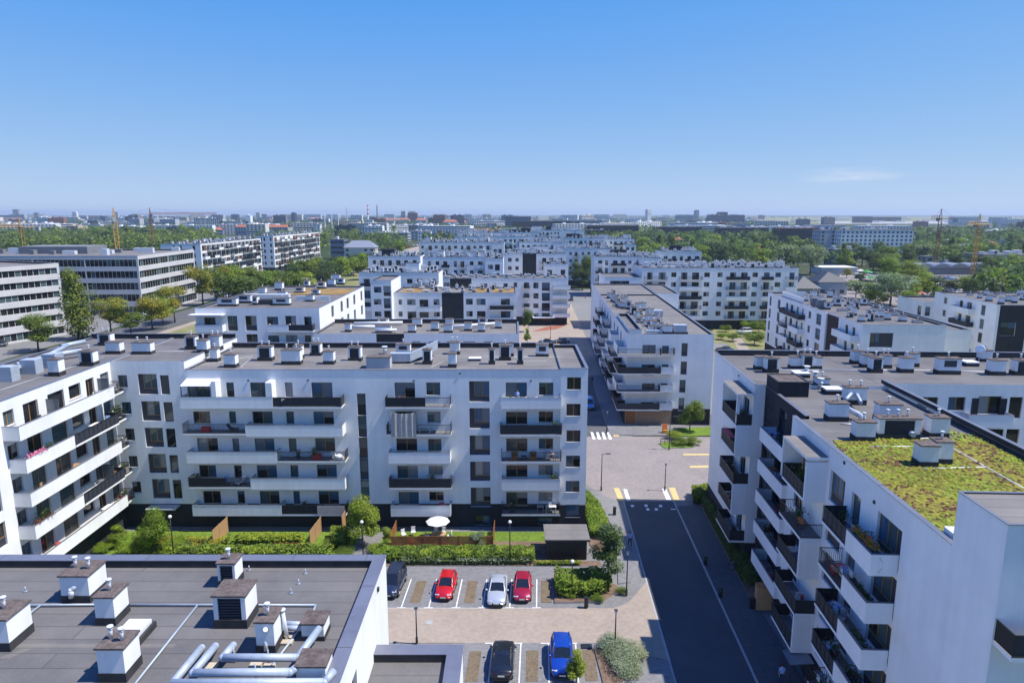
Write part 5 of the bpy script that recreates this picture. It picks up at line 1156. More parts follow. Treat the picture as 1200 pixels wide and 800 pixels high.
wood_row(22, 590, 770, 276, 287, 8, 'tree before the dark office slabs in the middle distance', 'trees before the dark offices', hh=(9, 15), kinds=('lime', 'green', 'yellow', 'dark'))
wood_row(13, 985, 1092, 340, 368, 15, 'low tree among the market stalls behind the right of centre block', 'low trees at the market', lod='mid', hh=(5, 8.5), kinds=('lime', 'silver', 'green', 'lime'))
# woods that read as one mass: leaf clumps through crown-shaped volumes
def woods(name, seed, pts, wr=(9, 17), hr=(9, 16), per=26, mats=('leaf_a', 'leaf_d2', 'leaf_b', 'leaf_c')):
    r = random.Random(seed); mb = MB()
    for (x, y) in pts:
        w = r.uniform(*wr); h = r.uniform(*hr); tone = r.randrange(len(mats)); n = per
        for k in range(n):
            d = Vector((r.gauss(0, 1), r.gauss(0, 1), r.gauss(0, 1))); d.normalize(); q = r.uniform(.7, 1.05)
            m = tone if r.random() < .75 else r.randrange(len(mats)); leaf_quad(mb, (x+d.x*w*.5*q, y+d.y*w*.5*q, h*(.58+d.z*.40*q)), w*r.uniform(.07, .15)*(26/n)**.5, d*1.2+Vector((r.uniform(-.5, .6), r.uniform(-.6, .5), r.uniform(.1, 1.0))), m, r, .8)
    o = mb.build(name, [M[m] for m in mats]); o['kind'] = 'stuff'; return o
def zone(n, x0, x1, y0, y1, seed, avoid=()):
    r = random.Random(seed); out = []
    for i in range(n):
        px, py = r.uniform(x0, x1), r.uniform(y0, y1)
        if any(a <= px <= b and c <= py <= d for a, b, c, d in avoid): continue
        out.append(at_z(px, py, 0))
    return out
woods('park_woods', 31, zone(420, 745, 1230, 276, 314, 1, AV+[(960, 1075, 285, 303), (840, 905, 279, 284), (765, 825, 278, 283)])+zone(60, 1075, 1230, 326, 350, 2, [(1050, 1150, 318, 362)]), per=44)
woods('side_woods', 32, zone(160, -420, -25, 288, 330, 23)+ zone(520, -20, 250, 270, 289, 3)+zone(300, -20, 262, 284, 298, 13)+zone(230, 298, 472, 266, 298, 4, [(384, 445, 288, 310), (430, 500, 266, 284)])+zone(120, 590, 770, 272, 285, 5), (10, 18), (11, 19), per=34)
r = random.Random(77); pts = []
while len(pts) < 4200:
    d = 850*math.exp(r.random()*2.0); px = r.uniform(-60, 1260); x = (px-600)/FPX*d
    if 880 < px and 2000 < d < 5200: continue
    if mnoise.noise((x*.0016, d*.0011, 3)) < (-.22 if d < 1500 else -.02): continue
    pts.append((x, d))
woods('distant_woods', 33, pts, (12, 26), (9, 15), 12, ('leaf_c', 'leaf_a', 'leaf_d2', 'leaf_d1'))
# ================================================================== cars
CARS = {}
def car_meshes(style):
    if style in CARS: return CARS[style]
    # stations: y (forward +), half width, bottom, shoulder z
    L_, Wd, Ht = dict(hatch=(4.0, 1.72, 1.50), sedan=(4.65, 1.82, 1.45), suv=(4.5, 1.86, 1.64), van=(4.4, 1.8, 1.82))[style]
    h = L_/2; w = Wd/2; hood = {'hatch': .92, 'sedan': .88, 'suv': 1.02, 'van': 1.0}[style]; belt = hood+.06; tail = {'hatch': 1.0, 'sedan': .98, 'suv': 1.06, 'van': 1.08}[style]
    S = [(-h, .80*w, .42, tail-.25), (-h+.06, .90*w, .30, tail-.08), (-h+.3, .97*w, .24, tail), (-h+.9, w, .2, belt+.02), (0, w, .2, belt), (h-1.35, w, .2, belt-.02), (h-.75, .985*w, .2, hood-.03), (h-.3, .93*w, .22, hood-.13), (h-.07, .82*w, .28, hood-.28), (h, .68*w, .38, hood-.42)]
    b = MB(); rows = []
    for y, hw, zb, zt in S:
        pr = [(.0, zb), (hw*.9, zb), (hw, zb+(zt-zb)*.3), (hw*1.0, zb+(zt-zb)*.62), (hw*.96, zt-.05), (hw*.86, zt), (0, zt+.035)]
        ring = [(x, y, z) for x, z in pr]+[(-x, y, z) for x, z in reversed(pr[1:-1])]
        rows.append(list(range(len(b.v), len(b.v)+len(ring)))); b.v += ring
    n = len(rows[0])
    for i in range(len(rows)-1):
        for j in range(n):
            k = (j+1) % n; b.f.append((rows[i][j], rows[i][k], rows[i+1][k], rows[i+1][j])); b.m.append(0); b.sm.append(True)
    b.f.append(tuple(rows[0])); b.m.append(0); b.sm.append(False); b.f.append(tuple(reversed(rows[-1]))); b.m.append(0); b.sm.append(False)
    for y in (-h+.02, h-.1): b.box(-w*.72, w*.72, y-.06, y+.06, .27, .36, 1)
    # wheel arches
    wy = (h-.82, -h+.80); wr = .33
    for y in wy:
        for sx in (-1, 1): b.bar((sx*(w-.03), y, .36), (sx*(w+.008), y, .36), .385, 18, 1)
    for sx in (-1, 1): b.box(sx*(w-.02), sx*(w+.012), wy[1]+.45, wy[0]-.45, .2, .28, 1)
    body = [b, None]
    # greenhouse: base ring and roof ring
    yb = {'hatch': (-h+.12, h-1.15), 'sedan': (-h+.72, h-1.35), 'suv': (-h+.14, h-1.25), 'van': (-h+.1, h-.95)}[style]; yr = {'hatch': (-h+.52, h-1.95), 'sedan': (-h+1.42, h-2.15), 'suv': (-h+.5, h-1.95), 'van': (-h+.3, h-1.7)}[style]
    g = MB(); hw0, hw1 = w*.88, w*.70; z0, z1 = belt-.06, Ht
    B = [(-hw0*.93, yb[0], z0), (hw0*.93, yb[0], z0), (hw0, 0, z0), (hw0*.9, yb[1], z0), (-hw0*.9, yb[1], z0), (-hw0, 0, z0)]
    T = [(-hw1*.95, yr[0], z1-.05), (hw1*.95, yr[0], z1-.05), (hw1, (yr[0]+yr[1])/2, z1-.01), (hw1*.95, yr[1], z1-.05), (-hw1*.95, yr[1], z1-.05), (-hw1, (yr[0]+yr[1])/2, z1-.01)]
    for i in range(6): j = (i+1) % 6; g.face([B[i], B[j], T[j], T[i]], 0)
    rf = MB(); n = 5; grid = []
    for i in range(n+1):
        row = []; y = yr[0]+(yr[1]-yr[0])*i/n
        for j in range(n+1):
            x = hw1*1.0*(-1+2*j/n); e = max(abs(-1+2*i/n), abs(-1+2*j/n)); row.append((x, y, z1+.035-.07*((2*i/n-1)**2)*.8-.06*((2*j/n-1)**2)))
        grid.append(row)
    for i in range(n):
        for j in range(n): rf.face([grid[i][j], grid[i][j+1], grid[i+1][j+1], grid[i+1][j]], 0, True)
    for sx in (-1, 1):
        for (p, q) in ((B[1], T[1]), (B[2], T[2]), (B[3], T[3])):
            p = (sx*p[0]*1.005, p[1], p[2]); q = (sx*q[0]*1.005, q[1], q[2]+.02); rf.bar(p, q, .045 if p[1] > 0.1 or p[1] < -.1 else .03, 6, 0, caps=False)
        rf.bar((sx*hw1*.98, yr[0], z1-.03), (sx*hw1*.98, yr[1], z1-.03), .04, 6, 0)
    ty = MB(); ty.bar((-.105, 0, 0), (.105, 0, 0), wr, 20, 0); ri = MB()
    for sx in (-1, 1):
        ri.bar((sx*.1055, 0, 0), (sx*.112, 0, 0), .215, 16, 0)
        for k in range(5): t = k*1.2566; ri.bar((sx*.113, 0, 0), (sx*.113, .19*math.cos(t), .19*math.sin(t)), .03, 5, 0)
    hl = MB(); hl.box(-.2, .2, -.1, .08, -.07, .07, 0); tl = MB(); tl.box(-.13, .13, -.05, .06, -.11, .11, 0)
    mi = MB(); mi.ball((0, 0, 0), .12, 0, 10, 6, .7)
    gr = MB(); gr.box(-w*.42, w*.42, -.03, .03, -.07, .07, 0); gr.box(-w*.5, w*.5, -.05, .02, -.3, -.17, 0); pl = MB(); pl.box(-.26, .26, -.012, .012, -.055, .055, 0)
    CARS[style] = dict(body=b, glass=g.mesh('car_windows', [M['gl_car']]), roof=rf, tyre=ty.mesh('tyre', [M['rubber']]), rim=ri.mesh('rim', [M['rim']]), hl=hl.mesh('headlight', [M['clear_lens']]), tl=tl.mesh('tail_light', [M['red_lens']]), mirror=mi, grille=gr.mesh('grille', [M['steel_black']]), plate=pl.mesh('number_plate', [M['plate']]), dim=(h, w, hood, tail, belt, wy, wr))
    return CARS[style]
def car(label, style, paint, x, y, heading, z=.05, roofp=None, group=None):
    """heading in degrees: 0 drives away from the camera"""
    c = car_meshes(style); h, w, hood, tail, belt, wy, wr = c['dim']
    o = thing('parked_car', label, 'car', (x, y, z), rad(heading), group)
    mk('body', c['body'].mesh('body', [M[paint], M['steel_black']]), o); mk('car_windows', c['glass'], o); mk('car_roof', c['roof'].mesh('car_roof', [M[roofp or paint]]), o)
    for wyy in wy:
        for sx in (-1, 1): wo = mk('wheel', c['tyre'], o, (sx*(w-.09), wyy, wr)); mk('rim', c['rim'], wo)
    for sx in (-1, 1):
        q = mk('headlight', c['hl'], o, (sx*w*.66, h-.2, hood-.27)); q.rotation_euler = (rad(-14), 0, rad(-22*sx))
        q = mk('tail_light', c['tl'], o, (sx*w*.74, -h+.10, tail-.24)); q.rotation_euler = (0, 0, rad(18*sx))
        mk('wing_mirror', c['mirror'].mesh('wing_mirror', [M[paint]]), o, (sx*(w+.09), h-1.5, belt+.08))
    mk('grille', c['grille'], o, (0, h-.005, hood-.42)); mk('number_plate', c['plate'], o, (0, h+.035, .48)); mk('number_plate', c['plate'], o, (0, -h-.015, .62))
    return o
SK = -2.4
car('bright red hatchback parked nose out in the far row of the car park', 'hatch', 'cp_red', -6.35, 60.65, 180+SK-2, .06)
car('silver saloon parked between two empty looking bays in the far row', 'sedan', 'cp_silver', -1.38, 59.95, 180+SK, .06, None)
car('crimson hatchback at the right of the silver saloon', 'hatch', 'cp_crimson', 1.02, 60.35, 180+SK, .06)
car('black people carrier half hidden by the white wall at the car park', 'van', 'cp_navy', -11.55, 61.2, 180+SK-3, .06)
car('black hatchback seen from behind in the near row of the car park', 'sedan', 'cp_black', -.75, 49.7, SK, .06)
car('blue sport utility car in the near row beside the corner bed', 'suv', 'cp_blue', 4.05, 49.9, 180+SK, .06)
car('sky blue van driving in the shaded street beyond the crossroads', 'van', 'cp_sky', 14.6, 124.5, 178, .05)
x, y = at_z(662, 402, 0); car('dark grey car crossing behind the roof of the long block', 'sedan', 'cp_grey', x-1, y, 92, .06)
x, y = at_z(640, 404, 0); car('black car behind the roof of the long block, left of the grey one', 'sedan', 'cp_black', x, y+1, 88, .06)
for i, (px, py, st, pt, hd, lb) in enumerate(((849, 412, 'sedan', 'cp_navy', 50, 'dark blue car parked in the garden court beside the corner block'), (872, 391, 'van', 'cp_white', 95, 'white van in the garden court before the long balconied block'), (4, 405, 'suv', 'cp_grey', 30, 'grey car in front of the left office block'), (150, 352, 'van', 'cp_white', 10, 'white van below the office corner by the yellowing trees'), (669, 352, 'van', 'cp_navy', 0, 'dark van parked at the end of the white balconies left of the street'))):
    x, y = at_z(px, py, 0); car(lb, st, pt, x, y, hd, .06)
r = random.Random(3)
for i in range(22):
    px = 1096+r.uniform(-8, 8)+(i % 6)*5; py = 346+r.uniform(-3, 6)-(i//6)*3; x, y = at_z(px, py, 0)
    car('small parked car among the market stalls on the right', r.choice(['hatch', 'sedan', 'van']), r.choice(['cp_white', 'cp_silver', 'cp_grey', 'cp_red', 'cp_white']), x, y, r.choice([80, 95, 110]), .06, None, 'cars by the market')
for i in range(26):
    px = 462+i*4.4+r.uniform(-1, 1); py = 293-i*.95+r.uniform(-.8, .8); x, y = at_z(px, py, 0)
    car('tiny car on the light street behind the white blocks', r.choice(['hatch', 'sedan']), r.choice(['cp_white', 'cp_silver', 'cp_grey', 'cp_red', 'cp_navy']), x, y, -25, .12, None, 'cars on the far street')
flat('far_street', [G(455, 297), G(485, 297), G(575, 273), G(560, 272)], .06, 'paver_beige')
# ================================================================== street furniture
def lamp(label, x, y, h, arm=True, globe=False, z=.1):
    o = thing('street_lamp', label, 'lamp', (x, y, z)); mb = MB(); mb.bar((0, 0, 0), (0, 0, h), .07, 10, 0, r2=.045); mb.bar((0, 0, 0), (0, 0, .5), .11, 10)
    if arm: mb.bar((0, 0, h), (.7, -.1, h+.12), .035, 8)
    mb.build('pole', [M['steel_black']], o); q = MB()
    if globe: q.ball((0, 0, h+.12), .19, 1); q.bar((0, 0, h-.05), (0, 0, h+.0), .12, 12, 0)
    elif arm: q.box(.5, 1.1, -.22, .02, h+.06, h+.14, 0); q.box(.6, 1.05, -.18, -.02, h+.045, h+.059, 1)
    else: q.bar((0, 0, h), (0, 0, h+.22), .1, 12, 1); q.bar((0, 0, h+.22), (0, 0, h+.26), .17, 12, 0)
    q.build('lamp_head', [M['slate'], M['lamp_glass']], o); return o
for px, py, h, arm, gl, lb in ((704.5, 575, 5.0, True, False, 'tall dark street lamp on the pavement by the crossroads'), (597.5, 662, 4.6, False, True, 'globe lamp in front of the lawn beside the dark shed'), (488.5, 754, 3.0, False, False, 'short dark post lamp on the aisle edge by the near roof corner'), (720.5, 762, 3.4, False, False, 'thin lamp in the lavender bed'), (670, 701, 3.6, False, True, 'lamp with pale post standing in the corner bed hedge'), (734, 698, 4.2, False, False, 'dark lamp at the kerb end of the corner bed'),
                           (426, 662, 4.6, False, True, 'globe lamp by the young tree at the courtyard path'), (204, 655, 4.6, False, True, 'globe lamp on the courtyard lawn at left'), (784, 527, 5.2, True, False, 'dark street lamp on the traffic island'), (779, 575, 3.4, False, False, 'slim post at the right end of the front crossing'), (711, 507, 3.4, False, False, 'slim post at the left end of the far crossing'), (645, 397, 6, True, False, 'street lamp behind the roof of the long block')):
    x, y = at_z(px, py, 0); lamp(lb, x, y, h, arm, gl)
# dark shed with pale flat roof
x0, y0 = 3.6, 66.7
o = thing('bike_shed', 'dark slatted shed with a pale flat roof at the end of the long hedge', 'shed', (x0, y0, 0)); mb = MB()
mb.box(.1, 4.3, .1, 3.2, 0, 2.2, 0); mb.box(.14, .2, .02, .1, 0, 2.2, 0)
for k in range(30): mb.box(.2+k*.135, .28+k*.135, .04, .099, .1, 2.15, 1)
mb.build('wall', [M['screen'], M['steel_black']], o); q = MB(); q.box(-.15, 4.6, -.2, 3.5, 2.2, 2.42, 1, 0); q.build('roof', [M['felt_light'], M['slate']], o); q = MB(); q.box(2.2, 2.26, -.01, .039, .1, 2.15, 0); q.build('door', [M['slate']], o)
# timber terrace fences
def fence(label, pts, h, mat='wood', z=.06, board=.12):
    o = thing('timber_fence', label, 'fence', (pts[0][0], pts[0][1], z)); mb = MB(); ps = MB()
    for (a, b) in zip(pts, pts[1:]):
        a = Vector((a[0]-pts[0][0], a[1]-pts[0][1], 0)); b = Vector((b[0]-pts[0][0], b[1]-pts[0][1], 0)); d = b-a; L_ = d.length; d.normalize(); n = Vector((-d.y, d.x, 0)); k = max(1, int(L_/board))
        ha = h if not isinstance(h, tuple) else h[0]
        for i in range(k):
            p = a+d*(i*L_/k+.008); q = a+d*((i+1)*L_/k-.008); t = .02; hh = ha+.015*math.sin(i*7.3)
            c = [p-n*t, q-n*t, q+n*t, p+n*t]; mb.prism([(v.x, v.y) for v in c], .05, hh, 0)
        for i in range(int(L_/1.9)+1): p = a+d*min(L_, i*1.9); ps.box(p.x-.05, p.x+.05, p.y-.05, p.y+.05, 0, ha+.06, 0)
    mb.build('boards', [M[mat]], o); ps.build('posts', [M[mat]], o); return o
fence('long orange brown timber fence in front of the ground floor terrace', [(-13.3, 73.2), (-13.4, 69.4), (-2.1, 69.4), (-2.0, 73.2)], 1.35)
fence('brown timber divider on the lawn at the left of the long block', [(-32.6, 73), (-32.8, 69.6)], 1.9, 'wood_pale'); fence('low brown fence running left from the lawn divider', [(-32.8, 69.5), (-35.4, 69.5)], .7, 'wood'); fence('brown timber divider on the lawn left of the courtyard path', [(-21.9, 73), (-22.1, 69.4)], 1.9, 'wood_pale'); fence('low brown fence running left from the second lawn divider', [(-22.1, 69.3), (-26, 69.3)], .6, 'wood'); fence('upright timber screen beside the entrance under the tan cloth', [(-19.1, 73.1), (-19.1, 71.6)], 2.6, 'wood_pale')
# terrace furniture
def umbrella(label, x, y, z, h, r_, mat='canvas'):
    o = thing('parasol', label, 'parasol', (x, y, z)); mb = MB(); mb.bar((0, 0, 0), (0, 0, h), .03, 8); mb.build('pole', [M['rim']], o); q = MB(); n = 8
    P_ = [(r_*math.cos(k*6.283/n), r_*math.sin(k*6.283/n), h-.38) for k in range(n)]
    for k in range(n): a, b = P_[k], P_[(k+1) % n]; mid = ((a[0]+b[0])*.33, (a[1]+b[1])*.33, h-.13); q.face([a, b, mid], 0, True); q.face([b, (0, 0, h+.02), mid], 0, True); q.face([(0, 0, h+.02), a, mid], 0, True)
    q.build('canopy', [M[mat]], o); b = MB(); b.bar((0, 0, 0), (0, 0, .08), .3, 14); b.build('base', [M['slate']], o)
umbrella('white parasol over the table on the fenced terrace', -8.3, 71.4, .1, 2.45, 1.35)
def table(label, x, y, z, l=1.4, w=.8, mat='wood_pale', h=.74):
    o = thing('garden_table', label, 'table', (x, y, z)); mb = MB(); mb.box(-l/2, l/2, -w/2, w/2, h-.04, h, 0); mb.build('tabletop', [M[mat]], o)
    for sx in (-1, 1):
        for sy in (-1, 1): q = MB(); q.box(sx*(l/2-.06)-.03, sx*(l/2-.06)+.03, sy*(w/2-.06)-.03, sy*(w/2-.06)+.03, 0, h-.041, 0); q.build('leg', [M[mat]], o)
def chair(label, x, y, z, rz, mat='wood_pale', seat='canvas', group=None):
    o = thing('garden_chair', label, 'chair', (x, y, z), rad(rz), group); q = MB(); q.box(-.24, .24, -.24, .24, .42, .47, 0); q.build('seat', [M[seat]], o); q = MB(); q.box(-.24, .24, .21, .26, .5, .98, 0); q.build('backrest', [M[seat]], o)
    for sx in (-.21, .21):
        for sy in (-.21, .23): q = MB(); q.box(sx-.02, sx+.02, sy-.02, sy+.02, 0, .419 if sy < 0 else .95, 0); q.build('leg', [M[mat]], o)
table('wooden table under the white parasol on the fenced terrace', -8.2, 71.2, .1, 1.6)
for i, (dx, dy, rz, lb) in enumerate(((-1.25, .1, 90, 'chair left of the parasol table'), (1.2, 0, -90, 'chair right of the parasol table'), (-.45, .8, 0, 'chair behind the parasol table on its left'), (.45, .85, 0, 'chair behind the parasol table on its right'), (.5, -.75, 180, 'chair in front of the parasol table'))): chair(lb+' with pale cushions', -8.2+dx, 71.2+dy, .1, rz)
chair('pale lounge chair in the left corner of the fenced terrace', -12.2, 71.6, .1, 35); chair('second pale lounge chair beside it on the fenced terrace', -11.2, 72.2, .1, 10); 
mb = MB(); mb.ball((0, 0, .22), .42, 0, 14, 8, .55); tag(mb.build('floor_cushion', [M['red']], None, (-11.2, 70.4, .06)), 'red round cushion on the floor of the fenced terrace', 'cushion')
# balcony things on the long block
def on_balcony(px, ytop, depth=1.5): a, z = A.pix(px, ytop, 'y', -depth); return a, 74.6-depth*.55, z-1.08
bx, by, bz = on_balcony(390, 529.4); chair('folding chair on the third floor railed balcony', bx, by, bz+.02, 160, 'steel_black'); 
bx, by, bz = on_balcony(366, 529.4); mb = MB(); mb.bar((0, 0, 0), (0, 0, .4), .2, 10, 1, r2=.26); rr = random.Random(2)
for k in range(5): mb.bar((0, 0, .38), (.25*math.cos(k*1.3), .25*math.sin(k*1.3), 1.1), .012, 4, 0)
for i in range(120): leaf_quad(mb, (rr.gauss(0, .2), rr.gauss(0, .2), .42+rr.random()*.9), .11, (rr.uniform(-1, 1), rr.uniform(-1, 1), rr.random()), 0, rr)
pot = mb.mesh('potted_plant', [M['leaf_d2'], M['slate']]); tag(mk('potted_plant', pot, None, (bx, by, bz+.02)), 'dark leafy pot plant on the third floor railed balcony of the long block', 'pot plant')
bx, by, bz = on_balcony(400, 529.4); mb = MB(); mb.box(-.5, .5, -.3, .3, 0, .3, 0); mb.ball((0, 0, .3), .42, 0, 12, 6, .6); tag(mb.build('white_bundle', [M['canvas']], None, (bx-.5, by, bz+.02)), 'white bundle at the right end of the third floor railed balcony', 'bundle')
for px, yt, m, lb in ((603, 530, 'wood', 'rust coloured wicker armchair left of the dark table on the third floor'), (625, 530, 'wood', 'rust coloured wicker armchair right of the dark table on the third floor')):
    bx, by, bz = on_balcony(px, yt, 1.35); o = thing('wicker_armchair', lb, 'armchair', (bx, by, bz+.02)); mb = MB(); mb.box(-.38, .38, -.36, .36, .05, .42, 0); mb.build('seat', [M[m]], o); q = MB(); q.box(-.38, .38, .25, .37, .421, .85, 0); q.build('backrest', [M[m]], o)
    for sx in (-.38, .28): q = MB(); q.box(sx, sx+.1, -.36, .249, .421, .62, 0); q.build('armrest', [M[m]], o)
bx, by, bz = on_balcony(614, 530, 1.35); table('low dark table between the wicker armchairs', bx, by, bz+.02, .6, .5, 'steel_black', .45)
bx, by, bz = on_balcony(262, 560); chair('blue chair behind the half open railing on the second floor', bx, by, bz+.02, 20, 'steel_black', 'light_blue')
bx, by, bz = on_balcony(497, 498.2, 1.35); table('white table on the fourth floor balcony beside the sunshade cloth', bx, by, bz+.02, 1.3, .7, 'canvas')
bx, by, bz = on_balcony(630, 466, 1.35); chair('white chair at the left end of the top balcony with the standing person', bx, by-.1, bz+.02, 40, 'canvas'); bx, by, bz = on_balcony(650, 466, 1.35); chair('white chair at the right end of the top balcony with the standing person', bx, by-.1, bz+.02, -40, 'canvas')
bx, by, bz = on_balcony(646, 592, 1.35); table('white table on the first floor railed balcony of the right bay', bx, by, bz+.02, 1.2, .7, 'canvas'); chair('white chair beside the white table on the first floor railed balcony', bx-.1, by+.3, bz+.5-.48, 0, 'canvas')
# flower boxes on the right block
def flowers(label, X0, X1, o_, z, mats, seed):
    o = thing('flower_box', label, 'flower box', Rb.wor(o_, (X0+X1)/2)+(z,), rad(-2.6)); L_ = abs(X1-X0); mb = MB(); mb.box(-.16, .16, -L_/2, L_/2, 0, .26, 0); mb.build('planter', [M['slate']], o); r = random.Random(seed); q = MB()
    for i in range(int(L_*220)): leaf_quad(q, (r.uniform(-.26, .26), r.uniform(-L_/2, L_/2), .3+abs(r.gauss(0, .16))), .07, (r.uniform(-1, 1), r.uniform(-1, 1), r.random()), r.choice([0, 0, 0, 1, 2]), r)
    q.build('flowers', [M[m] for m in mats], o)
zt5 = FL[4]; flowers('long box of orange and red blossoms on the top white balcony, right block', -44.2, -41.3, -1.2, zt5+.95, ('leaf_l2', 'orange', 'red'), 4); flowers('green planter across the near end of the top white balcony', -44.2, -43.2, -.6, zt5+.4, ('leaf_a', 'leaf_l2', 'orange'), 5)
flowers('leafy planter on the second white balcony from the top of the near stack', -44, -42, -1.1, FL[3]+.5, ('leaf_d2', 'leaf_a', 'leaf_c'), 6); flowers('leafy planter with pale things on the third white balcony from the top', -44, -42, -1.1, FL[2]+.5, ('leaf_d2', 'leaf_c', 'leaf_s1'), 7); flowers('pink blossoms over the railing of the far loggia on the fourth floor', -14, -11.2, -1.35, FL[3]+.85, ('pink', 'leaf_a', 'red'), 8); flowers('dark pot plants on the third floor loggia of the far stack', -15, -12.5, -1.0, FL[2]+.1, ('leaf_d2', 'leaf_c', 'leaf_d1'), 9)
X, Y = Rb.wor(-.8, -31.5); o_ = thing('pot_plant', 'pot plant on the top loggia beneath the near flat canopy', 'pot plant', (X, Y, FL[4]+.02)); mk('potted_plant', pot, o_).scale = (1.3, 1.3, 1.3)
# left wing balconies
def wing_thing(px, a, z): return (-45+.9, 74.6+a, z)
for i, (a, z, m, lb) in enumerate(((-14.8, 13.3, 'pink', 'pink blossoms in pots on a left wing balcony, third from the top'), (-15.0, 6.95, 'leaf_red', 'reddish plants on a low left wing balcony'))):
    mb = MB(); rr = random.Random(i); mb.box(-.2, .2, -1.2, 1.2, .7, .95, 1)
    for k in range(260): leaf_quad(mb, (rr.gauss(0, .15), rr.uniform(-1.2, 1.2), 1.0+abs(rr.gauss(0, .15))), .08, (rr.uniform(-1, 1), rr.uniform(-1, 1), rr.random()), 0, rr)
    tag(mb.build('flower_box', [M[m], M['slate']], None, (-45+1.35, 74.6+a, z)), lb, 'flower box')
for a, z, lb in ((-5, 13.32, 'pale garden table on the striped railing balcony of the left wing'), (-4.5, 3.77, 'pale table on the lowest balcony of the left wing')): table(lb, -44.2, 74.6+a, z, .8, 1.4, 'canvas')
# everyday things left out on the balconies
ORD = ['first', 'second', 'third', 'fourth', 'fifth']
def clutter_balconies(b, where, bayf, zs, n, seed):
    r = random.Random(seed); seen = set(); lst = list(b.balc); r.shuffle(lst); k = 0
    for (face, c, a0, a1, z, dp, kd, o0) in lst*3:
        if k >= n or not zs: break
        fl_ = min(range(len(zs)), key=lambda i: abs(zs[i]-z)); bay = bayf(face, (a0+a1)/2)
        if bay is None: continue
        it = r.choice(['pot', 'pot', 'chair', 'table', 'rack', 'box', 'lounger']); colr = r.choice(['canvas', 'wood_pale', 'slate', 'light_blue', 'wood', 'fabric', 'red'])
        nm = {'canvas': 'white', 'wood_pale': 'light wood', 'slate': 'dark', 'light_blue': 'blue', 'wood': 'brown', 'fabric': 'grey', 'red': 'red'}[colr]
        if (fl_, bay, it) in seen: continue
        seen.add((fl_, bay, it)); k += 1; a = r.uniform(a0+.6, a1-.6) if a1-a0 > 1.6 else (a0+a1)/2; o = dp*.55
        p = {'F': (a, c-o), 'L': (c-o, a), 'R': (c+o, a), 'B': (a, c+o)}[face]; X, Y = b.wor(*p); Z = z+.015; tail = f'on the {ORD[fl_]} floor {bay} of {where}'
        if it == 'pot': q = tag(mk('potted_plant', pot, None, (X, Y, Z)), 'pot plant '+tail, 'pot plant'); s_ = r.uniform(.8, 1.3); q.scale = (s_, s_, s_)
        elif it == 'chair': chair(nm+' chair '+tail, X, Y, Z, r.uniform(0, 360), 'steel_black', colr)
        elif it == 'table': table(nm+' table '+tail, X, Y, Z, r.uniform(.7, 1.3), .7, colr)
        elif it == 'rack':
            o_ = thing('drying_rack', 'laundry drying rack '+tail, 'drying rack', (X, Y, Z), r.uniform(0, 3)); q = MB()
            for sx in (-.3, .3):
                for sy in (-.6, .6): q.bar((sx*1.2, sy, 0), (-sx*1.2, sy, .95), .014, 5)
            for j in range(5): q.bar((-.32+j*.16, -.6, .95), (-.32+j*.16, .6, .95), .01, 4)
            q.build('frame', [M['rim']], o_); q = MB()
            for j in range(4): x0 = -.3+j*.17; y0 = r.uniform(-.5, 0); q.box(x0-.012, x0+.012, y0, y0+r.uniform(.3, .55), r.uniform(.3, .6), .965, j % 3)
            q.build('laundry', [M[m] for m in ('canvas', colr, 'light_blue')], o_)
        elif it == 'box':
            q = MB(); q.box(-.45, .45, -.28, .28, 0, .5, 0); q.box(-.48, .48, -.3, .3, .501, .56, 0); tag(q.build('storage_box', [M[colr]], None, (X, Y, Z)), nm+' storage box '+tail, 'box')
        else:
            o_ = thing('deck_chair', nm+' deck chair '+tail, 'deck chair', (X, Y, Z), r.uniform(0, 6)); q = MB(); q.box(-.3, .3, -.5, .3, .3, .36, 0); q.build('seat', [M[colr]], o_); q = MB(); q.face([(-.3, .3, .36), (.3, .3, .36), (.3, .75, .95), (-.3, .75, .95)], 0); q.face([(-.3, .79, .92), (.3, .79, .92), (.3, .34, .32), (-.3, .34, .32)], 0); q.build('backrest', [M[colr]], o_); q = MB()
            for sx in (-.28, .28): q.bar((sx, -.45, 0), (sx, .5, .55), .02, 5); q.bar((sx, .45, 0), (sx, -.3, .32), .02, 5)
            q.build('frame', [M['steel_black']], o_)
clutter_balconies(A, 'the long block', lambda f, a: ('left balcony stack' if a < -27 else 'inner left balcony stack' if a < -17 else 'middle balcony stack' if a < -5 else 'right balcony stack') if f == 'F' else None, [3.0, 6.2, 9.2, 12.4, 15.5], 40, 3)
clutter_balconies(Lb, 'the left wing', lambda f, a: 'corner balcony' if a > -2 else 'near balcony' if a < -11 else 'inner balcony', [3.75, 6.95, 10.1, 13.3, 16.45], 30, 4)
clutter_balconies(Rb, 'the right block', lambda f, a: None if f == 'F' else ('near white balcony' if a < -41 else 'near railed balcony' if a < -36 else 'middle loggia' if a < -28 else 'recessed white balcony' if a < -18 else 'far loggia'), FL, 46, 5)
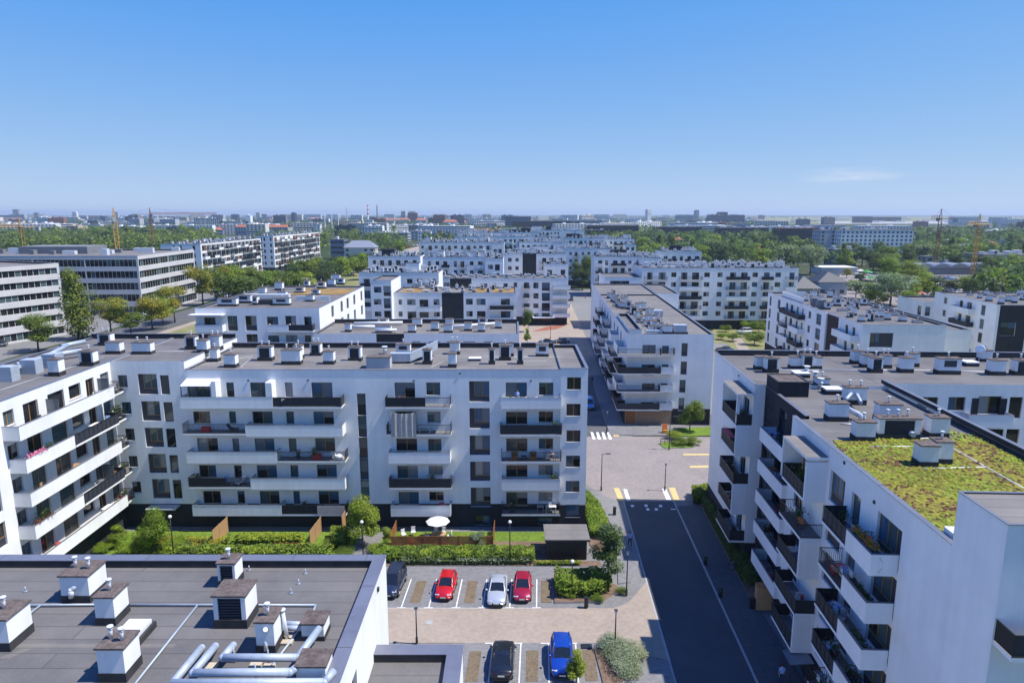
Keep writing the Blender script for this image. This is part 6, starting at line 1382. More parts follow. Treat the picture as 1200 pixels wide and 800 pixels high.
# market parasols and hall on the right are with the far things; timber shop screen, motorbike, rails
o = thing('timber_screen', 'pale timber clad screen box standing on the shaded pavement at the right block', 'screen', (23.2, 57.6, .13), rad(-2.6)); mb = MB(); mb.box(-.7, .7, -.35, .35, 0, 2.3, 0); mb.build('cladding', [M['wood_pale']], o); q = MB(); q.box(-.74, .74, -.39, .39, 2.301, 2.38, 0); q.build('coping', [M['wood']], o); q = MB(); q.box(-1.2, -.75, -.2, .2, 0, 1.0, 0); q.build('bin', [M['steel_black']], o)
def bike(label, x, y, rz, col='steel_black'):
    o = thing('bicycle', label, 'bicycle', (x, y, .14), rad(rz)); f = MB()
    for p, q in (((0, -.5, .34), (0, -.1, .34)), ((0, -.1, .34), (0, -.25, .85)), ((0, -.25, .8), (0, .38, .82)), ((0, -.1, .34), (0, .4, .72)), ((0, -.5, .34), (0, -.22, .75)), ((0, .52, .34), (0, .36, .98))): f.bar(p, q, .025, 6)
    f.build('frame', [M[col]], o)
    for yy in (-.5, .52):
        w = MB(); n = 18
        for k in range(n): a, b = 6.283*k/n, 6.283*(k+1)/n; w.bar((0, yy+.33*math.cos(a), .34+.33*math.sin(a)), (0, yy+.33*math.cos(b), .34+.33*math.sin(b)), .025, 5, 0)
        for k in range(6): a = 1.047*k; w.bar((0, yy, .34), (0, yy+.31*math.cos(a), .34+.31*math.sin(a)), .006, 4, 1)
        w.build('wheel', [M['rubber'], M['rim']], o)
    s = MB(); s.box(-.08, .08, -.4, -.14, .86, .92, 0); s.build('saddle', [M['rubber']], o); s = MB(); s.bar((-.28, .34, 1.0), (.28, .34, 1.0), .018, 6); s.build('handlebar', [M['rim']], o)
bike('bicycle leaning in the dark corner by the right block hedge', 22.9, 64.2, 60); bike('second bicycle behind the first by the right block hedge', 23.3, 65.0, 70)
mb = MB()
for a, b in zip([G(774, 521), G(779, 521), G(787, 521)], [G(779, 521), G(787, 521), G(792, 521)]):
    for z in (.95, .55): mb.bar((a[0], a[1], z), (b[0], b[1], z), .05, 6)
for q in (G(774, 521), G(779, 521), G(787, 521), G(792, 521)): mb.bar((q[0], q[1], .1), (q[0], q[1], .98), .05, 6)
tag(mb.build('guard_rail', [M['steel_black']]), 'black guard rail in front of the orange shop goods at the crossroads', 'railing')
o = thing('shop_display', 'orange display stand outside the corner shop', 'stand', G(779, 508)+(.15,)); mb = MB(); mb.box(-.38, .38, -.35, .35, 0, .5, 0); mb.box(-.38, .38, -.1, .35, .501, .95, 0); mb.box(-.38, .38, .1, .35, .951, 1.35, 0); mb.build('crates', [M['orange']], o); q = MB()
for k in range(10): q.ball((-.33+.073*k, -.22, .55), .07, 0, 8, 5)
q.build('fruit', [M['yellow']], o)
for i, (px, py, lb) in enumerate(((687, 712, 'small dark litter bin at the corner of the empty bay by the corner bed'), (720, 604, 'dark litter bin on the left pavement beside the hedge strip'), (779, 662, 'black bollard bin on the right kerb of the near street'), (812, 700, 'black bollard on the right kerb farther down the near street'))):
    x, y = G(px, py); mb = MB(); mb.bar((0, 0, 0), (0, 0, .9), .2, 12); mb.bar((0, 0, .9), (0, 0, .97), .23, 12); tag(mb.build('litter_bin', [M['steel_black']], None, (x if i < 2 else RK(y)+.3, y, .13)), lb, 'bin')
x, y = G(702, 760); mb = MB(); mb.box(-.45, .45, -.3, .3, 0, .1, 0); tag(mb.build('drain_cover', [M['steel_black']], None, (6.3, 52.0, .02)), 'dark square cover at the top of the brown strip beside the lavender bed', 'cover')
mb = MB()
for px, py in ((503, 729), (806, 718), (815, 730), (826, 755)): x, y = G(px, py); mb = MB(); mb.bar((0, 0, 0), (0, 0, .012), .34, 18); tag(mb.build('manhole_cover', [M['kerb' if px < 600 else 'slate']], None, (x, y, .036)), {503: 'pale round cover in the car park aisle', 806: 'round cover in the shaded street nearest the car park entrance', 815: 'second round cover in the shaded street', 826: 'third round cover in the shaded street near the right kerb'}[px], 'manhole')
# ================================================================== people
def person(label, x, y, z, rz, shirt, trousers, pose='walk', h=1.72, dress=None):
    sc_ = h/1.72; J = {}; st = .18 if pose == 'walk' else .0
    V = [('pel', 0, 0, .95, .155), ('wai', 0, 0, 1.08, .135), ('che', 0, .01, 1.30, .165), ('nec', 0, .01, 1.47, .06), ('hea', 0, .03, 1.56, .085), ('hd2', 0, .025, 1.66, .09),
         ('hl', -.10, 0, .90, .10), ('kl', -.11, st*.8, .50, .062), ('al', -.11, st-.06, .09, .042), ('tl', -.11, st+.10, .04, .035), ('hr', .10, 0, .90, .10), ('kr', .11, -st*.3, .50, .062), ('ar', .11, -st-.06, .10, .042), ('tr', .11, -st+.10, .04, .035),
         ('sl', -.19, .0, 1.40, .062), ('el', -.25, -st*.6, 1.12, .042), ('wl', -.24, .08-st*.8, .88, .03), ('ml', -.24, .11-st*.9, .79, .03), ('sr', .19, .0, 1.40, .062), ('er', .25, st*.5, 1.12, .042), ('wr', .24, .08+st*.9, .88, .03), ('mr', .24, .12+st, .79, .03)]
    E_ = [('pel', 'wai'), ('wai', 'che'), ('che', 'nec'), ('nec', 'hea'), ('hea', 'hd2'), ('pel', 'hl'), ('hl', 'kl'), ('kl', 'al'), ('al', 'tl'), ('pel', 'hr'), ('hr', 'kr'), ('kr', 'ar'), ('ar', 'tr'), ('che', 'sl'), ('sl', 'el'), ('el', 'wl'), ('wl', 'ml'), ('che', 'sr'), ('sr', 'er'), ('er', 'wr'), ('wr', 'mr')]
    # arms bent forward when leaning on a rail
    ids = {v[0]: i for i, v in enumerate(V)}; me = bpy.data.meshes.new('skeleton'); me.from_pydata([(v[1]*sc_, v[2]*sc_, v[3]*sc_) for v in V], [(ids[a], ids[b]) for a, b in E_], [])
    o = bpy.data.objects.new('person', me); COL.objects.link(o)
    md = o.modifiers.new('skin', 'SKIN'); md.use_smooth_shade = True
    for i, v in enumerate(V): me.skin_vertices[0].data[i].radius = (v[4]*sc_, v[4]*sc_); me.skin_vertices[0].data[i].use_root = (i == 0)
    o.modifiers.new('sub', 'SUBSURF').levels = 1; o.modifiers['sub'].render_levels = 1
    dg = bpy.context.evaluated_depsgraph_get(); nm = bpy.data.meshes.new_from_object(o.evaluated_get(dg)); nm.name = 'body'
    o.modifiers.clear(); o.data = nm; nm.materials.clear()
    for m in (shirt, trousers, 'skin', 'black_cloth'): nm.materials.append(M[m])
    for p in nm.polygons:
        c = p.center/sc_
        p.material_index = 3 if c.z < .1 else (1 if c.z < .97 and abs(c.x) < .2 else (2 if c.z > 1.47 or (abs(c.x) > .2 and c.z < 1.2) else 0)); p.use_smooth = True
    o.location = (x, y, z); o.rotation_euler = (0, 0, rad(rz)); tag(o, label, 'person')
    q = MB(); q.ball((0, -.005*sc_, 1.665*sc_), .115*sc_, 0, 12, 8, .9); q.build('hair', [M['hair']], o); return o
bx, by, bz = on_balcony(606, 466, 1.35); person('person in a light blue shirt standing in the open door of the top balcony', bx, 74.2, bz+.01, 180, 'light_blue', 'skin', 'stand')
x, y = G(738, 641); person('person in a pale blue top and dark trousers walking along the shaded kerb', x, y, .13, 5, 'light_blue', 'black_cloth')
person('person in pale clothes under the awning at the very bottom of the street', 20.9, 47.2, .13, 170, 'light_blue', 'denim')
x, y = G(697, 457); person('person in dark clothes on the far shaded street ahead of the blue van', x, y+5, .05, 0, 'black_cloth', 'denim')
x, y = G(686, 350.5); person('person walking on the sunlit plaza far up the street', x, y, .05, 0, 'red', 'black_cloth')
# shop awning at the bottom of the street under the right block
o = thing('shop_awning', 'small pale awning on thin posts over the pavement at the bottom right of the street', 'awning', (22.0, 47.2, .13), rad(-2.6)); mb = MB(); mb.face([(-.9, -.9, 2.3), (.9, -.9, 2.45), (.9, .9, 2.45), (-.9, .9, 2.3)], 0); mb.face([(-.9, .9, 2.27), (.9, .9, 2.42), (.9, -.9, 2.42), (-.9, -.9, 2.27)], 0); mb.build('canopy', [M['gl_blind']], o)
for sx in (-.88, .88):
    for sy in (-.88, .88): q = MB(); q.bar((sx, sy, 0), (sx, sy, 2.3 if sx < 0 else 2.44), .03, 6); q.build('post', [M['steel_black']], o)
# ================================================================== tower cranes
def crane(label, x, y, h, jib, cj, yaw, col='crane_paint', w=1.9, cat='crane', jz=0, luff=0):
    o = thing('tower_crane', label, cat, (x, y, 0), rad(yaw)); t = .23*w/1.9; mb = MB()
    n = int(h/w)
    for sx in (-1, 1):
        for sy in (-1, 1): mb.bar((sx*w/2, sy*w/2, 0), (sx*w/2, sy*w/2, h), t, 4)
    for k in range(n):
        z0, z1 = h*k/n, h*(k+1)/n; s = 1 if k % 2 else -1
        for sy in (-1, 1): mb.bar((-s*w/2, sy*w/2, z0), (s*w/2, sy*w/2, z1), t*.6, 4); mb.bar((sy*w/2, -s*w/2, z0), (sy*w/2, s*w/2, z1), t*.6, 4)
    mb.build('mast', [M[col]], o); q = MB(); k = int(jib/2.2); hh = 1.5; e = math.tan(rad(luff))
    if jib:
        for i in range(k):
            x0, x1 = jib*i/k, jib*(i+1)/k
            for sy in (-.7, .7): q.bar((x0, sy, h+1+x0*e), (x1, sy, h+1+x1*e), t*.8, 4); q.bar((x0, sy, h+1+x0*e), ((x0+x1)/2, 0, h+1+hh+x0*e), t*.5, 4); q.bar(((x0+x1)/2, 0, h+1+hh+x0*e), (x1, sy, h+1+x1*e), t*.5, 4)
        q.bar((0, 0, h+1+hh), (jib, 0, h+1+hh+jib*e), t*.8, 4); q.build('jib', [M[col]], o)
    q = MB()
    for sy in (-.7, .7): q.bar((0, sy, h+1), (-cj, sy, h+1), t, 4)
    q.box(-cj, 0, -.7, .7, h+.95, h+1.05); q.build('counter_jib', [M[col]], o)
    q = MB(); q.box(-cj, -cj+2.4, -.9, .9, h-1.2, h+1.4); q.build('counterweight', [M['pale_grey']], o)
    q = MB(); q.box(-w*.5, w*.5, -w*.5, w*.5, h+.2, h+1.1, 0); q.box(w*.4, w*.4+1.6, -1.6, -.3, h-.6, h+1.4, 1); q.build('cab', [M[col], M['gl_blind']], o)
    q = MB(); top = (0, 0, h+7); 
    for sx in (-.7, .7):
        for sy in (-.7, .7): q.bar((sx, sy, h+1), top, t*.8, 4)
    q.bar(top, (jib*.6, 0, h+1+hh+jib*.6*e), .05, 4); q.bar(top, (-cj+1, 0, h+1), .05, 4); q.build('tower_head', [M[col]], o); return o
def cr(px, py, D): u, h, d = ray(px, py); t = D/h; return (u*t, D, CAM_H+d*t)
x, y, z = cr(134, 257, 410); crane('orange lattice tower crane behind the office roofs, seen nearly end on', x, y, z, 18, 8, 119, w=2.0)
x, y, z = cr(24, 268, 460); crane('yellow tower crane with its long jib lying across the skyline at far left', x, y, z, 40, 14, 174, w=2.0)
x, y, z = cr(176, 252.5, 640); crane('distant crane with a thin dark jib stretching right over the left skyline', x, y, z, 60, 16, 3, 'rust', w=1.6)
x, y, z = cr(1102, 258, 430); crane('rust brown tower crane on the right with its raised cab against the sky', x, y, z, 5, 9, 150, 'rust', w=1.7)
x, y, z = cr(1147, 265, 400); crane('small orange tower crane on the right beside the airfield', x, y, z, 8, 9, 195, 'crane_paint', w=1.7)
# ================================================================== named buildings farther out
def fbox(name, label, x0, x1, yt, yb, depth, m='offwhite', roof='felt_light', win=True, cat='building', group=None, D=None, yaw=0, bands=False, hip=None, roofc='roof_tile', sat=()):
    D = D or dist_at(yb); u0, u1 = (x0-600)/FPX, (x1-600)/FPX
    t = D/ray(600, yb)[1]; X0, X1 = u0*t, u1*t; h, d = ray(600, yt)[1:]; H_ = CAM_H+d*D/h; W_ = X1-X0
    o = thing(name, label, cat, (X0, D, 0), rad(yaw), group); mb = MB(); H_ = max(H_, 3)
    mb.box(0, W_, 0, depth, 0, H_, 0); mb.build('wall', [M[m]], o)
    q = MB()
    if hip:
        e = .6; a = [(-e, -e, H_), (W_+e, -e, H_), (W_+e, depth+e, H_), (-e, depth+e, H_)]; r0 = min(W_, depth)*.42; p = (r0, depth/2, H_+hip) if W_ > depth else (W_/2, r0, H_+hip); s = (W_-r0, depth/2, H_+hip) if W_ > depth else (W_/2, depth-r0, H_+hip)
        if W_ > depth: fs = [[a[0], a[1], s, p], [a[1], a[2], s], [a[2], a[3], p, s], [a[3], a[0], p]]
        else: fs = [[a[0], a[1], p], [a[1], a[2], s, p], [a[2], a[3], s], [a[3], a[0], p, s]]
        for f in fs: q.face(f)
        q.face([a[3], a[2], a[1], a[0]]); q.build('roof', [M[roofc]], o)
    else: 
        q.box(-.15, W_+.15, -.15, depth+.15, H_+.003, H_+.4); q.build('roof', [M[roof]], o)
        if W_ > 8 and H_ > 6:
            pl = MB(); rr = random.Random(int(x0*3+yt))
            for k in range(min(8, max(2, int(W_/6)))): xx = rr.uniform(1, W_-3); pl.box(xx, xx+rr.uniform(1, 3), depth*.3, depth*.6, H_+.41, H_+rr.uniform(1.2, 2.8), 0)
            pl.build('roof_plant', [M['offwhite']], o)
    if win and H_ > 4:
        nf = max(1, int(H_/3.2)); fh = H_/nf; rr = random.Random(int(x0+yt*7)); side = X0+W_/2 < 0
        def win(name, *q): w = MB(); w.box(*q); return w.mesh(name, [M['gl_office']])
        if bands:
            mf = win('window_band', .4, W_-.4, -.05, -.004, 0, 1.6); ms = win('window_band', -.025, .025, .4, depth-.4, 0, 1.6)
            for k in range(nf): mk('window_band', mf, o, (0, 0, fh*k+1.0)); mk('window_band', ms, o, (W_+.03 if side else -.03, 0, fh*k+1.0))
        else:
            n = max(1, min(24, int(W_/4))); bw = W_/n; n2 = max(1, min(5, int(depth/4))); b2 = depth/n2; gap = [rr.random() < .82 for _ in range(40)]; c = 0
            mf = win('window', 0, bw*.46, -.05, -.004, 0, 1.6); ms = win('window', -.025, .025, 0, b2*.4, 0, 1.6)
            for k in range(nf-1, -1, -1):
                for i in range(n):
                    if gap[i] and c < 99: mk('window', mf, o, (bw*(i+.26), 0, fh*k+.9)); c += 1
                for i in range(n2):
                    if c < 99: mk('window', ms, o, (W_+.03 if side else -.03, b2*(i+.3), fh*k+.9)); c += 1
    return o
OB, AB = 'office_building', 'apartment_building'
NAMED = [
 (OB,'dark navy office slab with floor bands right of the street end',688,748,264.5,282,22,'navy','felt_light',True,'office building',True),(OB,'lower dark annex left of the navy office slab',687,708,270,283,18,'navy','felt_dark',True,'office building',True),(OB,'long black office slab left of the two on the right of the middle',768,822,266,279,20,'navy','felt_light',True,'office building',True),(OB,'black office slab right of the other black slab',842,900,267,280,22,'navy','felt_light',True,'office building',True),(OB,'dark grey office slab left of the street axis',592,622,254,273,26,'steel_blue','felt',True,'office building',True),(OB,'wide dark office block behind green crowns, right of the brown tower',600,668,259,273,24,'navy','felt_light',True,'office building',True),
 (OB,'dark brown topped office at the left of the long white slab, right',914,962,268,290,26,'dark','brown',True,'office building',True),(AB,'long white five storey slab with dark window groups on the right',984,1068,270,297,16,'white','felt_light',True,'apartment building',False),(AB,'pale blue end block adjoining the long white slab',960,984,270,296,18,'pale_grey','felt_light',True,'apartment building',False),
 (OB,'pale blue office with a raised centre on the right skyline',832,872,252,266,40,'steel_blue','felt',True,'office building',True),(OB,'tall blue block rising behind the pale blue office',842,852,248.8,264,30,'navy','felt',True,'office building',True),(OB,'small cube office beside the raised blue one',860,871,254,264,30,'navy','felt_light',True,'office building',True),
 (OB,'blue glass slab on the skyline over the airfield',1007,1022,254,261.5,60,'navy','felt',True,'office building',True),(OB,'long dark terminal roof over the airfield',1022,1056,254.5,259.5,90,'dark','felt',False,'terminal',False),
 (AB,'brown brick tower on the skyline left of the middle',478,489,249.5,262,24,'brown','felt',True,'tower',False),(AB,'white tower pair, left pylon, at the end of the street',560.3,561.8,251.5,262.5,5,'white','roof_white',False,'pylon',False),(AB,'white tower pair, right pylon, at the end of the street',564,565.6,251.5,263,5,'white','roof_white',False,'pylon',False),
 (AB,'white row of slabs above the tree belt at left',60,118,263,272,14,'white','felt_light',True,'apartment building',False),(AB,'white slab with tall white end at the left skyline',228,262,256,272,16,'cream','felt_light',True,'apartment building',False),(AB,'cream slab joined to the tall white pylon block',258,292,259.5,272,14,'cream','felt_light',True,'apartment building',False),(AB,'narrow tall white block at the right end of the cream slab',289,294.5,252.5,272,12,'white','roof_white',False,'apartment building',False),
 (AB,'pale square block left of the middle trees',368,375.5,263,275,12,'white','felt_light',True,'apartment building',False),(AB,'white block with balconies left of the red roofed rows',430,437,258,271,14,'white','felt_light',True,'apartment building',False),(OB,'blue glass house with yellow edge left of the middle',388,404,281,304,14,'steel_blue','felt',True,'house',True),
 (OB,'long low grey hall left of the middle',433,478,273,283,30,'pale_grey','roof_metal',True,'hall',True),(AB,'pale grey block beside the yellow house',478,498,271,281,14,'pale_grey','felt_light',True,'apartment building',False),(AB,'white twin gabled block beside the yellow house',490,505,271.5,283,12,'white','felt_light',True,'house',False),(AB,'small yellow house at the left of the far street',513,518.5,270,279.5,8,'ochre','felt',True,'house',False),
 (OB,'small grey stone block behind the white hall',977,1003,293,312,16,'mid_grey','felt',True,'building',False),(OB,'long dark blue block at the right edge behind trees',1150,1215,299,319,20,'steel_blue','felt',True,'building',False),(OB,'grey house among trees right of the crane',1129,1143,288,299,14,'mid_grey','roof_metal',True,'house',False),(OB,'low flat house with a white roof line by the crane',1115,1138,281.5,287,16,'pale_grey','roof_white',True,'house',False),(OB,'pale low house at the far right edge',1183,1215,281,288,18,'pale_grey','roof_white',False,'house',False),(OB,'long white shed roof below the dark trees at the right edge',1184,1215,314,321,16,'white','roof_white',False,'shed',False),
 (OB,'small pale blue cube by the arched roofs',1111,1123,306.5,315,10,'pale_grey','roof_metal',True,'house',False),(OB,'little pinkish house behind the market',1084,1094,301,313,10,'beige','felt',True,'house',False),(AB,'grey blue block behind the first white blocks, left skyline',118,124,253,263,20,'steel_blue','felt',True,'office building',True),(OB,'dark glass block with white side at left skyline',147,161,253.5,263,30,'navy','felt_light',True,'office building',True),(OB,'blue grey office slab left of the cream slab',180,206,254,263,30,'steel_blue','felt_light',True,'office building',True),
 (OB,'dark wide hall at the left edge of the skyline',-12,20,252,258,60,'steel_blue','felt',True,'hall',True),(AB,'pale tall block over the left crane',16,23,245.5,258,20,'pale_grey','felt_light',True,'tower',False),(OB,'white market hall behind the hipped roofs',962,1004,314,321.5,16,'pale_grey','roof_white',False,'hall',False),
 (AB,'white block behind the crowns left of the far street, upper',571,582,262,272,14,'pale_grey','felt',True,'apartment building',False),(OB,'pale school building right of the dark slab',808,824,260,268,18,'white','felt',True,'building',False)]
for q in NAMED: fbox(q[0], q[1], q[2], q[3], q[4], q[5], q[6], q[7], q[8], q[9], q[10], bands=q[11])
# hipped and tiled houses
for q in (('house','pale house with a grey hipped roof left of the middle',404,440,290,307,12,'cream','roof_metal',5),('house','small salmon roofed front part of the pale hipped house',411,427,295,306,8,'pale_grey','roof_tile',2),('house','house with a wide grey hipped roof behind the right block',958,992,330.5,346,14,'pale_grey','slate',4.2),('house','lower grey hipped roof left of the hipped house',930,960,338,347,14,'beige','slate',5),
          ('house','house with an orange tiled roof on the right by the crane',1160,1172,288,295,12,'beige','roof_tile',4),('house','orange roofed house in the park left of the middle tower',790,801,281,288,12,'beige','roof_tile',3.5),('house','orange roofed house near the light trees, right of the long block roof',884,894,291.5,299,10,'beige','roof_tile',4)):
    fbox(q[0], q[1], q[2], q[3], q[4], q[5], q[6], q[7], cat='house', hip=q[9], roofc=q[8])
for i, (x0, x1, yt, yb, lb) in enumerate(((441,468,258,263,'long red roofed house row left of the brown tower'),(468,480,257.5,263,'red roofed house touching the brown tower'),(487,500,258,264,'red roofed house right of the brown tower'),(508,516,258,265,'red roofed house farther right of the brown tower'),(519,536,260,266,'long low orange roofed house before the white pylons'),(413,424,258,263,'red roofed house left of the white balconied block'))):
    fbox('house', lb, x0, x1, yt, yb, 18, 'cream', cat='house', hip=6, roofc='roof_tile')
fbox('house', 'house with a bright red roof at the end of the second brown slab', 360, 368, 274, 283, 12, 'cream', cat='house', hip=2.5, roofc='red')
# arched market roofs
x0, y0 = at_z(1073, 322, 0); o = thing('market_hall', 'long low market hall with a row of grey barrel vaults, right', 'hall', (x0, y0, 0)); mb = MB(); mb.box(0, 62, 0, 12, 0, 4.2, 0); mb.build('wall', [M['mid_grey']], o); q = MB()
for k in range(6):
    c = 5+k*10.3; n = 8
    for i in range(n):
        a, b = math.pi*i/n, math.pi*(i+1)/n; q.face([(c+5*math.cos(a), -.6, 4.2+2.6*math.sin(a)), (c+5*math.cos(a), 12, 4.2+2.6*math.sin(a)), (c+5*math.cos(b), 12, 4.2+2.6*math.sin(b)), (c+5*math.cos(b), -.6, 4.2+2.6*math.sin(b))], 0, True)
    q.face([(c+5*math.cos(math.pi*i/n), -.6, 4.2+2.6*math.sin(math.pi*i/n)) for i in range(n+1)], 0)
q.build('roof', [M['roof_metal']], o)
r = random.Random(8)
for i, (px, py, m, s) in enumerate(((1007,326,'roof_white',5),(1015,325,'green_tent',6),(1012,330,'lamp_glass',5),(1020,331,'green_tent',5),(1089,340,'ochre',4),(1097,338,'canvas',5),(1094,347,'canvas',5),(1103,344,'canvas',4),(1110,335,'blue_tarp',7),(1113,338,'ochre',5),(1066,344,'canvas',6),(1079,350,'roof_tile',5),(1008,321,'canvas',4),(1001,318,'orange',4))):
    x, y = at_z(px, py, 0); o = thing('market_stall', ('green', 'white', 'yellow', 'blue', 'orange')[{'green_tent': 0, 'roof_white': 1, 'canvas': 1, 'lamp_glass': 1, 'ochre': 2, 'blue_tarp': 3, 'roof_tile': 4, 'orange': 4}[m]]+' topped market stall tent on the right', 'market stall', (x, y, 0), r.uniform(0, 1), 'market stalls'); q = MB(); h = s*.5
    for a, b in (((-1, -1), (1, -1)), ((1, -1), (1, 1)), ((1, 1), (-1, 1)), ((-1, 1), (-1, -1))): q.face([(a[0]*s/2, a[1]*s/2, h), (b[0]*s/2, b[1]*s/2, h), (0, 0, h+s*.22)])
    q.build('canopy', [M[m]], o); q = MB()
    for sx in (-1, 1):
        for sy in (-1, 1): q.bar((sx*s*.48, sy*s*.48, 0), (sx*s*.48, sy*s*.48, h), .06, 5)
    q.box(-s*.4, s*.4, -s*.3, s*.3, 0, 1.0); q.build('frame', [M['mid_grey']], o)
# chimney stacks and masts on the skyline
def stack(label, px, yt, D, r_, mats, name='chimney_stack', cat='chimney'):
    x, y, z = cr(px, yt, D); o = thing(name, label, cat, (x, y, 0)); n = 9; mb = MB()
    for k in range(n): mb.bar((0, 0, z*k/n), (0, 0, z*(k+1)/n), r_*(1-.4*k/n), 10, (k % 2) if k > 3 else 1, r2=r_*(1-.4*(k+1)/n))
    mb.build('shaft', [M[m] for m in mats], o)
stack('tall red and white banded chimney stack on the skyline left of the middle', 430.8, 240, 2600, 4.2, ('red', 'white')); stack('dark slim chimney stack right of the banded one', 441.6, 240, 2600, 3.2, ('mid_grey', 'mid_grey')); stack('faint thin banded stack left of the banded one', 406.3, 243, 3600, 3.0, ('beige', 'pale_grey'))
for i, px in enumerate((380.3, 388.5, 396.2)): stack(('left', 'middle', 'right')[i]+' one of three white masts on the left skyline', px, 251, 1500, 1.1, ('white', 'white'), 'mast', 'mast')
# ================================================================== the rest of the town: simple blocks out to the horizon
r = random.Random(21)
ZN = [(0, 250, 'on the left skyline'), (250, 470, 'left of the middle skyline'), (470, 640, 'on the skyline at the street end'), (640, 900, 'right of the middle skyline'), (900, 1200, 'on the right skyline')]
CLR = dict(white='white', offwhite='white', cream='cream', pale_grey='pale grey', steel_blue='blue grey', brick='brick red', beige='beige', mid_grey='dark grey', tan='brown', navy='dark blue')
cnt = 0
while cnt < 296:
    D = 1050*math.exp(r.random()*1.55); px = r.uniform(-15, 1215)
    if px > 890 and (D > 2300 or r.random() < .6): continue
    x = (px-600)/FPX*D; H_ = r.choice([10, 12, 15, 18, 22, 26, 32]) if D > 1600 else r.choice([8, 10, 14, 17, 20]); W_ = r.uniform(22, 105); dp = r.uniform(11, 20)
    if r.random() < .08 and D > 2500: H_ = r.uniform(36, 52); W_ = r.uniform(16, 30)
    m = r.choice(['white', 'white', 'offwhite', 'cream', 'cream', 'pale_grey', 'pale_grey', 'offwhite', 'steel_blue', 'brick', 'beige', 'mid_grey', 'white', 'pale_grey', 'navy'])
    if m in ('brick', 'mid_grey', 'navy', 'steel_blue'): W_ = min(W_, 34)
    zn = [z[2] for z in ZN if z[0] <= max(0, min(1199, px)) < z[1]][0]; tall = 'tall' if H_ > 24 else ('mid rise' if H_ > 12 else 'low')
    lb = f'{tall} {CLR[m]} block far off {zn}'
    o = thing('distant_block', lb, 'building', (x, D, 0), rad(r.choice([0, 0, 12, -15, 30])), lb); q = MB(); q.box(-W_/2, W_/2, 0, dp, 0, H_, 0); 
    nf = int(H_/3)
    for k in range(nf):
        z = H_*k/nf
        if r.random() < .3: q.box(-W_/2+.5, W_/2-.5, -.1, -.01, z+1, z+2.4, 1)
        else:
            n = int(W_/5)
            for i in range(n): a = -W_/2+W_*(i+.25)/n; q.box(a, a+W_/n*.5, -.1, -.01, z+.9, z+2.5, 1)
    if r.random() < .25 and H_ < 15:
        q.face([(-W_/2-.5, -.5, H_), (W_/2+.5, -.5, H_), (W_/2-4, dp/2, H_+4), (-W_/2+4, dp/2, H_+4)], 2); q.face([(W_/2+.5, dp+.5, H_), (-W_/2-.5, dp+.5, H_), (-W_/2+4, dp/2, H_+4), (W_/2-4, dp/2, H_+4)], 2)
    q.box(-W_*.3, -W_*.3+4, dp*.3, dp*.6, H_, H_+2.4, 0); q.box(W_*.1, W_*.1+6, dp*.3, dp*.6, H_, H_+1.6, 0)
    q.build('walls', [M[m], M['gl_office'], M['roof_tile'], ], o); cnt += 1
# airport: white aircraft hangars as low long roofs
for i in range(26):
    px = r.uniform(930, 1180); yb = r.uniform(257.2, 262); x0 = px-r.uniform(4, 16)
    fbox('airport_hall', 'low white roofed airport hall on the right horizon', x0, x0+r.uniform(6, 26), yb-r.uniform(.8, 1.6), yb, 30, r.choice(['white', 'offwhite', 'pale_grey']), 'roof_white', False, 'hall', 'airport halls')
# ================================================================== sky, sun, air, camera
SUN_EL, SUN_AZ = rad(59.8), rad(-5.0)       # azimuth measured from +X towards +Y
w = bpy.data.worlds.new('World'); sc.world = w; w.use_nodes = True
nt = w.node_tree; bg = nt.nodes['Background']; sky = nt.nodes.new('ShaderNodeTexSky'); sky.sky_type = 'NISHITA'; sky.sun_disc = False
sky.sun_elevation = SUN_EL; sky.sun_rotation = math.pi/2-SUN_AZ
sky.altitude = 100; sky.air_density = SKY_AIR; sky.dust_density = SKY_DUST; sky.ozone_density = SKY_OZ
# one thin streak of cirrus low on the right
tc = nt.nodes.new('ShaderNodeTexCoord'); mp = nt.nodes.new('ShaderNodeMapping'); mp.inputs['Scale'].default_value = (9, 9, 95); nt.links.new(tc.outputs['Generated'], mp.inputs['Vector'])
n1 = noise(nt, mp.outputs['Vector'], 1.0, 6, .65)
def vdot(v, c, w_):
    s = nt.nodes.new('ShaderNodeVectorMath'); s.operation = 'SUBTRACT'; nt.links.new(tc.outputs['Generated'], s.inputs[0]); s.inputs[1].default_value = c
    m_ = nt.nodes.new('ShaderNodeVectorMath'); m_.operation = 'MULTIPLY'; nt.links.new(s.outputs[0], m_.inputs[0]); m_.inputs[1].default_value = w_
    l = nt.nodes.new('ShaderNodeVectorMath'); l.operation = 'LENGTH'; nt.links.new(m_.outputs[0], l.inputs[0]); return l.outputs['Value']
u, h, d = ray(992, 207); dr = Vector((u, h, d)).normalized()
ln = vdot(None, tuple(dr), (14, 8, 75)); fo = ramp(nt, ln, [(.15, (1, 1, 1)), (1, (0, 0, 0))]); fn = ramp(nt, n1, [(.42, (0, 0, 0)), (.7, (1, 1, 1))])
fm = mixc(nt, 1, fo, fn, 'MULTIPLY'); rb = nt.nodes.new('ShaderNodeMath'); rb.operation = 'MULTIPLY'; rb.inputs[1].default_value = .8; nt.links.new(fm, rb.inputs[0])
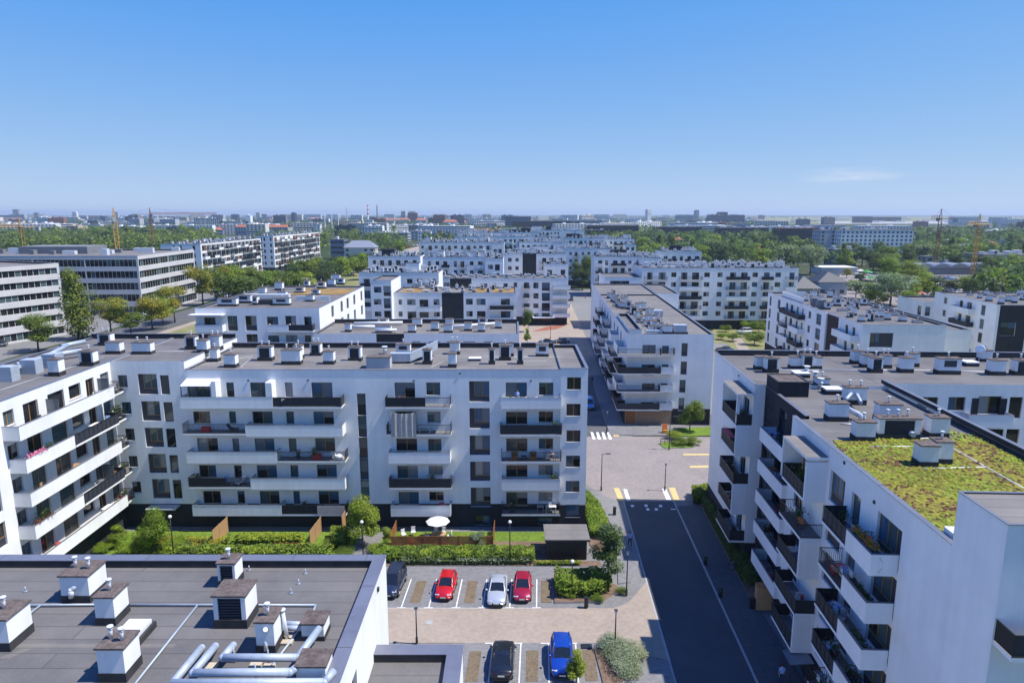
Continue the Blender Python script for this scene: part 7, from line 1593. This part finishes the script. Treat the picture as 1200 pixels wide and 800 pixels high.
# the sky's blue: a deep clear-air tone, set per channel
sp = nt.nodes.new('ShaderNodeSeparateColor'); nt.links.new(sky.outputs[0], sp.inputs[0]); cb = nt.nodes.new('ShaderNodeCombineColor')
for k, (g_, p_) in enumerate(SKY_TONE):
    a_ = nt.nodes.new('ShaderNodeMath'); a_.operation = 'LOGARITHM'; nt.links.new(sp.outputs[k], a_.inputs[0]); a_.inputs[1].default_value = math.e
    b_ = nt.nodes.new('ShaderNodeMath'); b_.operation = 'MULTIPLY_ADD'; nt.links.new(a_.outputs[0], b_.inputs[0]); b_.inputs[1].default_value = p_; b_.inputs[2].default_value = g_
    c_ = nt.nodes.new('ShaderNodeMath'); c_.operation = 'MAXIMUM'; nt.links.new(b_.outputs[0], c_.inputs[0]); c_.inputs[1].default_value = .4; nt.links.new(c_.outputs[0], cb.inputs[k])
col = mixc(nt, rb.outputs[0], cb.outputs[0], (6.2, 6.6, 7.2)); nt.links.new(col, bg.inputs['Color']); bg.inputs['Strength'].default_value = SKY_STR
L = bpy.data.lights.new('sun', 'SUN'); L.energy = SUN_STR; L.angle = rad(.53); L.color = (1, .96, .9)
so = bpy.data.objects.new('sun', L); COL.objects.link(so); sd = Vector((math.cos(SUN_EL)*math.cos(SUN_AZ), math.cos(SUN_EL)*math.sin(SUN_AZ), math.sin(SUN_EL)))
so.rotation_euler = sd.to_track_quat('Z', 'Y').to_euler()
if HAZE > 0:
    mb = MB(); mb.box(-15500, 15500, -320, 16800, -1.2, 84); hm = bpy.data.materials.new('haze'); hm.use_nodes = True; n_ = hm.node_tree
    for q in list(n_.nodes):
        if q.type == 'BSDF_PRINCIPLED': n_.nodes.remove(q)
    pv = n_.nodes.new('ShaderNodeVolumePrincipled'); pv.inputs['Color'].default_value = (.72, .84, 1, 1); pv.inputs['Density'].default_value = HAZE; pv.inputs['Anisotropy'].default_value = .2
    n_.links.new(pv.outputs[0], n_.nodes['Material Output'].inputs['Volume']); M['haze'] = hm
    struct('haze', mb, ['haze'], 'stuff')
cam = bpy.data.cameras.new('camera'); cam.lens = 24; cam.sensor_width = 36; cam.clip_start = .5; cam.clip_end = 40000
co = bpy.data.objects.new('camera', cam); COL.objects.link(co); co.location = (0, 0, CAM_H); co.rotation_euler = (math.pi/2-PITCH, 0, 0); sc.camera = co
sc.view_settings.view_transform = 'Standard'; sc.view_settings.look = 'None'; sc.view_settings.exposure = EXPO; sc.view_settings.gamma = 1; sc.view_settings.use_curve_mapping = False
sc.cycles.max_bounces = 6; sc.cycles.diffuse_bounces = 4; sc.cycles.glossy_bounces = 3; sc.cycles.transmission_bounces = 3; sc.cycles.volume_bounces = 0; sc.cycles.transparent_max_bounces = 6
sc.cycles.caustics_reflective = False; sc.cycles.caustics_refractive = False
